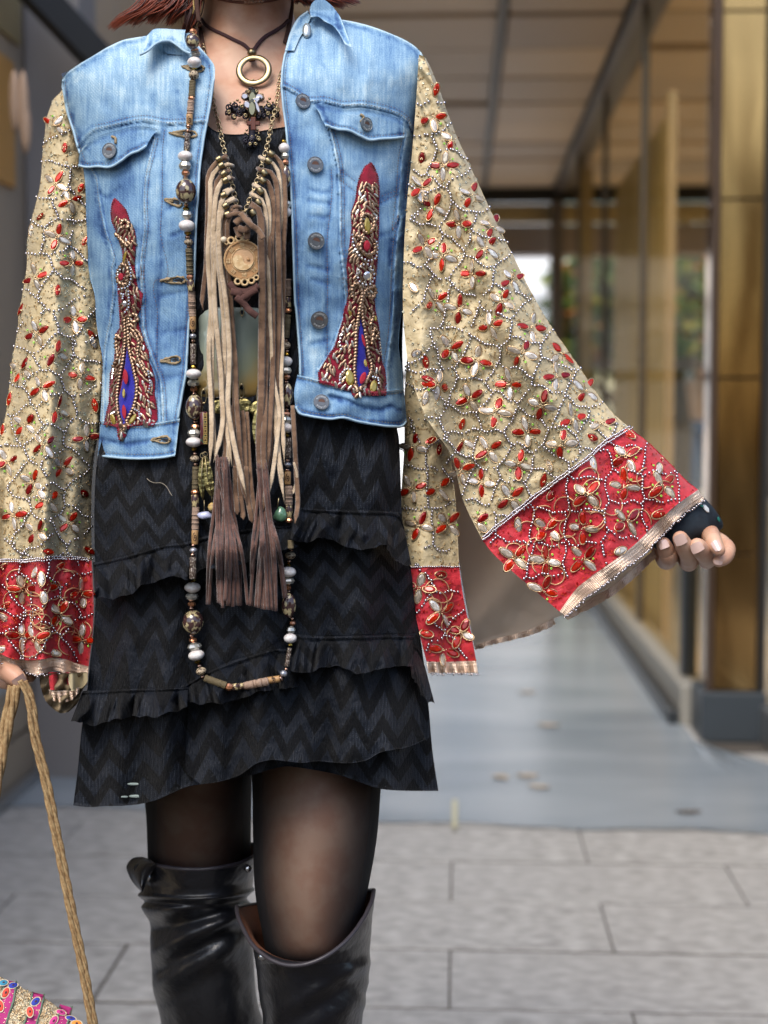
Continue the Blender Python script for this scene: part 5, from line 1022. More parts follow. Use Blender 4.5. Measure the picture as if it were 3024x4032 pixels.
# collars
def cdep(c): return lambda u, v, off: c + 0 * u - off
c1T = Z1([(960, 232), (1005, 190), (1070, 186), (1140, 190), (1212, 193)]); c1B = Z1([(912, 366), (965, 340), (1010, 300), (1055, 278), (1110, 276), (1160, 305), (1215, 345), (1250, 358)])
colL, cl_b = panel('collar', Z1([(960, 232), (948, 290), (912, 366)]), Z1([(1212, 193), (1205, 250), (1250, 358)]), c1T, c1B, 30, 50, [(c1B, 'edge', 1), (Z1([(960, 232), (948, 290), (912, 366)]), 'edge', 1)], jacket, 0, .0028, base=lambda u, v, off: d_jk(u, v) - .012 - .016 * np.clip((v - 115) / 100, 0, 1) - .006 * np.sin((u - 560) / 40.))
under, _ = cloth('collar_facing', coons(Z1([(1060, 285), (1070, 330), (1090, 350)]), Z1([(1200, 335), (1225, 355), (1240, 368)]), Z1([(1060, 285), (1110, 280), (1160, 305), (1200, 335)]), None, 10, 14), 1.425, m_den, jacket, .002, attr={'wear': np.full((11, 15), .75)})
c2T = Z2([(866, 110), (862, 40), (900, 2), (960, 8), (1010, 30), (1060, 108)]); 
colR, cr_b = panel('collar', Z2([(868, 112), (862, 60), (880, 15), (930, -20)]), Z2([(1092, 288), (1132, 305), (1110, 240), (1085, 170), (1060, 108), (1010, 40)]), Z2([(868, 112), (915, 108), (960, 140), (1010, 165), (1045, 205), (1092, 288)]), Z2([(930, -20), (970, 5), (1010, 40)]), 34, 44, [(Z2([(868, 112), (960, 140), (1045, 205), (1092, 288)]), 'edge', 1), (Z2([(1092, 288), (1132, 305), (1085, 170), (1060, 108)]), 'edge', 1)], jacket, 0, .0028, base=lambda u, v, off: d_jk(u, v) - .010 - .018 * np.clip((v - 40) / 120, 0, 1))
lapR, lp_b = panel('collar_stand', Z2([(700, 330), (740, 195), (790, 110), (850, 66)]), Z2([(760, 330), (800, 240), (845, 170), (868, 112)]), None, None, 20, 10, [(Z2([(700, 330), (740, 195), (790, 110), (850, 66)]), 'edge', 1)], jacket, 0, .002, base=lambda u, v, off: d_jk(u, v, .004) + .0)
# back of the jacket
g = coons([(242, 290), (300, 560), (340, 900), (390, 1400), (395, 1790)], [(1685, 290), (1645, 560), (1615, 900), (1585, 1400), (1600, 1680)], [(242, 290), (520, 190), (760, 130), (960, 110), (1160, 120), (1400, 180), (1685, 290)], [(395, 1790), (700, 1800), (1100, 1760), (1600, 1680)], 50, 70); u, v, t, s = g
cloth('back_panel', g, 1.50 + .105 * np.sqrt(np.clip(1 - (2 * s - 1) ** 2, 0, 1)) * np.clip(.45 + t * 2, 0, 1) + .012, m_den, jacket, .0024, attr={'wear': np.full(u.shape, .5)})
jall = [jl_b, jr_b, wbl_b, wbr_b, fl_b, fr_b, cl_b, cr_b]
stitches(jacket, [offs(yokeL[2:], 0, -8), offs(yokeL[2:], 0, -22), offs(s1, 8, 0), offs(s1, 20, 0), offs(JLi[3:], -17, 0), offs(plL, 0, 0), offs(fl_B, -2, -16), offs(s2, -8, 0), offs(armL, 16, 4), offs(yokeR, 0, -8), offs(yokeR, 0, -22), offs(sR1, 10, 0), offs(sR1, 22, 0), offs(JRi[4:], 16, 0), plR, pkt, pkt2, pkt3, pkt4, offs(fr_B, 0, -16), offs(sR2, -10, 0), offs(JRo[7:15], -17, 0)], jall)
stitches(jacket, [offs(wbL_T, 0, 10), offs(wbL_B, 0, -22), offs(wbR_T, 4, 12), offs(wbR_B, 0, -20)], jall, m_stt)
# pale worn folded edges (cords of cloth)
def cord(pts, r, par, bvs, lift, n=80):
    pp = [on(bvs, p[0], p[1], lift) for p in smoothpath([q[:2] for q in pts], n)]; pp = [tuple(p) for p in pp if p is not None]
    if len(pp) > 4:
        V, Fc = tube(pp, r, 6); ob('folded_edge', V, Fc, m_den, par, attr={'wear': np.full(len(V), .92)})
cord(offs(JLi[4:], -4, 0), .0011, jacket, [jl_b], .0006, 130); cord(offs(JRi[3:], 4, 0), .0011, jacket, [jr_b], .0006, 130); cord(offs(fl_B, 0, -4), .0012, jacket, [fl_b], .0004); cord(offs(fr_B, 0, -4), .0012, jacket, [fr_b], .0004)
cord(offs(c1B, 0, -3), .0012, jacket, [cl_b], .0004); cord(offs(wbL_B, 0, -5), .0011, jacket, [wbl_b], .0003); cord(offs(wbR_B, 0, -5), .0011, jacket, [wbr_b], .0003); cord(offs(armL, 5, 0), .001, jacket, [jl_b], .0004); cord(offs(JRo[7:17], -5, 0), .001, jacket, [jr_b], .0004)
# ---- buttons with lettering
m_btn = M('pewter', (.17, .175, .18), .36, metal=.75); m_btd = M('copper_dark', (.12, .06, .04), .5, metal=.3); m_ltr = M('letters', (.62, .62, .60), .4, metal=.3)
prof = [(-.3, .5), (-.3, .95), (.0, 1.0), (.08, .98), (.09, .92), (.05, .89), (.05, .51), (.085, .49), (.085, .45), (.045, .43), (.045, .01)]
bV, bF = revolve(prof, 32)
half = [(0, 0, .058)] + [(.42 * math.cos(a), .42 * math.sin(a), .062) for a in np.linspace(0, math.pi, 17)] + [(0, 0, -.05)] + [(.42 * math.cos(a), .42 * math.sin(a), -.05) for a in np.linspace(0, math.pi, 17)]
hF = [(0, i, i + 1) for i in range(1, 17)] + [(18, i + 1, i) for i in range(19, 35)] + [(i, i + 18, i + 19, i + 1) for i in range(1, 17)]
def letter(c, size):
    cu = bpy.data.curves.new('t', 'FONT'); cu.body = c; cu.size = size; cu.extrude = .015; cu.resolution_u = 2; cu.align_x = 'CENTER'; cu.align_y = 'CENTER'
    o = bpy.data.objects.new('t', cu); COL.objects.link(o); dgx = bpy.context.evaluated_depsgraph_get(); me = bpy.data.meshes.new_from_object(o.evaluated_get(dgx))
    V = [tuple(v.co) for v in me.vertices]; Fc = [tuple(p.vertices) for p in me.polygons]; bpy.data.objects.remove(o); bpy.data.meshes.remove(me); return V, Fc
LT = {}
parts = []
for word, a0, a1, top in (('AUTHENTIC', 152, 28, True), ('DENIM', 228, 312, False)):
    for k, c in enumerate(word):
        if c not in LT: LT[c] = letter(c, .30)
        a = math.radians(a0 + (a1 - a0) * k / (len(word) - 1)); rot = a - math.pi / 2 if top else a + math.pi / 2
        mm = Matrix.Translation((.70 * math.cos(a), .70 * math.sin(a), .075)) @ Matrix.Rotation(rot, 4, 'Z'); parts.append(([mm @ Vector(p) for p in LT[c][0]], LT[c][1]))
lV, lF = join(parts)
me_b = mesh('button', bV, bF, False, mat=m_btn); me_h = mesh('button_inset', half, hF, False, mat=m_btd); me_l = mesh('button_lettering', lV, lF, False, mat=m_ltr)
def button(u, v, ang, rpx=29, tilt=(0, 0)):
    m = frame(jall, u, v, ang, .0042, flatten=.3)
    if m is None: return
    r = rpx * MPX; m = m @ Matrix.Rotation(tilt[0], 4, 'X') @ Matrix.Rotation(tilt[1], 4, 'Y') @ Matrix.Diagonal((r, r, r * .9, 1))
    for nme, me in (('button', me_b), ('button_inset', me_h), ('button_lettering', me_l)): link(nme, me, jacket, m)
for (x, y), a, r_, tl in (((818, 672), 10, 28, (0, .35)), ((892, 1083), 3, 30, (0, 0)), ((897, 1577), 18, 31, (0, 0)), ((1228, 820), 12, 26, (0, .45))):
    button(700 + x * .6028, y * .6028, a, r_, tl)
button(1200 + 112 * .4975, 600 + 1325 * .4975, 8, 32); button(1200 + 127 * .4975, 600 + 1985 * .4975, 8, 29); button(728 * .6028, 990 * .6028, 5, 29)
m = frame([lp_b, jr_b, cr_b], 700 + 843 * .6028, 215 * .6028, 90, .004)
if m: V2, F2 = ico(2); ob('snap_stud', [m @ Matrix.Diagonal((.0085, .0045, .002, 1)) @ Vector(p) for p in V2], F2, M('pearl', (.42, .46, .47), .25, metal=.6), jacket)
# ---- buttonholes with thread rims
def bhole(x0, y0, x1, y1, w, op=1.):
    cx, cy = (x0 + x1) / 2, (y0 + y1) / 2; L_ = math.dist((x0, y0), (x1, y1)) / 2; a = math.atan2(y1 - y0, x1 - x0); P2 = []
    for k in range(22):
        q = 2 * math.pi * k / 22; lx = L_ * math.cos(q); ly = w * math.sin(q) * (1 + .75 * math.cos(q)) * .62; P2.append(on(jall, cx + lx * math.cos(a) - ly * math.sin(a), cy + lx * math.sin(a) + ly * math.cos(a), .001))
    if any(p is None for p in P2): return
    P2 = [tuple(p) for p in P2] + [tuple(P2[0])]; V, Fc = tube(P2, .00095, 6, False); V = np.array(V) + RG.normal(size=(len(V), 3)) * .00045; ob('buttonhole', V, Fc, m_stt, jacket)
    V, Fc = tube([tuple(Vector(P2[11]) * .0 + Vector(P2[11])), tuple((Vector(P2[11]) + Vector(P2[0])) / 2)], [.0007, .0011], 6); ob('buttonhole_bar', V, Fc, m_stt, jacket)
    c = [Vector(p) for p in P2[:-1]]; k0 = sum(c, Vector()) / len(c); r0 = [(p - k0) for p in c]; sh = (c[0] - k0) * .38
    V = [tuple(k0 + sh + p * .42 + Vector((0, -.0006, 0))) for p in r0]; ob('hole', V, [tuple(range(len(V)))], M('hole_dark', (.012, .014, .02), .9), jacket, False)
for a in Z1([(1110, 872), (1285, 880)]), Z1([(1080, 1305), (1190, 1335)]), Z1([(1190, 440), (1330, 455)]), Z6([(1275, 212), (1468, 205)]), Z6([(1275, 850), (1432, 835)]), Z6([(1210, 1470), (1352, 1475)]):
    bhole(a[0][0], a[0][1], a[1][0], a[1][1], 17)
for (x, y, z_) in ((752, 910, 1), ):
    pass
for a in (Z1([(735, 895), (758, 905), (760, 940)]), Z2([(1190, 750), (1212, 765), (1192, 800)])):
    pp = [on(jall, p[0], p[1], .001) for p in a]
    if all(p is not None for p in pp): ob('flap_bar_stitch', *tube(smoothpath([tuple(p) for p in pp], 10), .0013, 6), m_stt, jacket)
# ---- embroidered appliques
m_vel = M('crimson_velvet', (.15, .002, .014), .95, sheen=.15, bump=1., bs=900, var=(.26, .005, .025), vs=120); m_bul = M('bullion', (.40, .265, .175), .36, metal=.9, bump=.2, bs=900); m_bul2 = M('bullion_pale', (.66, .60, .52), .3, metal=.9)
m_rhi = M('rhinestone', (.86, .86, .88), .06, metal=.9, coat=1); m_blu = M('blue_satin', (.012, .010, .30), .5, sheen=.3, bump=.3, bs=500); m_ylw = M('yellow_crystal', (.36, .26, .04), .08, metal=.4, coat=1); m_rst = M('red_velvet_leaf', (.36, .012, .03), .8)
def poly_patch(name, poly, bvs, mat, par, lift, step=6., jag=2.5, seed=0):
    """sheet following a surface inside a traced outline (rows between its left and right edges)"""
    p = np.array([q[:2] for q in poly], float); y0, y1 = p[:, 1].min(), p[:, 1].max(); rows = []
    ys = np.arange(y0 + 1, y1, step)
    for y in ys:
        xs = []
        for a, b in zip(p, np.roll(p, -1, 0)):
            if (a[1] <= y < b[1]) or (b[1] <= y < a[1]): xs.append(a[0] + (y - a[1]) / (b[1] - a[1]) * (b[0] - a[0]))
        if len(xs) >= 2: rows.append((y, min(xs) + jag * random.uniform(-1, 1), max(xs) + jag * random.uniform(-1, 1)))
    n = 22; V = []; last = None
    for y, a, b in rows:
        for k in range(n + 1):
            u = a + (b - a) * k / n; e = min(k, n - k) / n; h = hit(bvs, u, y)
            if h is None: h = last or (P(u, y, 1.40), Vector((0, -1, 0)))
            last = h; V.append(tuple(h[0] + h[1] * (lift * (1 - .75 * math.exp(-e * 9)) )))
    Fc = gridfaces(len(rows), n + 1); o = ob(name, V, Fc, mat, par); return o, BVHTree.FromPolygons(V, Fc.tolist()), rows
def coil(pts, bvs, r, lift, par_list, pal=False):
    """rope of twisted metal thread"""
    pth = smoothpath([q[:2] for q in pts], max(6, int(sum(math.dist(a[:2], b[:2]) for a, b in zip(pts[:-1], pts[1:])) / 2.6))); pp = [on(bvs, p[0], p[1], lift) for p in pth]; pp = [tuple(p) for p in pp if p is not None]
    if len(pp) < 4: return
    n = 6; V, Fc = tube(pp, r, n); V = np.array(V); k = len(pp); c = np.repeat(np.array(pp), n, 0); i = np.repeat(np.arange(k), n); j = np.tile(np.arange(n), k)
    V = c + (V - c) * (1 + .38 * np.sin(i * 1.25 + j * 2 * math.pi / n))[:, None]; (par_list).append((V.tolist(), Fc))
def leafc(u, v, a, ln, w, bvs, lift, out):
    """padded leaf wrapped in metal thread: ridged ellipsoid"""
    m = frame(bvs, u, v, a, lift)
    if m is None: return
    V = []; nn, mm = 22, 6
    for i in range(nn + 1):
        t = i / nn; x = (t - .5) * 2; rr = math.sqrt(max(0, 1 - x * x)) ** .8 * (1 + .14 * (-1) ** i)
        for j in range(mm): q = math.pi * j / (mm - 1); V.append(tuple(m @ Vector((x * ln + .25 * w * math.cos(q), rr * w * math.cos(q), rr * w * .75 * math.sin(q)))))
    out.append((V, gridfaces(nn + 1, mm).tolist()))
def applique(poly, ropes, leaves_area, gems_, rh, blue, reds, tipy, seed, lab):
    random.seed(seed); ap, ap_b, rows = poly_patch('embroidered_patch', poly, jall, m_vel, jacket, .0030); ap['label'] = lab
    al = [ap_b] + jall; out = []; pale = []; nb = [ap_b]
    if blue:
        b_, bb, _ = poly_patch('blue_inset', blue, nb, m_blu, jacket, .0012, 5, .6); nb = [bb, ap_b]
    for r_ in ropes: coil(r_, nb, .0019, .0016, out)
    ys = sorted(q[0] for q in rows)
    occ = []
    def free(u, v, d):
        for a in occ:
            if math.dist(a, (u, v)) < d: return False
        return True
    for g_ in gems_: occ.append(g_[:2])
    bl = np.array([q[:2] for q in blue]) if blue else None
    for (y, a, b) in rows:
        if y < tipy: continue
        for tr in range(9):
            u = random.uniform(a + 7, b - 7); v = y + random.uniform(-3, 3)
            if not free(u, v, 12.5): continue
            if bl is not None and bl[:, 1].min() - 4 < v < bl[:, 1].max() and segdist(np.array([u]), np.array([v]), blue)[0][0] < 7: continue
            if bl is not None:
                ins = [q for q in (poly_x(blue, v) or [])]
                if len(ins) >= 2 and min(ins) - 4 < u < max(ins) + 4: continue
            if random.random() < .12: continue
            occ.append((u, v)); side = 1 if u > (a + b) / 2 else -1; an = random.choice((62, 80, 45, 100)) if side > 0 else random.choice((118, 100, 135, 80))
            leafc(u, v, an + 180, random.uniform(10, 15) * MPX, random.uniform(4.6, 6.2) * MPX, nb, .0006, pale if (random.random() < .16 or (v > ys[-1] - 90 and side * (1 if seed == 2 else -1) > 0 and random.random() < .6)) else out)
    if out: ob('gold_bullion', *join(out), m_bul, jacket, kind='stuff')
    if pale: ob('silver_bullion', *join(pale), m_bul2, jacket, kind='stuff')
    for (u, v, a, l, w, c) in gems_:
        m = frame(nb, u, v, a, .0032, l * MPX, w * MPX, w * MPX * .7)
        if m: V2, F2 = navette(); ob('crystal', [m @ Vector(p) for p in V2], F2, {'y': m_ylw, 'w': m_rhi, 'r': m_rst}[c], jacket, False)
    ms = []
    for path, n in rh:
        for p in linpath(path, n):
            m = frame(nb, p[0], p[1], 0, .0028, *([5.2 * MPX] * 3))
            if m: ms.append(m)
    scatter('rhinestones', *ico(1), ms, m_rhi, jacket, False)
    # bead edging round the whole patch
    ms = []
    q = linpath(list(poly) + [poly[0]], int(len(rows) * 1.6))
    for p in q:
        m = frame(al, p[0], p[1], 0, .0008, *([3.1 * MPX] * 3))
        if m: ms.append(m)
    scatter('crimson_edging', sV, sF, ms, m_vel, jacket)
def poly_x(poly, y):
    xs = []
    for a, b in zip(poly, list(poly[1:]) + [poly[0]]):
        if (a[1] <= y < b[1]) or (b[1] <= y < a[1]): xs.append(a[0] + (y - a[1]) / (b[1] - a[1]) * (b[0] - a[0]))
    return xs
pR = Z9([(518, 85), (545, 110), (575, 190), (585, 300), (580, 420), (582, 560), (575, 700), (572, 850), (560, 950), (545, 1100), (552, 1250), (580, 1370), (590, 1500), (605, 1650), (630, 1730), (642, 1850), (635, 1925), (540, 1920), (470, 1905), (435, 1935), (400, 1945), (375, 1920), (370, 1885), (300, 1870), (200, 1840), (110, 1820), (108, 1740), (150, 1670), (200, 1590), (240, 1530), (270, 1420), (300, 1330), (320, 1230), (345, 1130), (340, 1000), (330, 900), (345, 800), (360, 700), (372, 600), (365, 480), (400, 380), (415, 270), (435, 190), (475, 110)])
bR = Z9([(437, 1290), (470, 1420), (478, 1560), (490, 1680), (515, 1740), (470, 1830), (420, 1890), (400, 1760), (415, 1600), (425, 1440)])
applique(pR, [Z9([(375, 1140), (375, 1060), (405, 1035), (440, 1090), (425, 1250), (400, 1400), (395, 1560), (385, 1700), (395, 1830), (415, 1910)]), Z9([(540, 1060), (480, 1090), (445, 1200), (455, 1330), (475, 1450), (495, 1600), (520, 1700), (490, 1800), (430, 1880)]), Z9([(540, 1060), (545, 1120), (510, 1160), (500, 1110)]), Z9([(500, 1230), (530, 1280), (510, 1370)]), Z9([(520, 1520), (550, 1400), (570, 1440), (545, 1480)]), Z9([(400, 660), (450, 700), (430, 740), (480, 810), (540, 790), (545, 720)]), Z9([(470, 490), (530, 520), (530, 610), (480, 640), (440, 580), (450, 510), (470, 490)])], None,
    [(*Z9([(487, 585)])[0], 85, 30, 12, 'y'), (*Z9([(348, 1790)])[0], 85, 30, 17, 'y'), (*Z9([(532, 1860)])[0], 100, 26, 15, 'y'), (*Z9([(482, 975)])[0], 0, 17, 17, 'w'), (*Z9([(450, 1790)])[0], 110, 24, 12, 'r'), (*Z9([(455, 1490)])[0], 75, 24, 6, 'r'), (*Z9([(470, 1670)])[0], 80, 15, 7, 'y'), (*Z9([(545, 1315)])[0], 80, 11, 6, 'y'), (*Z9([(348, 1270)])[0], 80, 11, 6, 'y'), (*Z9([(480, 740)])[0], 90, 20, 14, 'r')],
    [(Z9([(380, 660), (382, 720), (400, 780), (440, 835), (500, 860), (550, 840), (565, 760), (555, 710)]), 17), (Z9([(405, 960), (440, 890), (490, 885), (525, 920), (540, 980), (520, 1040), (460, 1050), (420, 1015), (405, 960)]), 16), (Z9([(295, 1420), (270, 1500), (285, 1560)]), 6), (Z9([(275, 1830), (280, 1760), (320, 1715), (355, 1720)]), 8), (Z9([(530, 1780), (570, 1790), (575, 1830)]), 5), (Z9([(575, 1480), (590, 1600)]), 6)],
    bR, None, Z9([(0, 245)])[0][1], 1, 'tall embroidered patch under the pocket flap on the buttoned side')
pL = Z10([(122, 72), (150, 95), (200, 150), (228, 200), (250, 280), (290, 350), (300, 420), (295, 540), (285, 640), (300, 760), (315, 850), (360, 900), (345, 1010), (320, 1070), (325, 1170), (350, 1260), (385, 1340), (415, 1410), (410, 1490), (440, 1550), (465, 1650), (460, 1780), (485, 1900), (488, 2000), (450, 2050), (330, 2030), (260, 2050), (215, 2080), (215, 2140), (170, 2185), (150, 2150), (140, 2060), (80, 2040), (25, 2040), (45, 1950), (70, 1850), (75, 1740), (80, 1600), (115, 1500), (125, 1380), (130, 1250), (165, 1200), (165, 1100), (155, 960), (145, 820), (150, 700), (190, 620), (190, 540), (160, 440), (130, 350), (95, 270), (85, 190), (95, 110)])
bL = Z10([(228, 1340), (270, 1500), (298, 1640), (290, 1800), (250, 1950), (200, 2080), (165, 1950), (150, 1820), (190, 1640), (210, 1480)])
applique(pL, [Z10([(205, 1105), (215, 1250), (200, 1450), (165, 1640), (145, 1780), (150, 1900), (185, 2060)]), Z10([(235, 1150), (250, 1380), (290, 1560), (315, 1700), (300, 1850), (240, 1990), (195, 2080)]), Z10([(250, 1180), (250, 1100), (290, 1080), (315, 1120), (285, 1150)]), Z10([(290, 1230), (330, 1320), (320, 1430), (360, 1540), (400, 1620)]), Z10([(180, 1300), (150, 1260), (140, 1350), (150, 1450), (110, 1550)]), Z10([(195, 640), (160, 700), (165, 800), (210, 820), (235, 740), (225, 660), (195, 640)]), Z10([(180, 330), (190, 270), (240, 290), (225, 350)]), Z10([(140, 380), (190, 440), (240, 490)])], None,
    [(*Z10([(185, 752)])[0], 90, 14, 11, 'r'), (*Z10([(215, 580)])[0], 105, 22, 6, 'y'), (*Z10([(118, 1995)])[0], 75, 22, 11, 'y'), (*Z10([(285, 1995)])[0], 125, 22, 9, 'y'), (*Z10([(225, 1625)])[0], 85, 28, 11, 'r'), (*Z10([(210, 1930)])[0], 85, 26, 9, 'r'), (*Z10([(210, 1770)])[0], 90, 18, 7, 'y'), (*Z10([(212, 985)])[0], 0, 11, 11, 'w')],
    [(Z10([(245, 625), (262, 700), (265, 780), (245, 830), (215, 850), (165, 860)]), 13), (Z10([(240, 880), (250, 950), (245, 1020), (215, 1060)]), 8), (Z10([(185, 900), (200, 900), (195, 940)]), 4), (Z10([(118, 1560), (106, 1640)]), 5), (Z10([(410, 1580), (430, 1680), (415, 1760)]), 8), (Z10([(100, 1950), (125, 1935)]), 3), (Z10([(300, 1910), (335, 1930), (340, 2000)]), 6), (Z10([(170, 760), (150, 720), (175, 690)]), 4)],
    bL, None, Z10([(0, 260)])[0][1], 2, 'narrower wavy embroidered patch beside the row of buttonholes')
random.seed(11)
# ================================================================ HAIR
hm = [M('auburn_hair', (.23, .045, .018), .38, rnd=None, spec=.6), M('dark_hair', (.045, .015, .012), .4, spec=.6)]
def lock(root, tip, n, spread, r0, dep, dark=.3, curl=25):
    out = [[], []]
    for k in range(n):
        a = (root[0] + random.gauss(0, spread), root[1] + random.gauss(0, 8)); b = (tip[0] + random.gauss(0, spread * .55), tip[1] + random.gauss(0, spread * .32)); w = random.uniform(-curl, curl)
        d0 = dep + random.uniform(-.015, .015); c = ((a[0] * .55 + b[0] * .45) + w * .5, a[1] * .45 + b[1] * .55 + abs(w) * .4); e = ((a[0] + 3 * b[0]) / 4 + w * .3, (a[1] + 3.4 * b[1]) / 4.4)
        out[random.random() < dark].append(pxtube([(a[0], a[1], d0, r0), (c[0], c[1], d0 - .01, r0 * .95), (e[0], e[1], d0 - .008, r0 * .7), (b[0], b[1], d0, r0 * .18)], 0, 4, 12))
    return out
HL = [[], []]
random.seed(5)
for rt, tp, n, sp, dk in (((640, -60), (445, 108), 75, 22, .15), ((680, -60), (520, 92), 110, 26, .2), ((720, -60), (600, 85), 130, 26, .35), ((760, -60), (670, 90), 150, 24, .6), ((775, -60), (725, 150), 120, 16, .8), ((700, -80), (560, 60), 100, 30, .3), ((1180, -60), (1270, 28), 80, 26, .3), ((1200, -60), (1350, 22), 80, 24, .25), ((1200, -60), (1405, 14), 45, 16, .3), ((1165, -60), (1210, 20), 70, 18, .5)):
    o2 = lock(rt, tp, n, sp, 2.2, 1.49, dk)
    for a, b in zip(HL, o2): a.extend(b)
# hair up over the head (above the frame)
for k in range(700):
    a = random.uniform(0, 2 * math.pi); u0 = 972 + 262 * math.cos(a); d0 = 1.515 + .112 * math.sin(a)
    if math.sin(a) < -.55 and random.random() < .97: continue
    HL[random.random() < .35].append(pxtube([(972, -745, 1.515, 5), (972 + 190 * math.cos(a), -660, 1.515 + .085 * math.sin(a), 6), (u0, -450, d0, 6), (u0 + 10 * math.cos(a), -200, d0, 6), (u0 - 25 * math.cos(a) + random.gauss(0, 15), random.uniform(-50, 20), d0, 2)], 0, 4, 10))
h1 = ob('hair', *join(HL[0]), hm[0], person); h2 = ob('dark_hair_strands', *join(HL[1]), hm[1], h1)
V, Fc = loft([H(840, 1105, -745, 1.53, .05), H(745, 1200, -670, 1.54, .09), H(712, 1232, -540, 1.545, .105), H(708, 1236, -400, 1.55, .105), H(712, 1230, -200, 1.555, .10), H(740, 1200, -60, 1.565, .08)], 32); ob('hair_mass', V, Fc, hm[1], h1)

# ================================================================ CHOKERS AND CROSS
m_cordb = M('plum_suede_cord', (.055, .022, .024), .85, bump=.6, bs=900); m_brs = M('antique_brass', (.30, .235, .13), .30, metal=1, bump=.15, bs=400); m_blk = M('oxidised_metal', (.035, .032, .04), .32, metal=.9); m_chain = M('chain_bronze', (.42, .33, .20), .28, metal=1)
allb = [body_b] + dress_all + jall
def near(u, v, lift, only=None): 
    h = hit(only or allb, u, v); return None if h is None else h[0] + rayd(u, v) * -lift
def dep(p): return float((np.array(p) - _C) @ _FH)
ck = thing('cross_necklace', near(995, 205, .008), 'dark cord necklace with a big brass ring and ornate black cross pendant', 'necklace')
def strap(pts, w, th, mat, par, bvs, lift, name='cord', n=40, wob=0):
    pp = smoothpath([q[:2] for q in pts], n); W3 = []
    for p in pp:
        q = near(p[0], p[1], lift, bvs); 
        if q is None and W3: q = W3[-1] + (P(p[0], p[1], dep(W3[-1])) - W3[-1])
        if q is not None: W3.append(q)
    V, Fc = tube([tuple(p) for p in W3], w * MPX / 2, 8, True, (1, th / w)); return ob(name, V, Fc, mat, par)
strap(Z2([(150, 85), (170, 150), (235, 195), (300, 225), (370, 260), (430, 290), (478, 335)]), 13, 7, m_cordb, ck, [body_b], .003)
strap(Z2([(725, 130), (690, 165), (630, 205), (570, 240), (530, 280), (492, 335)]), 15, 7, m_cordb, ck, [body_b], .003)
strap(Z2([(478, 330), (482, 370), (485, 400)]), 24, 10, m_cordb, ck, [body_b], .006, 'loop')
p = near(700 + 484 * .6028, 345 * .6028, .007, [body_b]); V2, F2 = ico(3); ob('brass_bead', np.array(V2) * .0045 + np.array(p), F2, m_brs, ck)
rc = near(700 + 497 * .6028, 458 * .6028, .011, [body_b]); mr = vframe(rc, 0, 1, (0, -1, .32)); tV, tF = torus(.0138, .0030, 48, 10); ob('brass_ring', [mr @ Matrix.Diagonal((1.03, 1.0, .4, 1)) @ Vector(q) for q in tV], tF, m_brs, ck)
def z2p(x, y, lift): return near(700 + x * .6028, y * .6028, lift)
crs = []; crb = []; cry = []
V, Fc = torus(.0022, .0005, 12, 6); q = vframe(z2p(490, 535, .006), 90, 1); crs.append(([q @ Vector(a) for a in V], Fc))
def curl(x, y, r, a0, turns=1.15, th=.00075, lst=None, lift=.006):
    pp = []
    for w in np.linspace(0, turns * 2 * math.pi, 22):
        rr = r * (1 - .5 * w / (turns * 2 * math.pi)); c = z2p(x + rr * math.cos(a0 + w), y + rr * math.sin(a0 + w), lift)
        pp.append(tuple(c))
    dm = np.median([dep(c) for c in pp]); pp = [tuple(P(700 + (x + r * (1 - .5 * w / (turns * 2 * math.pi)) * math.cos(a0 + w)) * .6028, (y + r * (1 - .5 * w / (turns * 2 * math.pi)) * math.sin(a0 + w)) * .6028, dm)) for w in np.linspace(0, turns * 2 * math.pi, 22)]
    (crb if lst is None else lst).append(tube(pp, th, 5))
random.seed(3)
for (x, y, r) in ((335, 700, 22), (330, 738, 20), (365, 765, 20), (400, 740, 22), (375, 690, 22), (415, 700, 20), (440, 760, 20), (430, 720, 18), (585, 745, 20), (560, 760, 18), (605, 765, 18), (620, 700, 22), (650, 720, 20), (645, 750, 18), (590, 690, 20), (440, 905, 22), (480, 925, 22), (520, 905, 20), (440, 925, 18), (470, 945, 16), (505, 945, 16), (530, 915, 16), (440, 625, 20), (545, 630, 20), (480, 590, 18), (510, 600, 16), (455, 600, 16), (525, 765, 18), (545, 735, 18)):
    curl(x, y, r, random.uniform(0, 6)); curl(x + 4, y - 5, r * .6, random.uniform(0, 6), lst=crs if r % 4 == 0 else None, lift=.008)
for (x, y, r) in ((390, 655, 9), (370, 665, 7), (405, 668, 7), (345, 672, 7), (600, 645, 9), (585, 660, 7), (620, 668, 7), (450, 850, 8), (520, 850, 8), (440, 870, 7), (530, 872, 7), (485, 850, 9), (460, 880, 6), (510, 885, 6), (485, 890, 6), (425, 700, 8), (560, 700, 8), (400, 715, 6), (575, 720, 6)):
    q = z2p(x, y, .009); V2, F2 = ico(2); crs.append(((np.array(V2) * r * .6028 * MPX + np.array(q)).tolist(), F2))
# solid arms behind the scrolls
for a, b, w in (((345, 715), (640, 715), 9), ((485, 585), (485, 930), 9)):
    crb.append(tube([tuple(z2p(a[0] + (b[0] - a[0]) * t, a[1] + (b[1] - a[1]) * t, .004)) for t in np.linspace(0, 1, 9)], .0035, 8, True, (1, .35)))
cro = ob('cross_scrolls', *join(crb), m_blk, ck); ob('cross_highlights', *join(crs), m_brs, ck)
def lozenge(x, y, a, l, w, mat, name, lift=.011, hh=.6):
    q = z2p(x, y, lift); m = vframe(q, a, 1); V2, F2 = navette(hh); ob(name, [m @ Vector((p_[0] * l, p_[1] * w, p_[2] * w)) for p_ in V2], F2, mat, ck, False)
lozenge(490, 650, 90, .0095, .0052, M('olive_brass', (.28, .26, .16), .25, metal=1), 'brass_leaf'); lozenge(487, 715, 90, .010, .0048, M('olive_brass', (0, 0, 0)), 'brass_leaf', .012)
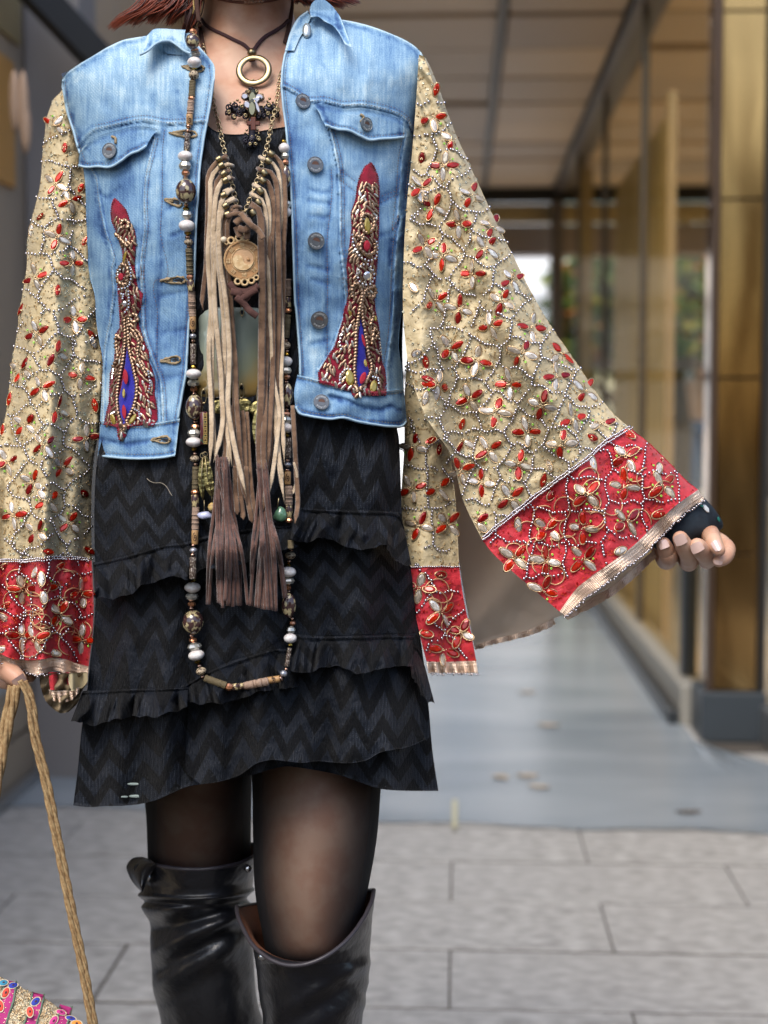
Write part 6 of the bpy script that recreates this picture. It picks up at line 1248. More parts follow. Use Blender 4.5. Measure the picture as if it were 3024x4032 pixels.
m_ab = M('aurora_crystal', (.46, .42, .42), .12, metal=.8, coat=.4)
for x, y, a, l, w in ((455, 690, 60, .005, .004), (505, 665, -30, .008, .0038), (535, 640, 10, .005, .0042), (440, 635, 0, .004, .0038), (520, 700, 70, .009, .0022)): lozenge(x, y, a, l, w, m_ab, 'aurora_crystal', .013, .8)
m_wood = M('red_brown_enamel', (.11, .03, .015), .35)
q = z2p(495, 812, .012); bb = join([box(-.0062, -.0016, 0, .0062, .0024, .003, .0006), box(-.0024, -.0062, .0002, .0024, .0062, .0032, .0006)]); m = vframe(q, 0, 1); ob('small_cross', [m @ Vector(a) * 1 for a in bb[0]], bb[1], m_wood, ck, False)
# beaded choker at the very top of the throat
chk = thing('beaded_choker', near(975, 0, .004, [body_b]) or P(975, 0, 1.47), 'thin rose brown beaded choker high on the throat at the top edge', 'necklace')
pp = smoothpath(Z2([(150, -60), (220, -25), (300, 0), (400, 14), (500, 12), (600, 6), (690, -20), (750, -55)]), 60); cbm = []
for p in pp:
    q = near(p[0], p[1], .001, [body_b])
    if q is not None: cbm.append(q)
ob('cord', *tube([tuple(q) for q in cbm], .0013, 6), M('rose_cord', (.16, .07, .05), .6), chk)
for q in cbm[26:38:2]: V2, F2 = ico(1); ob('bead', np.array(V2) * .0024 + np.array(q) + np.array((0, -.001, 0)), F2, M('choker_bead', (.40, .27, .20), .25, metal=.4), chk)

# ================================================================ LONG BEAD NECKLACE
bn = thing('long_bead_necklace', P(970, 2690, 1.34), 'very long necklace of white, crystal, copper and mottled stone beads looping down to the skirt', 'necklace')
mb = dict(W=M('white_stone', (.72, .69, .65), .22, coat=.6, var=(.58, .50, .47), vs=1.6), X=M('smoky_crystal', (.60, .57, .48), .07, metal=.55, coat=1, var=(.38, .36, .32), vs=2), C=M('copper_glass', (.60, .26, .13), .16, metal=.7, coat=.6), G=M('gold_facet', (.50, .32, .06), .18, metal=1),
    R=M('rose_gold', (.46, .28, .20), .18, metal=1), S=M('grey_pearl', (.34, .34, .37), .2, metal=.6, coat=.6), K=M('mottled_stone', (.05, .022, .02), .12, coat=1, var=(.45, .37, .20), vs=1.9, vlo=.50, vhi=.58, detail=5), N=M('patterned_wood', (.42, .33, .22), .5, var=(.06, .035, .02), vs=2.2, vlo=.5, vhi=.55), 
    O=M('olive_heishi', (.15, .115, .06), .6, bump=.4, bs=600), T=M('tan_heishi', (.42, .29, .21), .65, bump=.4, bs=600), D=M('dark_jasper', (.07, .045, .035), .3, var=(.40, .35, .28), vs=2.4, vlo=.53, vhi=.6), P=M('dark_pattern', (.06, .03, .03), .35, var=(.50, .40, .20), vs=1.4, vlo=.52, vhi=.55), B=M('burl_wood', (.42, .24, .10), .45))
def roundbead(r, asp, n=14, fac=False):
    pr = [(asp * math.sin(t) * 1, max(.25, math.cos(t))) for t in np.linspace(-1.35, 1.35, 5 if fac else 9)]; return revolve(pr, 8 if fac else n)
SH = {}
def bead(typ, u, v, rx, ry=None, ang=90., dpt=None, lift=None):
    """rx = radius across the string, ry = half length along it (photo px); ang = string direction"""
    ry = ry or rx; q = None
    if dpt is None:
        q = near(u, v, rx * MPX * .9)
        if q is None: return
        dpt = dep(q)
    pos = P(u, v, dpt); key = (typ, ry > rx * 1.3)
    if key not in SH:
        fac = typ in 'XCGS'
        if typ in 'OT': V, Fc = revolve([(-1, .4), (-1, .9), (-.8, 1), (.8, 1), (1, .9), (1, .4)], 12)
        elif typ in 'DPB': V, Fc = revolve([(-1, .4), (-1, .9), (-.93, 1), (.93, 1), (1, .9), (1, .4)], 14)
        else: V, Fc = roundbead(1, 1, 14, fac)
        nm = dict(W='white_bead', X='crystal_bead', C='copper_bead', G='gold_bead', R='rose_gold_bead', S='grey_bead', K='mottled_bead', N='patterned_bead', O='olive_disc', T='tan_disc', D='jasper_tube', P='dark_patterned_bead', B='burl_bead')[typ]
        SH[key] = (nm, mesh(nm, V, Fc, typ not in 'XCG', mat=mb[typ]))
    nm, me = SH[key]; z = (P(u + 10 * math.cos(math.radians(ang)), v + 10 * math.sin(math.radians(ang)), dpt) - pos).normalized(); y = rayd(u, v); x = y.cross(z).normalized(); y = z.cross(x)
    m = Matrix(((x[0], y[0], z[0], 0), (x[1], y[1], z[1], 0), (x[2], y[2], z[2], 0), (0, 0, 0, 1))) @ Matrix.Rotation(random.uniform(0, 6), 4, 'Z') @ Matrix.Diagonal((rx * MPX, rx * MPX, ry * MPX, 1)); m.translation = pos
    o = link(nm, me, bn, m)
    if typ == 'B' or typ == 'K':
        pass
    if typ == 'B':      # burnt spiral
        pts = [(u + rr * .75 * rx * math.cos(w), v + rr * ry * .75 * math.sin(w), dpt - rx * MPX * math.sqrt(max(0, 1 - (rr * .75 * math.cos(w)) ** 2)) - .0001) for w, rr in [(k * .45, k / 26 + .05) for k in range(25)]]
        V, Fc = tube(PA(*np.array(pts).T), .0004, 4); ob('burnt_spiral', V, Fc, M('burnt', (.05, .02, .01), .7), bn)
STR = []
def run(zf, items):
    for it in items:
        typ = it[0]
        if typ in 'OT' and len(it) == 7 or typ in 'DPB' and len(it) == 7:   # typ, x0,y0,x1,y1, r, n
            _, x0, y0, x1, y1, r, n = it; (a, b), (c, d) = [q[:2] for q in zf([(x0, y0), (x1, y1)])]; s_ = zf([(1, 0)])[0][0] - zf([(0, 0)])[0][0]; L_ = math.dist((a, b), (c, d)); an = math.degrees(math.atan2(d - b, c - a))
            for k in range(n): t = (k + .5) / n; STR.append((typ, a + (c - a) * t, b + (d - b) * t, r * s_ * random.uniform(.93, 1.05), L_ / n / 2 * .94, an))
        else:
            x, y, r = it[1:4]; ry = it[4] if len(it) > 4 else r * .8; an = it[5] if len(it) > 5 else 90; (a, b), = [q[:2] for q in zf([(x, y)])]; s_ = zf([(1, 0)])[0][0] - zf([(0, 0)])[0][0]; STR.append((typ, a, b, r * s_, ry * s_, an))
run(Z1, [('W', 1243, 155, 42, 34), ('X', 1256, 186, 26, 14), ('C', 1262, 207, 24, 20), ('K', 1258, 270, 44, 48), ('C', 1272, 328, 26, 16), ('X', 1276, 355, 36, 24), ('W', 1270, 408, 44, 34), ('G', 1270, 442, 20, 14), ('N', 1266, 490, 32, 27), ('R', 1260, 518, 16, 10), ('O', 1258, 528, 1252, 632, 20, 10), ('C', 1250, 642, 22, 14), ('T', 1248, 656, 1242, 745, 21, 9), ('B', 1238, 782, 20, 32), ('R', 1232, 825, 18, 14), ('R', 1228, 855, 20, 12), ('D', 1226, 872, 1220, 985, 19, 2), ('W', 1210, 1022, 46, 34), ('X', 1210, 1085, 40, 34), ('C', 1212, 1132, 27, 20), ('R', 1212, 1160, 16, 12), ('K', 1214, 1250, 62, 74), ('R', 1215, 1340, 16, 12), ('G', 1215, 1364, 21, 13), ('X', 1222, 1405, 34, 30), ('W', 1220, 1475, 49, 36), ('G', 1226, 1522, 23, 14), ('R', 1226, 1550, 17, 13), ('N', 1232, 1582, 27, 20), ('R', 1232, 1610, 14, 10), ('O', 1234, 1622, 1240, 1792, 21, 17)])
run(Z6, [('C', 1503, 183, 28, 22), ('P', 1506, 208, 1516, 292, 26, 1), ('T', 1517, 296, 1524, 495, 27, 18), ('B', 1526, 546, 24, 48), ('R', 1528, 610, 21, 15), ('S', 1528, 650, 27, 20), ('R', 1528, 690, 20, 15), ('D', 1530, 712, 1530, 875, 23, 2), ('G', 1528, 895, 23, 16), ('W', 1533, 950, 58, 38), ('X', 1535, 1022, 50, 32), ('C', 1535, 1072, 31, 20), ('R', 1538, 1106, 21, 15), ('K', 1540, 1215, 66, 94), ('R', 1547, 1330, 21, 15), ('C', 1547, 1366, 33, 20), ('X', 1540, 1420, 52, 34), ('W', 1535, 1490, 60, 38), ('G', 1537, 1545, 25, 16), ('R', 1545, 1582, 19, 15), ('N', 1542, 1622, 35, 26), ('R', 1550, 1665, 20, 14), ('O', 1550, 1685, 1546, 1868, 25, 17), ('C', 1543, 1886, 31, 20), ('P', 1544, 1908, 1548, 2000, 28, 1), ('T', 1550, 2004, 1546, 2200, 27, 18)])
run(Z8, [('B', 390, 502, 28, 58), ('R', 376, 576, 21, 14), ('S', 376, 622, 36, 25), ('R', 370, 664, 23, 17), ('D', 373, 688, 370, 880, 28, 2), ('G', 370, 898, 30, 18), ('W', 368, 962, 70, 46), ('X', 363, 1046, 58, 36), ('C', 360, 1113, 38, 25), ('R', 358, 1152, 24, 18), ('K', 373, 1280, 90, 102), ('R', 360, 1406, 24, 18), ('C', 376, 1445, 37, 24, 85), ('X', 388, 1506, 62, 38, 80), ('W', 403, 1583, 70, 46, 78), ('G', 413, 1645, 28, 18, 72), ('R', 432, 1682, 24, 20, 68), ('N', 447, 1730, 44, 34, 70), ('R', 460, 1780, 22, 16, 60), ('O', 478, 1792, 675, 1862, 30, 17), ('C', 703, 1873, 32, 34, 10), ('P', 734, 1876, 836, 1866, 28, 2), ('T', 840, 1866, 1062, 1822, 33, 18), ('B', 1113, 1808, 28, 52, -8), ('R', 1180, 1796, 22, 14, -30), ('S', 1204, 1752, 34, 28, -65), ('R', 1226, 1712, 16, 14, -75), ('D', 1232, 1684, 1262, 1516, 19, 3), ('G', 1265, 1490, 21, 16), ('W', 1264, 1428, 56, 42), ('X', 1272, 1355, 38, 38), ('C', 1285, 1290, 28, 22), ('R', 1282, 1248, 18, 14), ('K', 1252, 1125, 62, 104), ('R', 1248, 998, 19, 14), ('C', 1237, 962, 36, 24), ('X', 1243, 900, 58, 36), ('W', 1243, 820, 70, 46), ('G', 1244, 757, 27, 18), ('R', 1250, 720, 22, 16), ('N', 1264, 668, 46, 32), ('R', 1270, 620, 19, 14), ('O', 1268, 530, 1268, 604, 26, 7), ('C', 1252, 346, 32, 24), ('P', 1252, 212, 1252, 320, 31, 1), ('T', 1250, 30, 1252, 208, 32, 14)])
run(Z3, [('B', 1072, 1975, 23, 46), ('R', 1068, 1912, 19, 13), ('S', 1073, 1870, 28, 20), ('R', 1070, 1835, 18, 13), ('D', 1075, 1658, 1072, 1816, 25, 2), ('G', 1060, 1636, 26, 15), ('W', 1060, 1580, 50, 36), ('X', 1060, 1516, 45, 32), ('C', 1066, 1468, 30, 19), ('R', 1068, 1436, 18, 12), ('K', 1068, 1320, 44, 90), ('R', 1065, 1216, 19, 13), ('C', 1063, 1176, 32, 21), ('X', 1058, 1125, 44, 30), ('W', 1058, 1052, 49, 38), ('G', 1067, 996, 22, 14), ('R', 1069, 970, 17, 13), ('N', 1060, 925, 32, 28), ('R', 1058, 884, 18, 12), ('O', 1058, 865, 1072, 684, 25, 17), ('C', 1073, 650, 31, 20), ('P', 1074, 545, 1076, 624, 24, 1), ('T', 1074, 345, 1076, 535, 23, 17), ('B', 1074, 285, 23, 46), ('R', 1074, 215, 16, 12), ('S', 1074, 180, 24, 18), ('R', 1070, 140, 16, 12), ('D', 1075, 0, 1068, 122, 20, 2)])
run(Z2, [('G', 718, 1440, 22, 14), ('W', 704, 1386, 36, 32), ('X', 712, 1335, 28, 26), ('C', 716, 1300, 22, 18), ('K', 705, 1155, 32, 66), ('C', 705, 1062, 22, 18), ('X', 703, 1020, 24, 24), ('W', 696, 968, 34, 32), ('G', 694, 925, 16, 12)])
random.seed(9)
# the string's distance: the nearest of what it lies on, smoothed along the strand
raw = []
for (typ, a, b, rx, ry, an) in STR:
    ds = [dep(q) for q in (near(a + k * rx, b + j * ry, 0) for k in (-1, 0, 1) for j in (-1, 0, 1)) if q is not None]; raw.append((min(ds) if ds else 1.4) - rx * MPX)
raw = np.array(raw)
for i, (typ, a, b, rx, ry, an) in enumerate(STR):
    d_ = raw[i]
    if a > 1130 and b < 1400: d_ = max(d_, 1.392) if b < 1100 else d_   # right strand runs under the front edge of the jacket
    bead(typ, a, b, rx, ry, an, d_)
o_ = [i for i in range(len(STR)) if STR[i][1] < 1000 and STR[i][2] < 2700]
idx = list(range(len(STR))); pth = [(STR[i][1], STR[i][2], raw[i]) for i in idx[:31 + 26 + 34]]
V, Fc = tube(PA(*np.array([(760, -60, 1.47), (763, 40, 1.45)] + pth).T), .0007, 5); ob('string', V, Fc, M('gold_thread', (.40, .28, .10), .4), bn)

# ================================================================ FRINGE NECKLACE
fn = thing('fringe_necklace', P(985, 900, 1.37), 'chain necklace hung with long beige and brown suede fringe over the dress front', 'necklace')
m_bei = M('beige_suede', (.44, .32, .20), .92, bump=.9, bs=420, var=(.60, .46, .31), vs=90, sheen=.3); m_brn = M('brown_suede', (.115, .06, .032), .92, bump=.9, bs=420, var=(.20, .115, .065), vs=90, sheen=.3); m_mau = M('mauve_suede', (.07, .032, .023), .95, bump=.9, bs=420, var=(.13, .062, .045), vs=90, sheen=.3)
bfront = [dress_b, over_b, body_b] + rb
def fd(u, v, off):
    h = hit(bfront, u, v); return (dep(h[0]) if h else 1.39) - off
def strip(pts, w, off, mat, taper=True, name='suede_strip', th=.15):
    p = smoothpath([q[:2] for q in pts], 34); d = np.array([fd(a, b, off) for a, b in p]); k = np.ones(7) / 7; dp = np.r_[[d[0]] * 3, d, [d[-1]] * 3]; d = np.convolve(dp, k, 'valid') - .002 * np.sin(np.linspace(0, 5, 34) + pts[0][0])
    r = np.full(34, w / 2 * MPX); r[:2] *= .8
    V, Fc = tube(PA(p[:, 0], p[:, 1], d), r, 6, True, (1.06, th)); V = np.array(V).reshape(34, 6, 3)
    if taper: V[-2, :] = V[-2, :] * .5 + V[-2].mean(0) * .5 + 0; V[-1] = V[-2].mean(0) + (V[-1] - V[-1].mean(0)) * .12 + (V[-1].mean(0) - V[-2].mean(0)) * 1.2
    ob(name, V.reshape(-1, 3), Fc, mat, fn)
F_ = lambda z, pts: z(pts)
def z23(a, b): return Z2(a) + Z3(b)
LS = [('b', 17, .030, z23([(322, 1012), (255, 1060), (205, 1130), (196, 1250), (195, 1400)], [(430, 100), (425, 300), (405, 480), (395, 600), (402, 640)])), ('e', 17, .034, z23([(335, 1075), (270, 1090), (225, 1150), (215, 1300), (210, 1450)], [(440, 200), (455, 450), (465, 650), (448, 900), (448, 1050), (462, 1300), (470, 1600), (455, 1870)])),
      ('b', 17, .031, z23([(345, 1110), (300, 1125), (262, 1170), (245, 1300), (240, 1450)], [(470, 200), (480, 450), (500, 700), (520, 950), (540, 1200), (560, 1500), (575, 1800), (520, 1980)])), ('e', 18, .037, z23([(345, 1155), (290, 1180), (255, 1260), (240, 1400)], [(480, 120), (488, 400), (495, 620), (520, 900), (545, 1150), (552, 1350), (560, 1500), (530, 1690), (488, 1840)])),
      ('b', 16, .031, z23([(350, 1232), (300, 1262), (275, 1330), (265, 1450)], [(520, 150), (560, 400), (590, 700), (600, 1000), (590, 1300), (610, 1600), (530, 1960)])), ('e', 18, .040, z23([(358, 1232), (308, 1268), (282, 1340), (270, 1450)], [(525, 100), (540, 300), (575, 520), (600, 780), (610, 950), (605, 1200), (598, 1400), (635, 1650), (690, 1900), (742, 2105)])),
      ('e', 16, .036, z23([(372, 1292), (318, 1320), (292, 1380)], [(520, 150), (545, 500), (570, 800), (570, 1100), (560, 1300), (590, 1500), (605, 1650), (595, 1880), (555, 2120)])), ('e', 15, .034, z23([(376, 1300), (330, 1325), (300, 1400)], [(540, 100), (560, 500), (560, 900), (555, 1250), (590, 1600), (630, 1870)])), ('e', 14, .033, z23([(350, 1240), (300, 1290)], [(500, 300), (480, 800), (475, 1300), (490, 1650), (520, 1935)])),
      ('b', 18, .035, z23([(390, 1350), (335, 1380), (310, 1450)], [(580, 80), (590, 300), (612, 600), (640, 850), (660, 1100), (665, 1350), (680, 1550), (700, 1850), (730, 2100), (755, 2200)])), ('b', 16, .034, z23([(392, 1365), (350, 1400)], [(600, 150), (625, 600), (650, 1000), (650, 1400), (640, 1700), (660, 1900), (640, 2250)])),
      ('b', 17, .030, Z3([(712, 1440), (718, 1480), (722, 1520), (735, 1800), (750, 2100), (795, 2330)])), ('b', 16, .030, Z3([(748, 1450), (752, 1520), (765, 1800), (790, 2100), (845, 2400)])), ('b', 15, .029, Z3([(640, 1400), (600, 1700), (560, 1900), (520, 2000)])), ('b', 15, .029, Z3([(700, 1500), (710, 1800), (740, 2100), (790, 2290)]))]
RS = [('b', 17, .030, z23([(590, 1002), (650, 1030), (685, 1100), (700, 1250), (700, 1450)], [(1040, 100), (1040, 400), (1030, 700), (1020, 1000), (1010, 1300), (1005, 1500)])), ('e', 15, .033, z23([(565, 1040), (620, 1065), (655, 1120), (668, 1250), (675, 1450)], [(990, 100), (1005, 400), (1020, 650), (1030, 900), (1020, 1200), (1030, 1500), (1045, 1850)])),
      ('b', 20, .034, z23([(548, 1108), (600, 1120), (640, 1180), (650, 1300), (655, 1450)], [(1000, 150), (1005, 500), (1000, 800), (985, 1100), (970, 1400), (935, 1700), (905, 1990)])), ('b', 19, .036, z23([(535, 1160), (580, 1180), (615, 1260), (625, 1400)], [(945, 100), (950, 400), (955, 750), (955, 1000), (948, 1250), (930, 1550), (905, 1940)])),
      ('e', 15, .034, z23([(510, 1210), (560, 1240), (590, 1320), (600, 1450)], [(915, 100), (930, 300), (935, 600), (945, 1000), (975, 1500), (995, 1800), (1045, 2165)])), ('e', 15, .036, z23([(495, 1270), (545, 1300), (575, 1400)], [(900, 100), (920, 400), (935, 800), (960, 1200), (1005, 1450), (985, 1700), (945, 1980), (912, 2145)])), ('e', 14, .033, Z3([(960, 1300), (990, 1600), (1010, 1850), (1035, 2000)])),
      ('b', 26, .040, z23([(475, 1330), (520, 1360), (545, 1450)], [(862, 60), (868, 300), (872, 560), (868, 800), (865, 1100), (862, 1350), (848, 1600), (850, 1800), (868, 2000), (890, 2200)])), ('b', 20, .038, z23([(470, 1340), (540, 1400)], [(880, 60), (885, 300), (895, 600), (905, 900), (895, 1200), (890, 1500), (880, 1800), (905, 2080), (860, 2280)])), ('b', 17, .033, Z3([(1110, 1400), (1125, 1650), (1140, 1950), (1150, 2200), (1130, 2330)])), ('e', 10, .031, Z3([(1120, 1850), (1145, 1950), (1115, 2100)])), ('b', 16, .035, Z3([(930, 60), (925, 300), (928, 600), (920, 900), (925, 1200)]))]
for c, w, off, pts in LS + RS: strip(pts, w, off - .012, {'b': m_brn, 'e': m_bei}[c])
# cut ends hanging in the middle
for c, pts in (('b', Z8([(760, -150), (765, 100), (780, 295)])), ('b', Z8([(800, -150), (810, 100), (835, 340)])), ('b', Z8([(860, -150), (870, 100), (915, 368)])), ('b', Z8([(1020, -60), (1030, 100), (1060, 275)]))): strip(pts, 19, .022, m_brn)
# tassels
random.seed(21)
for top, btm in ((Z8([(640, 40)]), [(505, 1120), (520, 1118), (605, 1100), (618, 1108), (632, 1120), (645, 1150), (662, 1112), (680, 1115), (700, 1112), (718, 1135), (738, 1140), (752, 1128), (770, 1110), (785, 1128), (800, 1132), (808, 1125), (875, 1120), (668, 1085), (690, 1130), (630, 1112)]), (Z8([(1010, 120)]), [(895, 1130), (912, 1128), (948, 1140), (962, 1146), (975, 1150), (992, 1150), (1010, 1160), (1030, 1164), (1045, 1162), (1060, 1166), (1078, 1168), (1095, 1166), (1115, 1175), (1135, 1180), (1210, 1060), (1225, 1050)])):
    for k, b in enumerate(btm):
        x0 = 600 + (top[0][0] - 600) + random.uniform(-22, 22); y0 = top[0][1] + random.uniform(-130, -70); e = Z8([b])[0]
        mx_ = x0 * .45 + e[0] * .55 + (e[0] - top[0][0]) * .22 + random.uniform(-6, 6); strip([(x0, y0), (x0 + (mx_ - x0) * .45, y0 * .7 + e[1] * .3), (mx_, y0 * .42 + e[1] * .58), (e[0], e[1])], random.uniform(10.5, 13), .020 + random.uniform(0, .012), m_mau, False, 'tassel_strand', .5)
# chain, link by link
def chain(pts, n, r, par, bvs, lift, thick=.22):
    p = smoothpath([q[:2] for q in pts], n); V0, F0 = torus(1, thick, 14, 6); me = mesh('chain_link', V0, F0, True, mat=m_chain)
    for k in range(n):
        q = near(p[k][0], p[k][1], lift, bvs)
        if q is None: continue
        t = p[min(k + 1, n - 1)] - p[max(k - 1, 0)]; an = math.degrees(math.atan2(t[1], t[0])); m = vframe(q, an, r) @ Matrix.Rotation(math.radians(18 if k % 2 else 62), 4, 'X') @ Matrix.Diagonal((1.15, 1, 1, 1)); link('chain_link', me, par, m)
cl_ = [body_b, dress_b]
chain(Z2([(165, 300), (180, 400), (205, 520), (235, 680), (262, 790), (282, 880), (305, 985), (330, 1090), (352, 1190), (375, 1290), (400, 1370), (432, 1395)]), 48, .0023, fn, cl_, .006)
chain(Z2([(672, 480), (655, 600), (636, 720), (615, 800), (600, 880), (580, 970), (555, 1060), (528, 1150), (500, 1230), (470, 1300), (445, 1370), (432, 1395)]), 42, .0023, fn, cl_, .009)
# wrapped loops with little brass rings on each strip's fold
tV, tF = revolve([(-1, 1), (-.6, 1.12), (.6, 1.12), (1, 1)], 12); me_w = mesh('wire_wrap', tV, tF, True, mat=m_brs)
for x, y, a in ((268, 1040, 150), (285, 1082, 150), (300, 1135, 140), (312, 1178, 150), (300, 1275, 150), (312, 1345, 150), (325, 1400, 160), (610, 1005, 35), (592, 1052, 40), (565, 1130, 50), (555, 1180, 45), (540, 1248, 50), (528, 1322, 55), (492, 1390, 60)):
    q = P(700 + x * .6028, y * .6028, fd(700 + x * .6028, y * .6028, .026)); m = vframe(q, a, 1) @ Matrix.Rotation(math.pi / 2, 4, 'Y') @ Matrix.Diagonal((.0027, .0027, .0028, 1)); link('wire_wrap', me_w, fn, m)
for x, y, a, mt_ in ((330, 1240, 150, 0), (350, 1300, 150, 0), (305, 1120, 150, 1), (335, 1160, 150, 1), (330, 1075, 150, 0), (520, 1220, 45, 0), (500, 1280, 50, 0), (560, 1040, 45, 0), (545, 1115, 45, 1), (300, 1030, 140, 1), (380, 1350, 160, 1)):
    u, v = 700 + x * .6028, y * .6028; c, s_ = math.cos(math.radians(a)) * 20, math.sin(math.radians(a)) * 20
    d_ = fd(u, v, .020); V, Fc = tube([tuple(P(u - c, v - abs(s_) * .0 + (s_ if a < 90 else -s_) * -.6, d_ + .004)), tuple(P(u, v, d_ - .003)), tuple(P(u + c, v + abs(s_) * .8, d_))], [8 * MPX] * 3, 8); ob('wrapped_loop', V, Fc, (m_bei, m_brn)[mt_], fn)
# knots
def knot(zf, pts, w, off, mat, name='suede_knot'):
    p = smoothpath([q[:2] for q in zf(pts)], 24); d = np.array([fd(a, b, off) for a, b in p]); V, Fc = tube(PA(p[:, 0], p[:, 1], d), w / 2 * MPX, 8, True, (1, .45)); ob(name, V, Fc, mat, fn)
knot(Z2, [(320, 1415), (370, 1395), (420, 1400), (450, 1420)], 16, .036, m_brn); knot(Z2, [(410, 1390), (440, 1430), (480, 1470), (520, 1500), (560, 1560)], 20, .040, m_brn); knot(Z2, [(375, 1460), (410, 1430), (450, 1435), (470, 1470), (440, 1500), (395, 1490)], 24, .034, m_brn); knot(Z2, [(385, 1480), (400, 1520), (410, 1545)], 26, .030, m_brn); knot(Z2, [(445, 1480), (455, 1520), (450, 1560)], 22, .030, m_brn)
m_dkb = M('dark_plum_suede', (.085, .036, .028), .9, bump=.5, bs=700)
knot(Z3, [(610, 430), (650, 480), (720, 500), (790, 480), (840, 450)], 24, .032, m_dkb); knot(Z3, [(620, 500), (680, 510), (720, 560), (750, 540), (740, 500)], 26, .035, m_dkb); knot(Z3, [(660, 540), (720, 590), (770, 650), (830, 695)], 24, .038, m_dkb, 'suede_tail'); knot(Z3, [(700, 560), (760, 520), (830, 480)], 22, .037, m_dkb)
# carved disc with yin and yang
yy_ = thing('carved_disc', P(963, 1023, 1.36), 'round carved ivory coloured yin yang medallion between the suede fringes', 'pendant')
m_ivo = M('carved_bone', (.62, .45, .24), .5, coat=.1, var=(.48, .30, .13), vs=300, bump=.3, bs=700); m_ivd = M('carved_bone_dark', (.36, .19, .07), .5, bump=.4, bs=700)
dc0 = fd(963, 1025, .027); c0 = P(600 + 719 * .4972, 900 + 248 * .4972, dc0); Rr = 138 * .4972 * MPX; md0 = vframe(c0, -4, Rr)
def ypart(name, V, Fc, mat): ob(name, [md0 @ Vector(p) for p in V], Fc, mat, yy_, smooth=name in ('outer_rim', 'inner_rim', 'dot', 'scroll', 'ivory_bead'))
ypart('disc', *revolve([(-.12, .3), (-.12, .96), (-.03, 1.0), (.06, .97), (.06, .90), (-.01, .88), (-.01, .01)], 56), m_ivd)
ypart('outer_rim', *torus(.95, .055, 56, 8), m_ivo); ypart('inner_rim', *torus(.60, .028, 48, 6), m_ivo)
def yin(sg):
    out = [(.56 * math.cos(a), .56 * math.sin(a)) for a in np.linspace(0, math.pi, 30)] + [(-.28 + .28 * math.cos(a), .28 * math.sin(a)) for a in np.linspace(math.pi, 0, 16)][1:] + [(.28 + .28 * math.cos(a), .28 * math.sin(a)) for a in np.linspace(math.pi, 2 * math.pi, 16)][1:-1]
    out = [(x * sg * .97, y * sg * .97) for x, y in out]; n = len(out); V = [(x, y, -.01) for x, y in out] + [(x, y, .085 if sg < 0 else .01) for x, y in out]; Fc = [tuple(range(n, 2 * n))] + [(i, (i + 1) % n, (i + 1) % n + n, i + n) for i in range(n)]; return V, Fc
ypart('yang_half', *yin(-1), m_ivo); ypart('yin_half', *yin(1), M('carved_bone_mid', (.50, .30, .15), .5, bump=.5, bs=900))
for sx, mt_ in ((-.27, m_ivo), (.27, m_ivd)): V2, F2 = ico(2); ypart('dot', [(p[0] * .085 + sx, p[1] * .085, p[2] * .05 + .05) for p in V2], F2, mt_)
tg_ = ['111', '110', '101', '100', '011', '010', '001', '000']
for k in range(8):
    a = math.pi / 2 + k * math.pi / 4; cx, cy = .77 * math.cos(a), .77 * math.sin(a)
    parts = []
    for j, c in enumerate(tg_[k]):
        rr = .70 + j * .07; 
        for (x0, x1) in (((-.12, .12),) if c == '1' else ((-.12, -.02), (.02, .12))):
            V, Fc = box(x0, -.02, 0, x1, .02, .045); mm = Matrix.Rotation(a - math.pi / 2, 4, 'Z') @ Matrix.Translation((0, rr, 0)); parts.append(([tuple(mm @ Vector(p)) for p in V], Fc))
    ypart('trigram', *join(parts), m_ivo)
for (x, y, r) in ((-.55, 1.02, .16), (-.15, 1.12, .15), (.2, 1.12, .17), (.0, 1.28, .13), (-.78, .95, .1), (-.35, -1.08, .15), (.0, -1.14, .16), (.35, -1.08, .15), (.6, -.95, .12)):
    V, Fc = torus(r, r * .38, 14, 6); ypart('scroll', [(p[0] + x, p[1] + y, p[2]) for p in V], Fc, m_ivo)
V2, F2 = ico(2); ypart('ivory_bead', [(p[0] * .17 - .92, p[1] * .17 + 1.1, p[2] * .17) for p in V2], F2, M('ivory', (.66, .55, .40), .35))
# horn plate
hp = thing('horn_plate', P(920, 1390, 1.36), 'glossy grey green translucent horn plate shading to amber behind the fringe', 'pendant')
m, nt, N, L, b = NM('horn'); tc = N.new('ShaderNodeTexCoord'); sp = N.new('ShaderNodeSeparateXYZ'); L.new(tc.outputs['UV'], sp.inputs[0]); nz = N.new('ShaderNodeTexNoise'); nz.inputs['Scale'].default_value = 18; nz.inputs['Detail'].default_value = 4
mp = N.new('ShaderNodeMapping'); mp.inputs['Scale'].default_value = (2.2, .7, 1); L.new(tc.outputs['UV'], mp.inputs[0]); L.new(mp.outputs[0], nz.inputs[0]); ad = N.new('ShaderNodeMath'); ad.operation = 'MULTIPLY_ADD'; L.new(nz.outputs[0], ad.inputs[0]); ad.inputs[1].default_value = .06
L.new(sp.outputs[1], ad.inputs[2]); mr_ = N.new('ShaderNodeMapRange'); mr_.inputs[1].default_value = -1570 * MPX + .02; mr_.inputs[2].default_value = -1250 * MPX + .03; L.new(ad.outputs[0], mr_.inputs[0])
r = N.new('ShaderNodeValToRGB'); e = r.color_ramp.elements; e[0].position = 0; e[0].color = (.13, .075, .025, 1); e[1].position = 1; e[1].color = (.30, .345, .29, 1)
for p_, c in ((.22, (.27, .18, .06)), (.5, (.21, .225, .15)), (.75, (.20, .235, .195))): x = e.new(p_); x.color = (*c, 1)
L.new(mr_.outputs[0], r.inputs[0]); L.new(r.outputs[0], b.inputs['Base Color']); b.inputs['Roughness'].default_value = .16; b.inputs['Coat Weight'].default_value = .8; b.inputs['Subsurface Weight'].default_value = .0
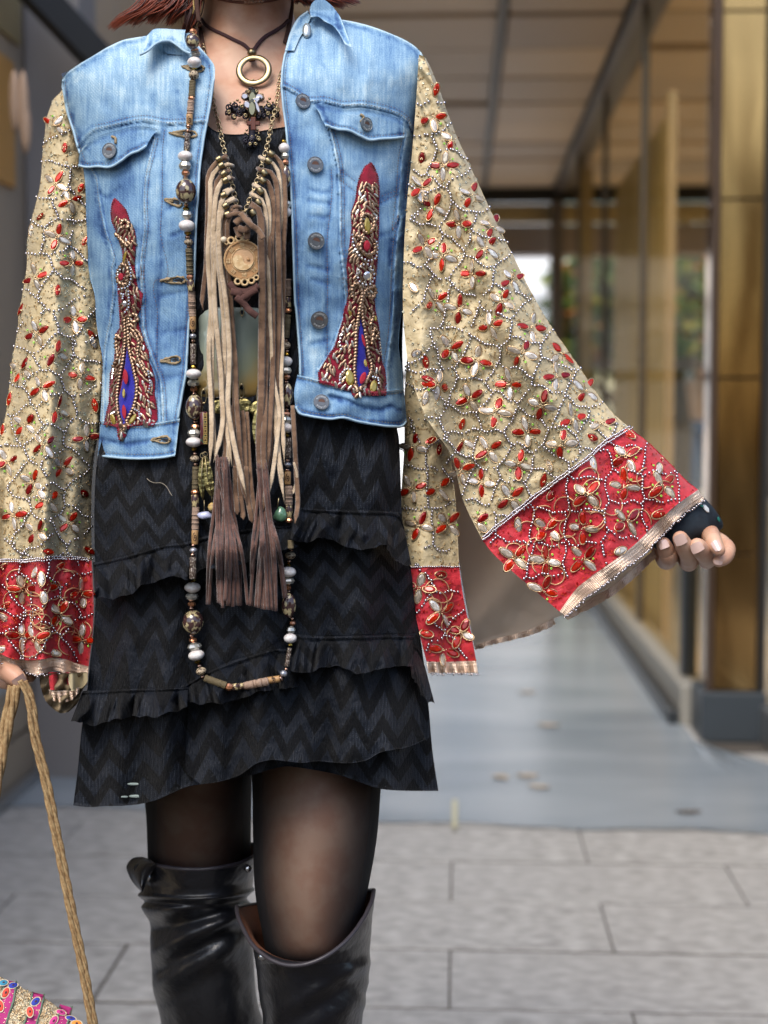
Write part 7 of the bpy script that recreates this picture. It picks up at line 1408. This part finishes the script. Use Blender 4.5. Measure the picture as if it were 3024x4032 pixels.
g = coons(Z3([(372, 622), (357, 640), (352, 800), (350, 1000), (352, 1200), (355, 1325), (365, 1338)]), Z3([(930, 622), (945, 640), (940, 900), (938, 1100), (940, 1325), (932, 1340)]), None, None, 50, 50); u, v, t, s = g
dh = fd(920, 1380, .010); cloth('plate', g, dh + .012 * (2 * s - 1) ** 2 + .003 * np.exp(-np.minimum(np.minimum(s, 1 - s), np.minimum(t, 1 - t)) * 40) + .001 * fbm(u / 90, v / 200, 2), m, hp, .004)
for x, y in ((710, 650), (408, 1330), (706, 1290), (845, 1330)):
    V, Fc = torus(1, .2, 16, 6); q = P(600 + x * .4972, 900 + y * .4972, dh - .003); mm = vframe(q, 90, .0040 if y < 700 else .0055) @ Matrix.Diagonal((1.2, .42, 1, 1)); ob('jump_ring', [mm @ Vector(p_) for p_ in V], Fc, m_brs, hp)
    V, Fc = revolve([(-.0003, .0023), (0, .0023)], 12); mm = vframe(P(600 + x * .4972, 900 + (y + (15 if y < 700 else -35)) * .4972, dh - .0015), 0, 1); ob('drilled_hole', [mm @ Vector(p_) for p_ in V], Fc, M('hole_dark', (0, 0, 0)), hp)
# hammered discs, feather charms, stones hanging from the plate
m_ham = M('hammered_brass', (.30, .25, .10), .3, metal=1, bump=.8, bs=150, bdist=.003)
for x, y, r_, lab in ((724, 1412, 62, 'hammered brass disc hanging under the middle of the horn plate'), (838, 1430, 60, 'hammered brass disc half hidden by the wide brown strip'), (515, 1412, 50, 'small hammered brass disc behind the beige strips')):
    q = P(600 + x * .4972, 900 + y * .4972, dh - .004); mm = vframe(q, random.uniform(0, 90), r_ * .4972 * MPX); V, Fc = revolve([(-.06, .3), (-.06, .97), (0, 1), (.05, .96), (.04, .6), (.05, .3), (.03, .01)], 30); V = [(p_[0] * (1 + .02 * math.sin(5 * math.atan2(p_[1], p_[0]))), p_[1], p_[2] + .04 * math.sin(p_[0] * 4) * math.cos(p_[1] * 5)) for p_ in V]
    o = ob('brass_disc', [mm @ Vector(p_) for p_ in V], Fc, m_ham); tag(o, lab, 'pendant', 'hammered discs under the horn plate')
def feather(zf, a, b, w, lab, dd=.020):
    (x0, y0), (x1, y1) = [q[:2] for q in zf([a, b])]; V = []; n = 16; m_ = 7; L_ = math.dist((x0, y0), (x1, y1)); nx, ny = -(y1 - y0) / L_, (x1 - x0) / L_; d0 = fd((x0 + x1) / 2, (y0 + y1) / 2, dd)
    for i in range(n + 1):
        t = i / n; ww = w * math.sin(math.pi * min(1, t * .97 + .03)) ** .6 * (1 + .03 * (-1) ** i); bend = 6 * math.sin(math.pi * t)
        for j in range(m_): s_ = j / (m_ - 1) * 2 - 1; V.append(tuple(P(x0 + (x1 - x0) * t + nx * (s_ * ww + bend), y0 + (y1 - y0) * t + ny * (s_ * ww + bend), d0 + .0010 * abs(s_) + .00012 * (-1) ** i)))
    t_ = thing('feather_charm', P(x0, y0, d0), lab, 'charm', 'feather charms under the horn plate'); o = ob('vane', V, gridfaces(n + 1, m_), m_ham, t_, False); V, Fc = tube([tuple(P(x0, y0, d0 - .001)), tuple(P((x0 + x1) / 2 + nx * 6, (y0 + y1) / 2 + ny * 6, d0 - .0012)), tuple(P(x1, y1, d0 - .001))], .0005, 5); ob('shaft', V, Fc, m_brs, t_)
    V, Fc = torus(.0022, .0004, 12, 5); mm = vframe(P(x0, y0 - 6, d0), 90, 1); ob('ring', [mm @ Vector(p_) for p_ in V], Fc, m_brs, t_)
feather(Z3, (418, 1800), (478, 2130), 24 * .9, 'wide brass feather charm beside the bead strand'); feather(Z3, (398, 1810), (402, 2150), 12, 'narrow edge-on brass feather charm beside the bead strand'); feather(Z3, (845, 1400), (830, 1730), 17, 'brass feather charm hanging behind the wide brown strip', .024)
def charm(name, V, Fc, mat, lab, sm=True, loc=None): o = ob(name, V, Fc, mat, None, sm); tag(o, lab, 'charm'); return o
q = P(600 + 480 * .4294, 1900 + 300 * .4294, fd(806, 2028, .014)); V2, F2 = ico(2); V2 = V2 * (.0072, .0028, .0037); V2 = V2 + .0005 * np.sin(V2 * 700)[:, [1, 2, 0]]; charm('lavender_stone', V2 + np.array(q), F2, M('lavender', (.40, .42, .58), .2, coat=.8), 'pale lavender stone chip hanging beside the left tassel')
q = P(600 + 1165 * .4294, 1900 + 285 * .4294, fd(1100, 2022, .012)); bm = bmesh.new()
for p_ in ((-.011, 0, -.010), (.011, 0, -.012), (.013, 0, .002), (.001, 0, .014), (-.006, 0, .006), (-.009, -.006, -.008), (.009, -.007, -.009), (.010, -.006, .002), (.001, -.006, .010), (0, .005, 0)): bm.verts.new(tuple(k_ * .5 for k_ in p_))
bmesh.ops.convex_hull(bm, input=bm.verts); bmesh.ops.subdivide_edges(bm, edges=bm.edges[:], cuts=2, use_grid_fill=True, smooth=.6); bm.verts.index_update(); V = [tuple(v_.co + q) for v_ in bm.verts]; Fc = [[v_.index for v_ in f.verts] for f in bm.faces]; bm.free()
charm('green_stone', V, Fc, M('green_quartz', (.10, .21, .12), .15, coat=1), 'green tumbled stone chip hanging beside the right tassel')
q = P(600 + 550 * .4294, 1900 + 225 * .4294, fd(836, 1997, .016)); rp = [( (k / 8 * 2 - 1) * .0042, .0042 * math.sqrt(max(.1, 1 - (k / 8 * 2 - 1) ** 2)) * (1 + .05 * (-1) ** k)) for k in range(9)]; V, Fc = revolve([(a, b) for a, b in rp], 16); charm('striped_bead', [(x + q[0], y + q[1], z + q[2]) for x, y, z in V], Fc, M('striped', (.34, .20, .06), .4, var=(.60, .42, .16), vs=4, stretch=(1, 1, 80), vlo=.48, vhi=.52), 'round brown and gold striped bead beside the left tassel')
for a, b in (((476, 160), (476, 265)), ((545, 100), (548, 185)), ((1160, 140), (1145, 235))):
    p0 = Z8([a])[0]; p1 = Z8([b])[0]; V, Fc = tube([tuple(P(p0[0], p0[1], fd(p0[0], p0[1], .014))), tuple(P(p1[0], p1[1], fd(p1[0], p1[1], .014)))], .0006, 5); o = ob('wire_hook', V, Fc, m_brs); tag(o, {476: 'thin wire hook holding the lavender stone', 545: 'thin wire hook holding the striped bead', 1160: 'thin wire hook holding the green stone'}[a[0]], 'hook')
# patterned crimson charm with gold script-like fretwork beside the strand
q = P(600 + 408 * .4972, 900 + 1580 * .4972, fd(803, 1685, .014)); cyl = thing('fretwork_charm', q, 'slim crimson and gold fretwork cylinder charm between the strand and the fringe', 'charm')
V, Fc = revolve([(-.015, .0028), (-.0145, .0036), (.0145, .0036), (.015, .0028)], 14); ob('cylinder', [(x + q[0], y + q[1], z + q[2]) for x, y, z in V], Fc, M('crimson_enamel', (.09, .02, .025), .35, var=(.04, .16, .10), vs=190, vlo=.6, vhi=.63), cyl)
fw = [box(.0005, -.0042, z, .0036, -.0034, z + .0006) for z in np.arange(-.0145, .0145, .0021)] + [box(x, -.0044, -.0145, x + .0005, -.0035, .0145) for x in (.0004, .0032)] + [box(.0017, -.0043, z, .0022, -.0034, z + .0016) for z in np.arange(-.014, .014, .0042)]
V, Fc = join(fw); ob('gold_fretwork', [(x + q[0], y + q[1], z + q[2]) for x, y, z in V], Fc, M('gold_fret', (.60, .42, .16), .3, metal=1), cyl, False)
# two dark cords round the neck carrying the necklaces
for zf, pts, lab in ((Z2, [(120, -40), (128, 60), (145, 180), (162, 290), (172, 370)], 'dark brown suede neck cord on the picture left of the throat'), (Z2, [(748, -40), (742, 80), (728, 170), (700, 280)], 'dark brown suede neck cord on the picture right of the throat')):
    p = smoothpath([q_[:2] for q_ in zf(pts)], 20); W3 = [near(a, b, .005, [body_b]) or P(a, b, 1.45) for a, b in p]; V, Fc = tube([tuple(w_) for w_ in W3], 8.5 * MPX, 8, True, (1, .4)); o = ob('neck_cord', V, Fc, M('dark_cord', (.075, .035, .025), .9, bump=.5, bs=700)); tag(o, lab, 'cord')

# ================================================================ BAG AND ROPE HANDLES
bag = thing('handbag', P(60, 4100, 1.42), 'bright embroidered bag with gold braid and coloured oval motifs in the lower left corner', 'bag')
m_glit = M('glitter_cloth', (.52, .36, .20), .35, metal=.5, bump=1., bs=420, var=(.66, .56, .38), vs=300, bdist=.003, vlo=.45, vhi=.5)
tp = [(-420, 3700), (-200, 3745), (-60, 3800)] + B3([(20, 1860), (110, 1900), (200, 1950), (300, 1990), (370, 2030), (440, 2080), (520, 2140), (600, 2190), (680, 2260)]) + [(400, 4300)]
bt_ = [(-500, 5200), (-200, 5250), (100, 5200), (330, 5000), (420, 4700)]
g = coons([(-420, 3700), (-520, 4400), (-500, 5200)], [(400, 4300), (430, 4500), (420, 4700)], tp, bt_, 60, 90); u, v, t, s = g
D = 1.40 - .05 * np.sin(math.pi * np.clip(t, 0, 1)) ** .5 * np.sin(math.pi * np.clip(s, 0, 1)) ** .5 + .003 * fbm(u / 30, v / 30, 4)
bg_, bg_b = cloth('bag_body', g, D, m_glit, bag, .003, Dback=1.50 + 0 * D)
def band(pts, w, mat, lift, name='braid'):
    q = smoothpath([p_[:2] for p_ in pts], 40); T = np.gradient(q, axis=0); T /= np.linalg.norm(T, axis=1)[:, None]; N_ = np.stack([-T[:, 1], T[:, 0]], -1); V = []
    k0 = 0
    for a, n_ in zip(q, N_):
        for s_ in (-1, -.4, .4, 1):
            h = hit([bg_b], a[0] + n_[0] * w * s_, a[1] + n_[1] * w * s_)
            V.append(tuple(h[0] + h[1] * lift * (1 - .6 * (abs(s_) == 1)) if h else P(a[0] + n_[0] * w * s_, a[1] + n_[1] * w * s_, 1.395)))
    V2 = np.array(V); ob(name, V2, gridfaces(40, 4), mat, bag)
    pp = V2.reshape(40, 4, 3)
MG, GR, BL, RD, OR, TL, PK = M('magenta_braid', (.42, .03, .17), .8), M('green_cord', (.12, .17, .12), .8), M('blue_motif', (.03, .05, .36), .7), M('red_motif', (.70, .07, .04), .7), M('orange_motif', (.80, .27, .04), .7), M('teal_thread', (.05, .28, .42), .7), M('pink_motif', (.60, .05, .25), .7)
m_cw = M('cream_cord', (.70, .58, .40), .6, bump=.6, bs=900)
for x, sl in ((-250, 0), (0, 1), (215, 1), (430, 1)):
    a = B3([(x + 110, 1900 + (x + 110) * .45 - 40), (x + 50, 2050 + x * .3), (x - 10, 2250 + x * .2), (x - 60, 2500)]) 
    top = B3([(x + 80, 1880 + max(0, x) * .45)])[0]; a = [top] + a[1:]
    band(a, 26, MG, .0012); band(offs(a, -24, 0), 4, GR, .0022, 'edging_cord'); band(offs(a, 24, 0), 4, GR, .0022, 'edging_cord')
for (x, y, c, c2, a) in ((40, 1975, RD, PK, -60), (95, 1925, BL, TL, -20), (5, 2075, RD, RD, 80), (270, 2045, BL, BL, -40), (228, 2125, RD, PK, 85), (462, 2132, PK, RD, 10), (408, 2190, PK, RD, -50), (540, 2180, BL, TL, 10), (585, 2215, OR, OR, 0), (20, 1905, TL, BL, -20)):
    mm = frame([bg_b], x * .5118, 2900 + y * .5118, a, .002, 20 * MPX, 12 * MPX, 3 * MPX)
    if mm is None: continue
    V2, F2 = ico(2); ob('oval_motif', [mm @ Vector(p_) for p_ in V2], F2, c, bag); ob('motif_centre', [mm @ Vector((p_[0] * .4, p_[1] * .45, p_[2] * 1.4)) for p_ in V2], F2, M('motif_dark', (.06, .02, .03), .7), bag); V2, F2 = torus(1.08, .13, 20, 6); ob('motif_cord', [mm @ Vector((p_[0], p_[1], p_[2] * 3)) for p_ in V2], F2, m_cw, bag)
gl_ = []
for k in range(900):
    mm = frame([bg_b], random.uniform(-40, 400), random.uniform(3830, 4120), random.uniform(0, 180), .0008, random.uniform(3, 7) * MPX, 2 * MPX, 2 * MPX)
    if mm: gl_.append(mm)
scatter('sparkle_thread', sV, sF, gl_, M('sparkle', (.80, .62, .38), .22, metal=.9), bag)
m_rope = M('jute_rope', (.28, .165, .07), .8, var=(.40, .27, .13), vs=240, bump=.6, bs=500)
def rope(pts, r, name, tw=2):
    p = smoothpath(pts, 220); W3 = PA(p[:, 0], p[:, 1], p[:, 2]); T = np.gradient(W3, axis=0); T /= np.linalg.norm(T, axis=1)[:, None]; X = np.cross(T, (0, -1, 0)); X /= np.linalg.norm(X, axis=1)[:, None]; Y = np.cross(X, T); L_ = np.r_[0, np.cumsum(np.linalg.norm(np.diff(W3, axis=0), axis=1))]; out = []
    for k in range(3):
        a = L_ / (r * 3.4) + k * 2 * math.pi / 3; out.append(tube(W3 + X * (np.cos(a) * r * .5)[:, None] + Y * (np.sin(a) * r * .5)[:, None], r * .62, 6))
    ob(name, *join(out), m_rope, bag)
ra = Z7([(160, 1250), (200, 1340)]) + B3([(268, 0), (340, 300), (430, 750), (548, 1350), (640, 1800), (712, 2212), (730, 2320)])
rope([(q_[0], q_[1], 1.40 + k * .0) for k, q_ in enumerate(offs(ra, -7, 0))], .0028, 'rope_handle'); rope([(q_[0], q_[1], 1.402) for k, q_ in enumerate(offs(ra, 11, 3))], .0027, 'rope_handle')
rope([(70, 2700, 1.41), (48, 2800, 1.41), (20, 2930, 1.41), (-8, 3080, 1.41), (-90, 3700, 1.41)], .0042, 'rope_handle'); rope([(48, 2700, 1.42), (18, 2850, 1.42), (-8, 3000, 1.42), (-110, 3700, 1.42)], .004, 'rope_handle')
print('objects', len(bpy.data.objects))
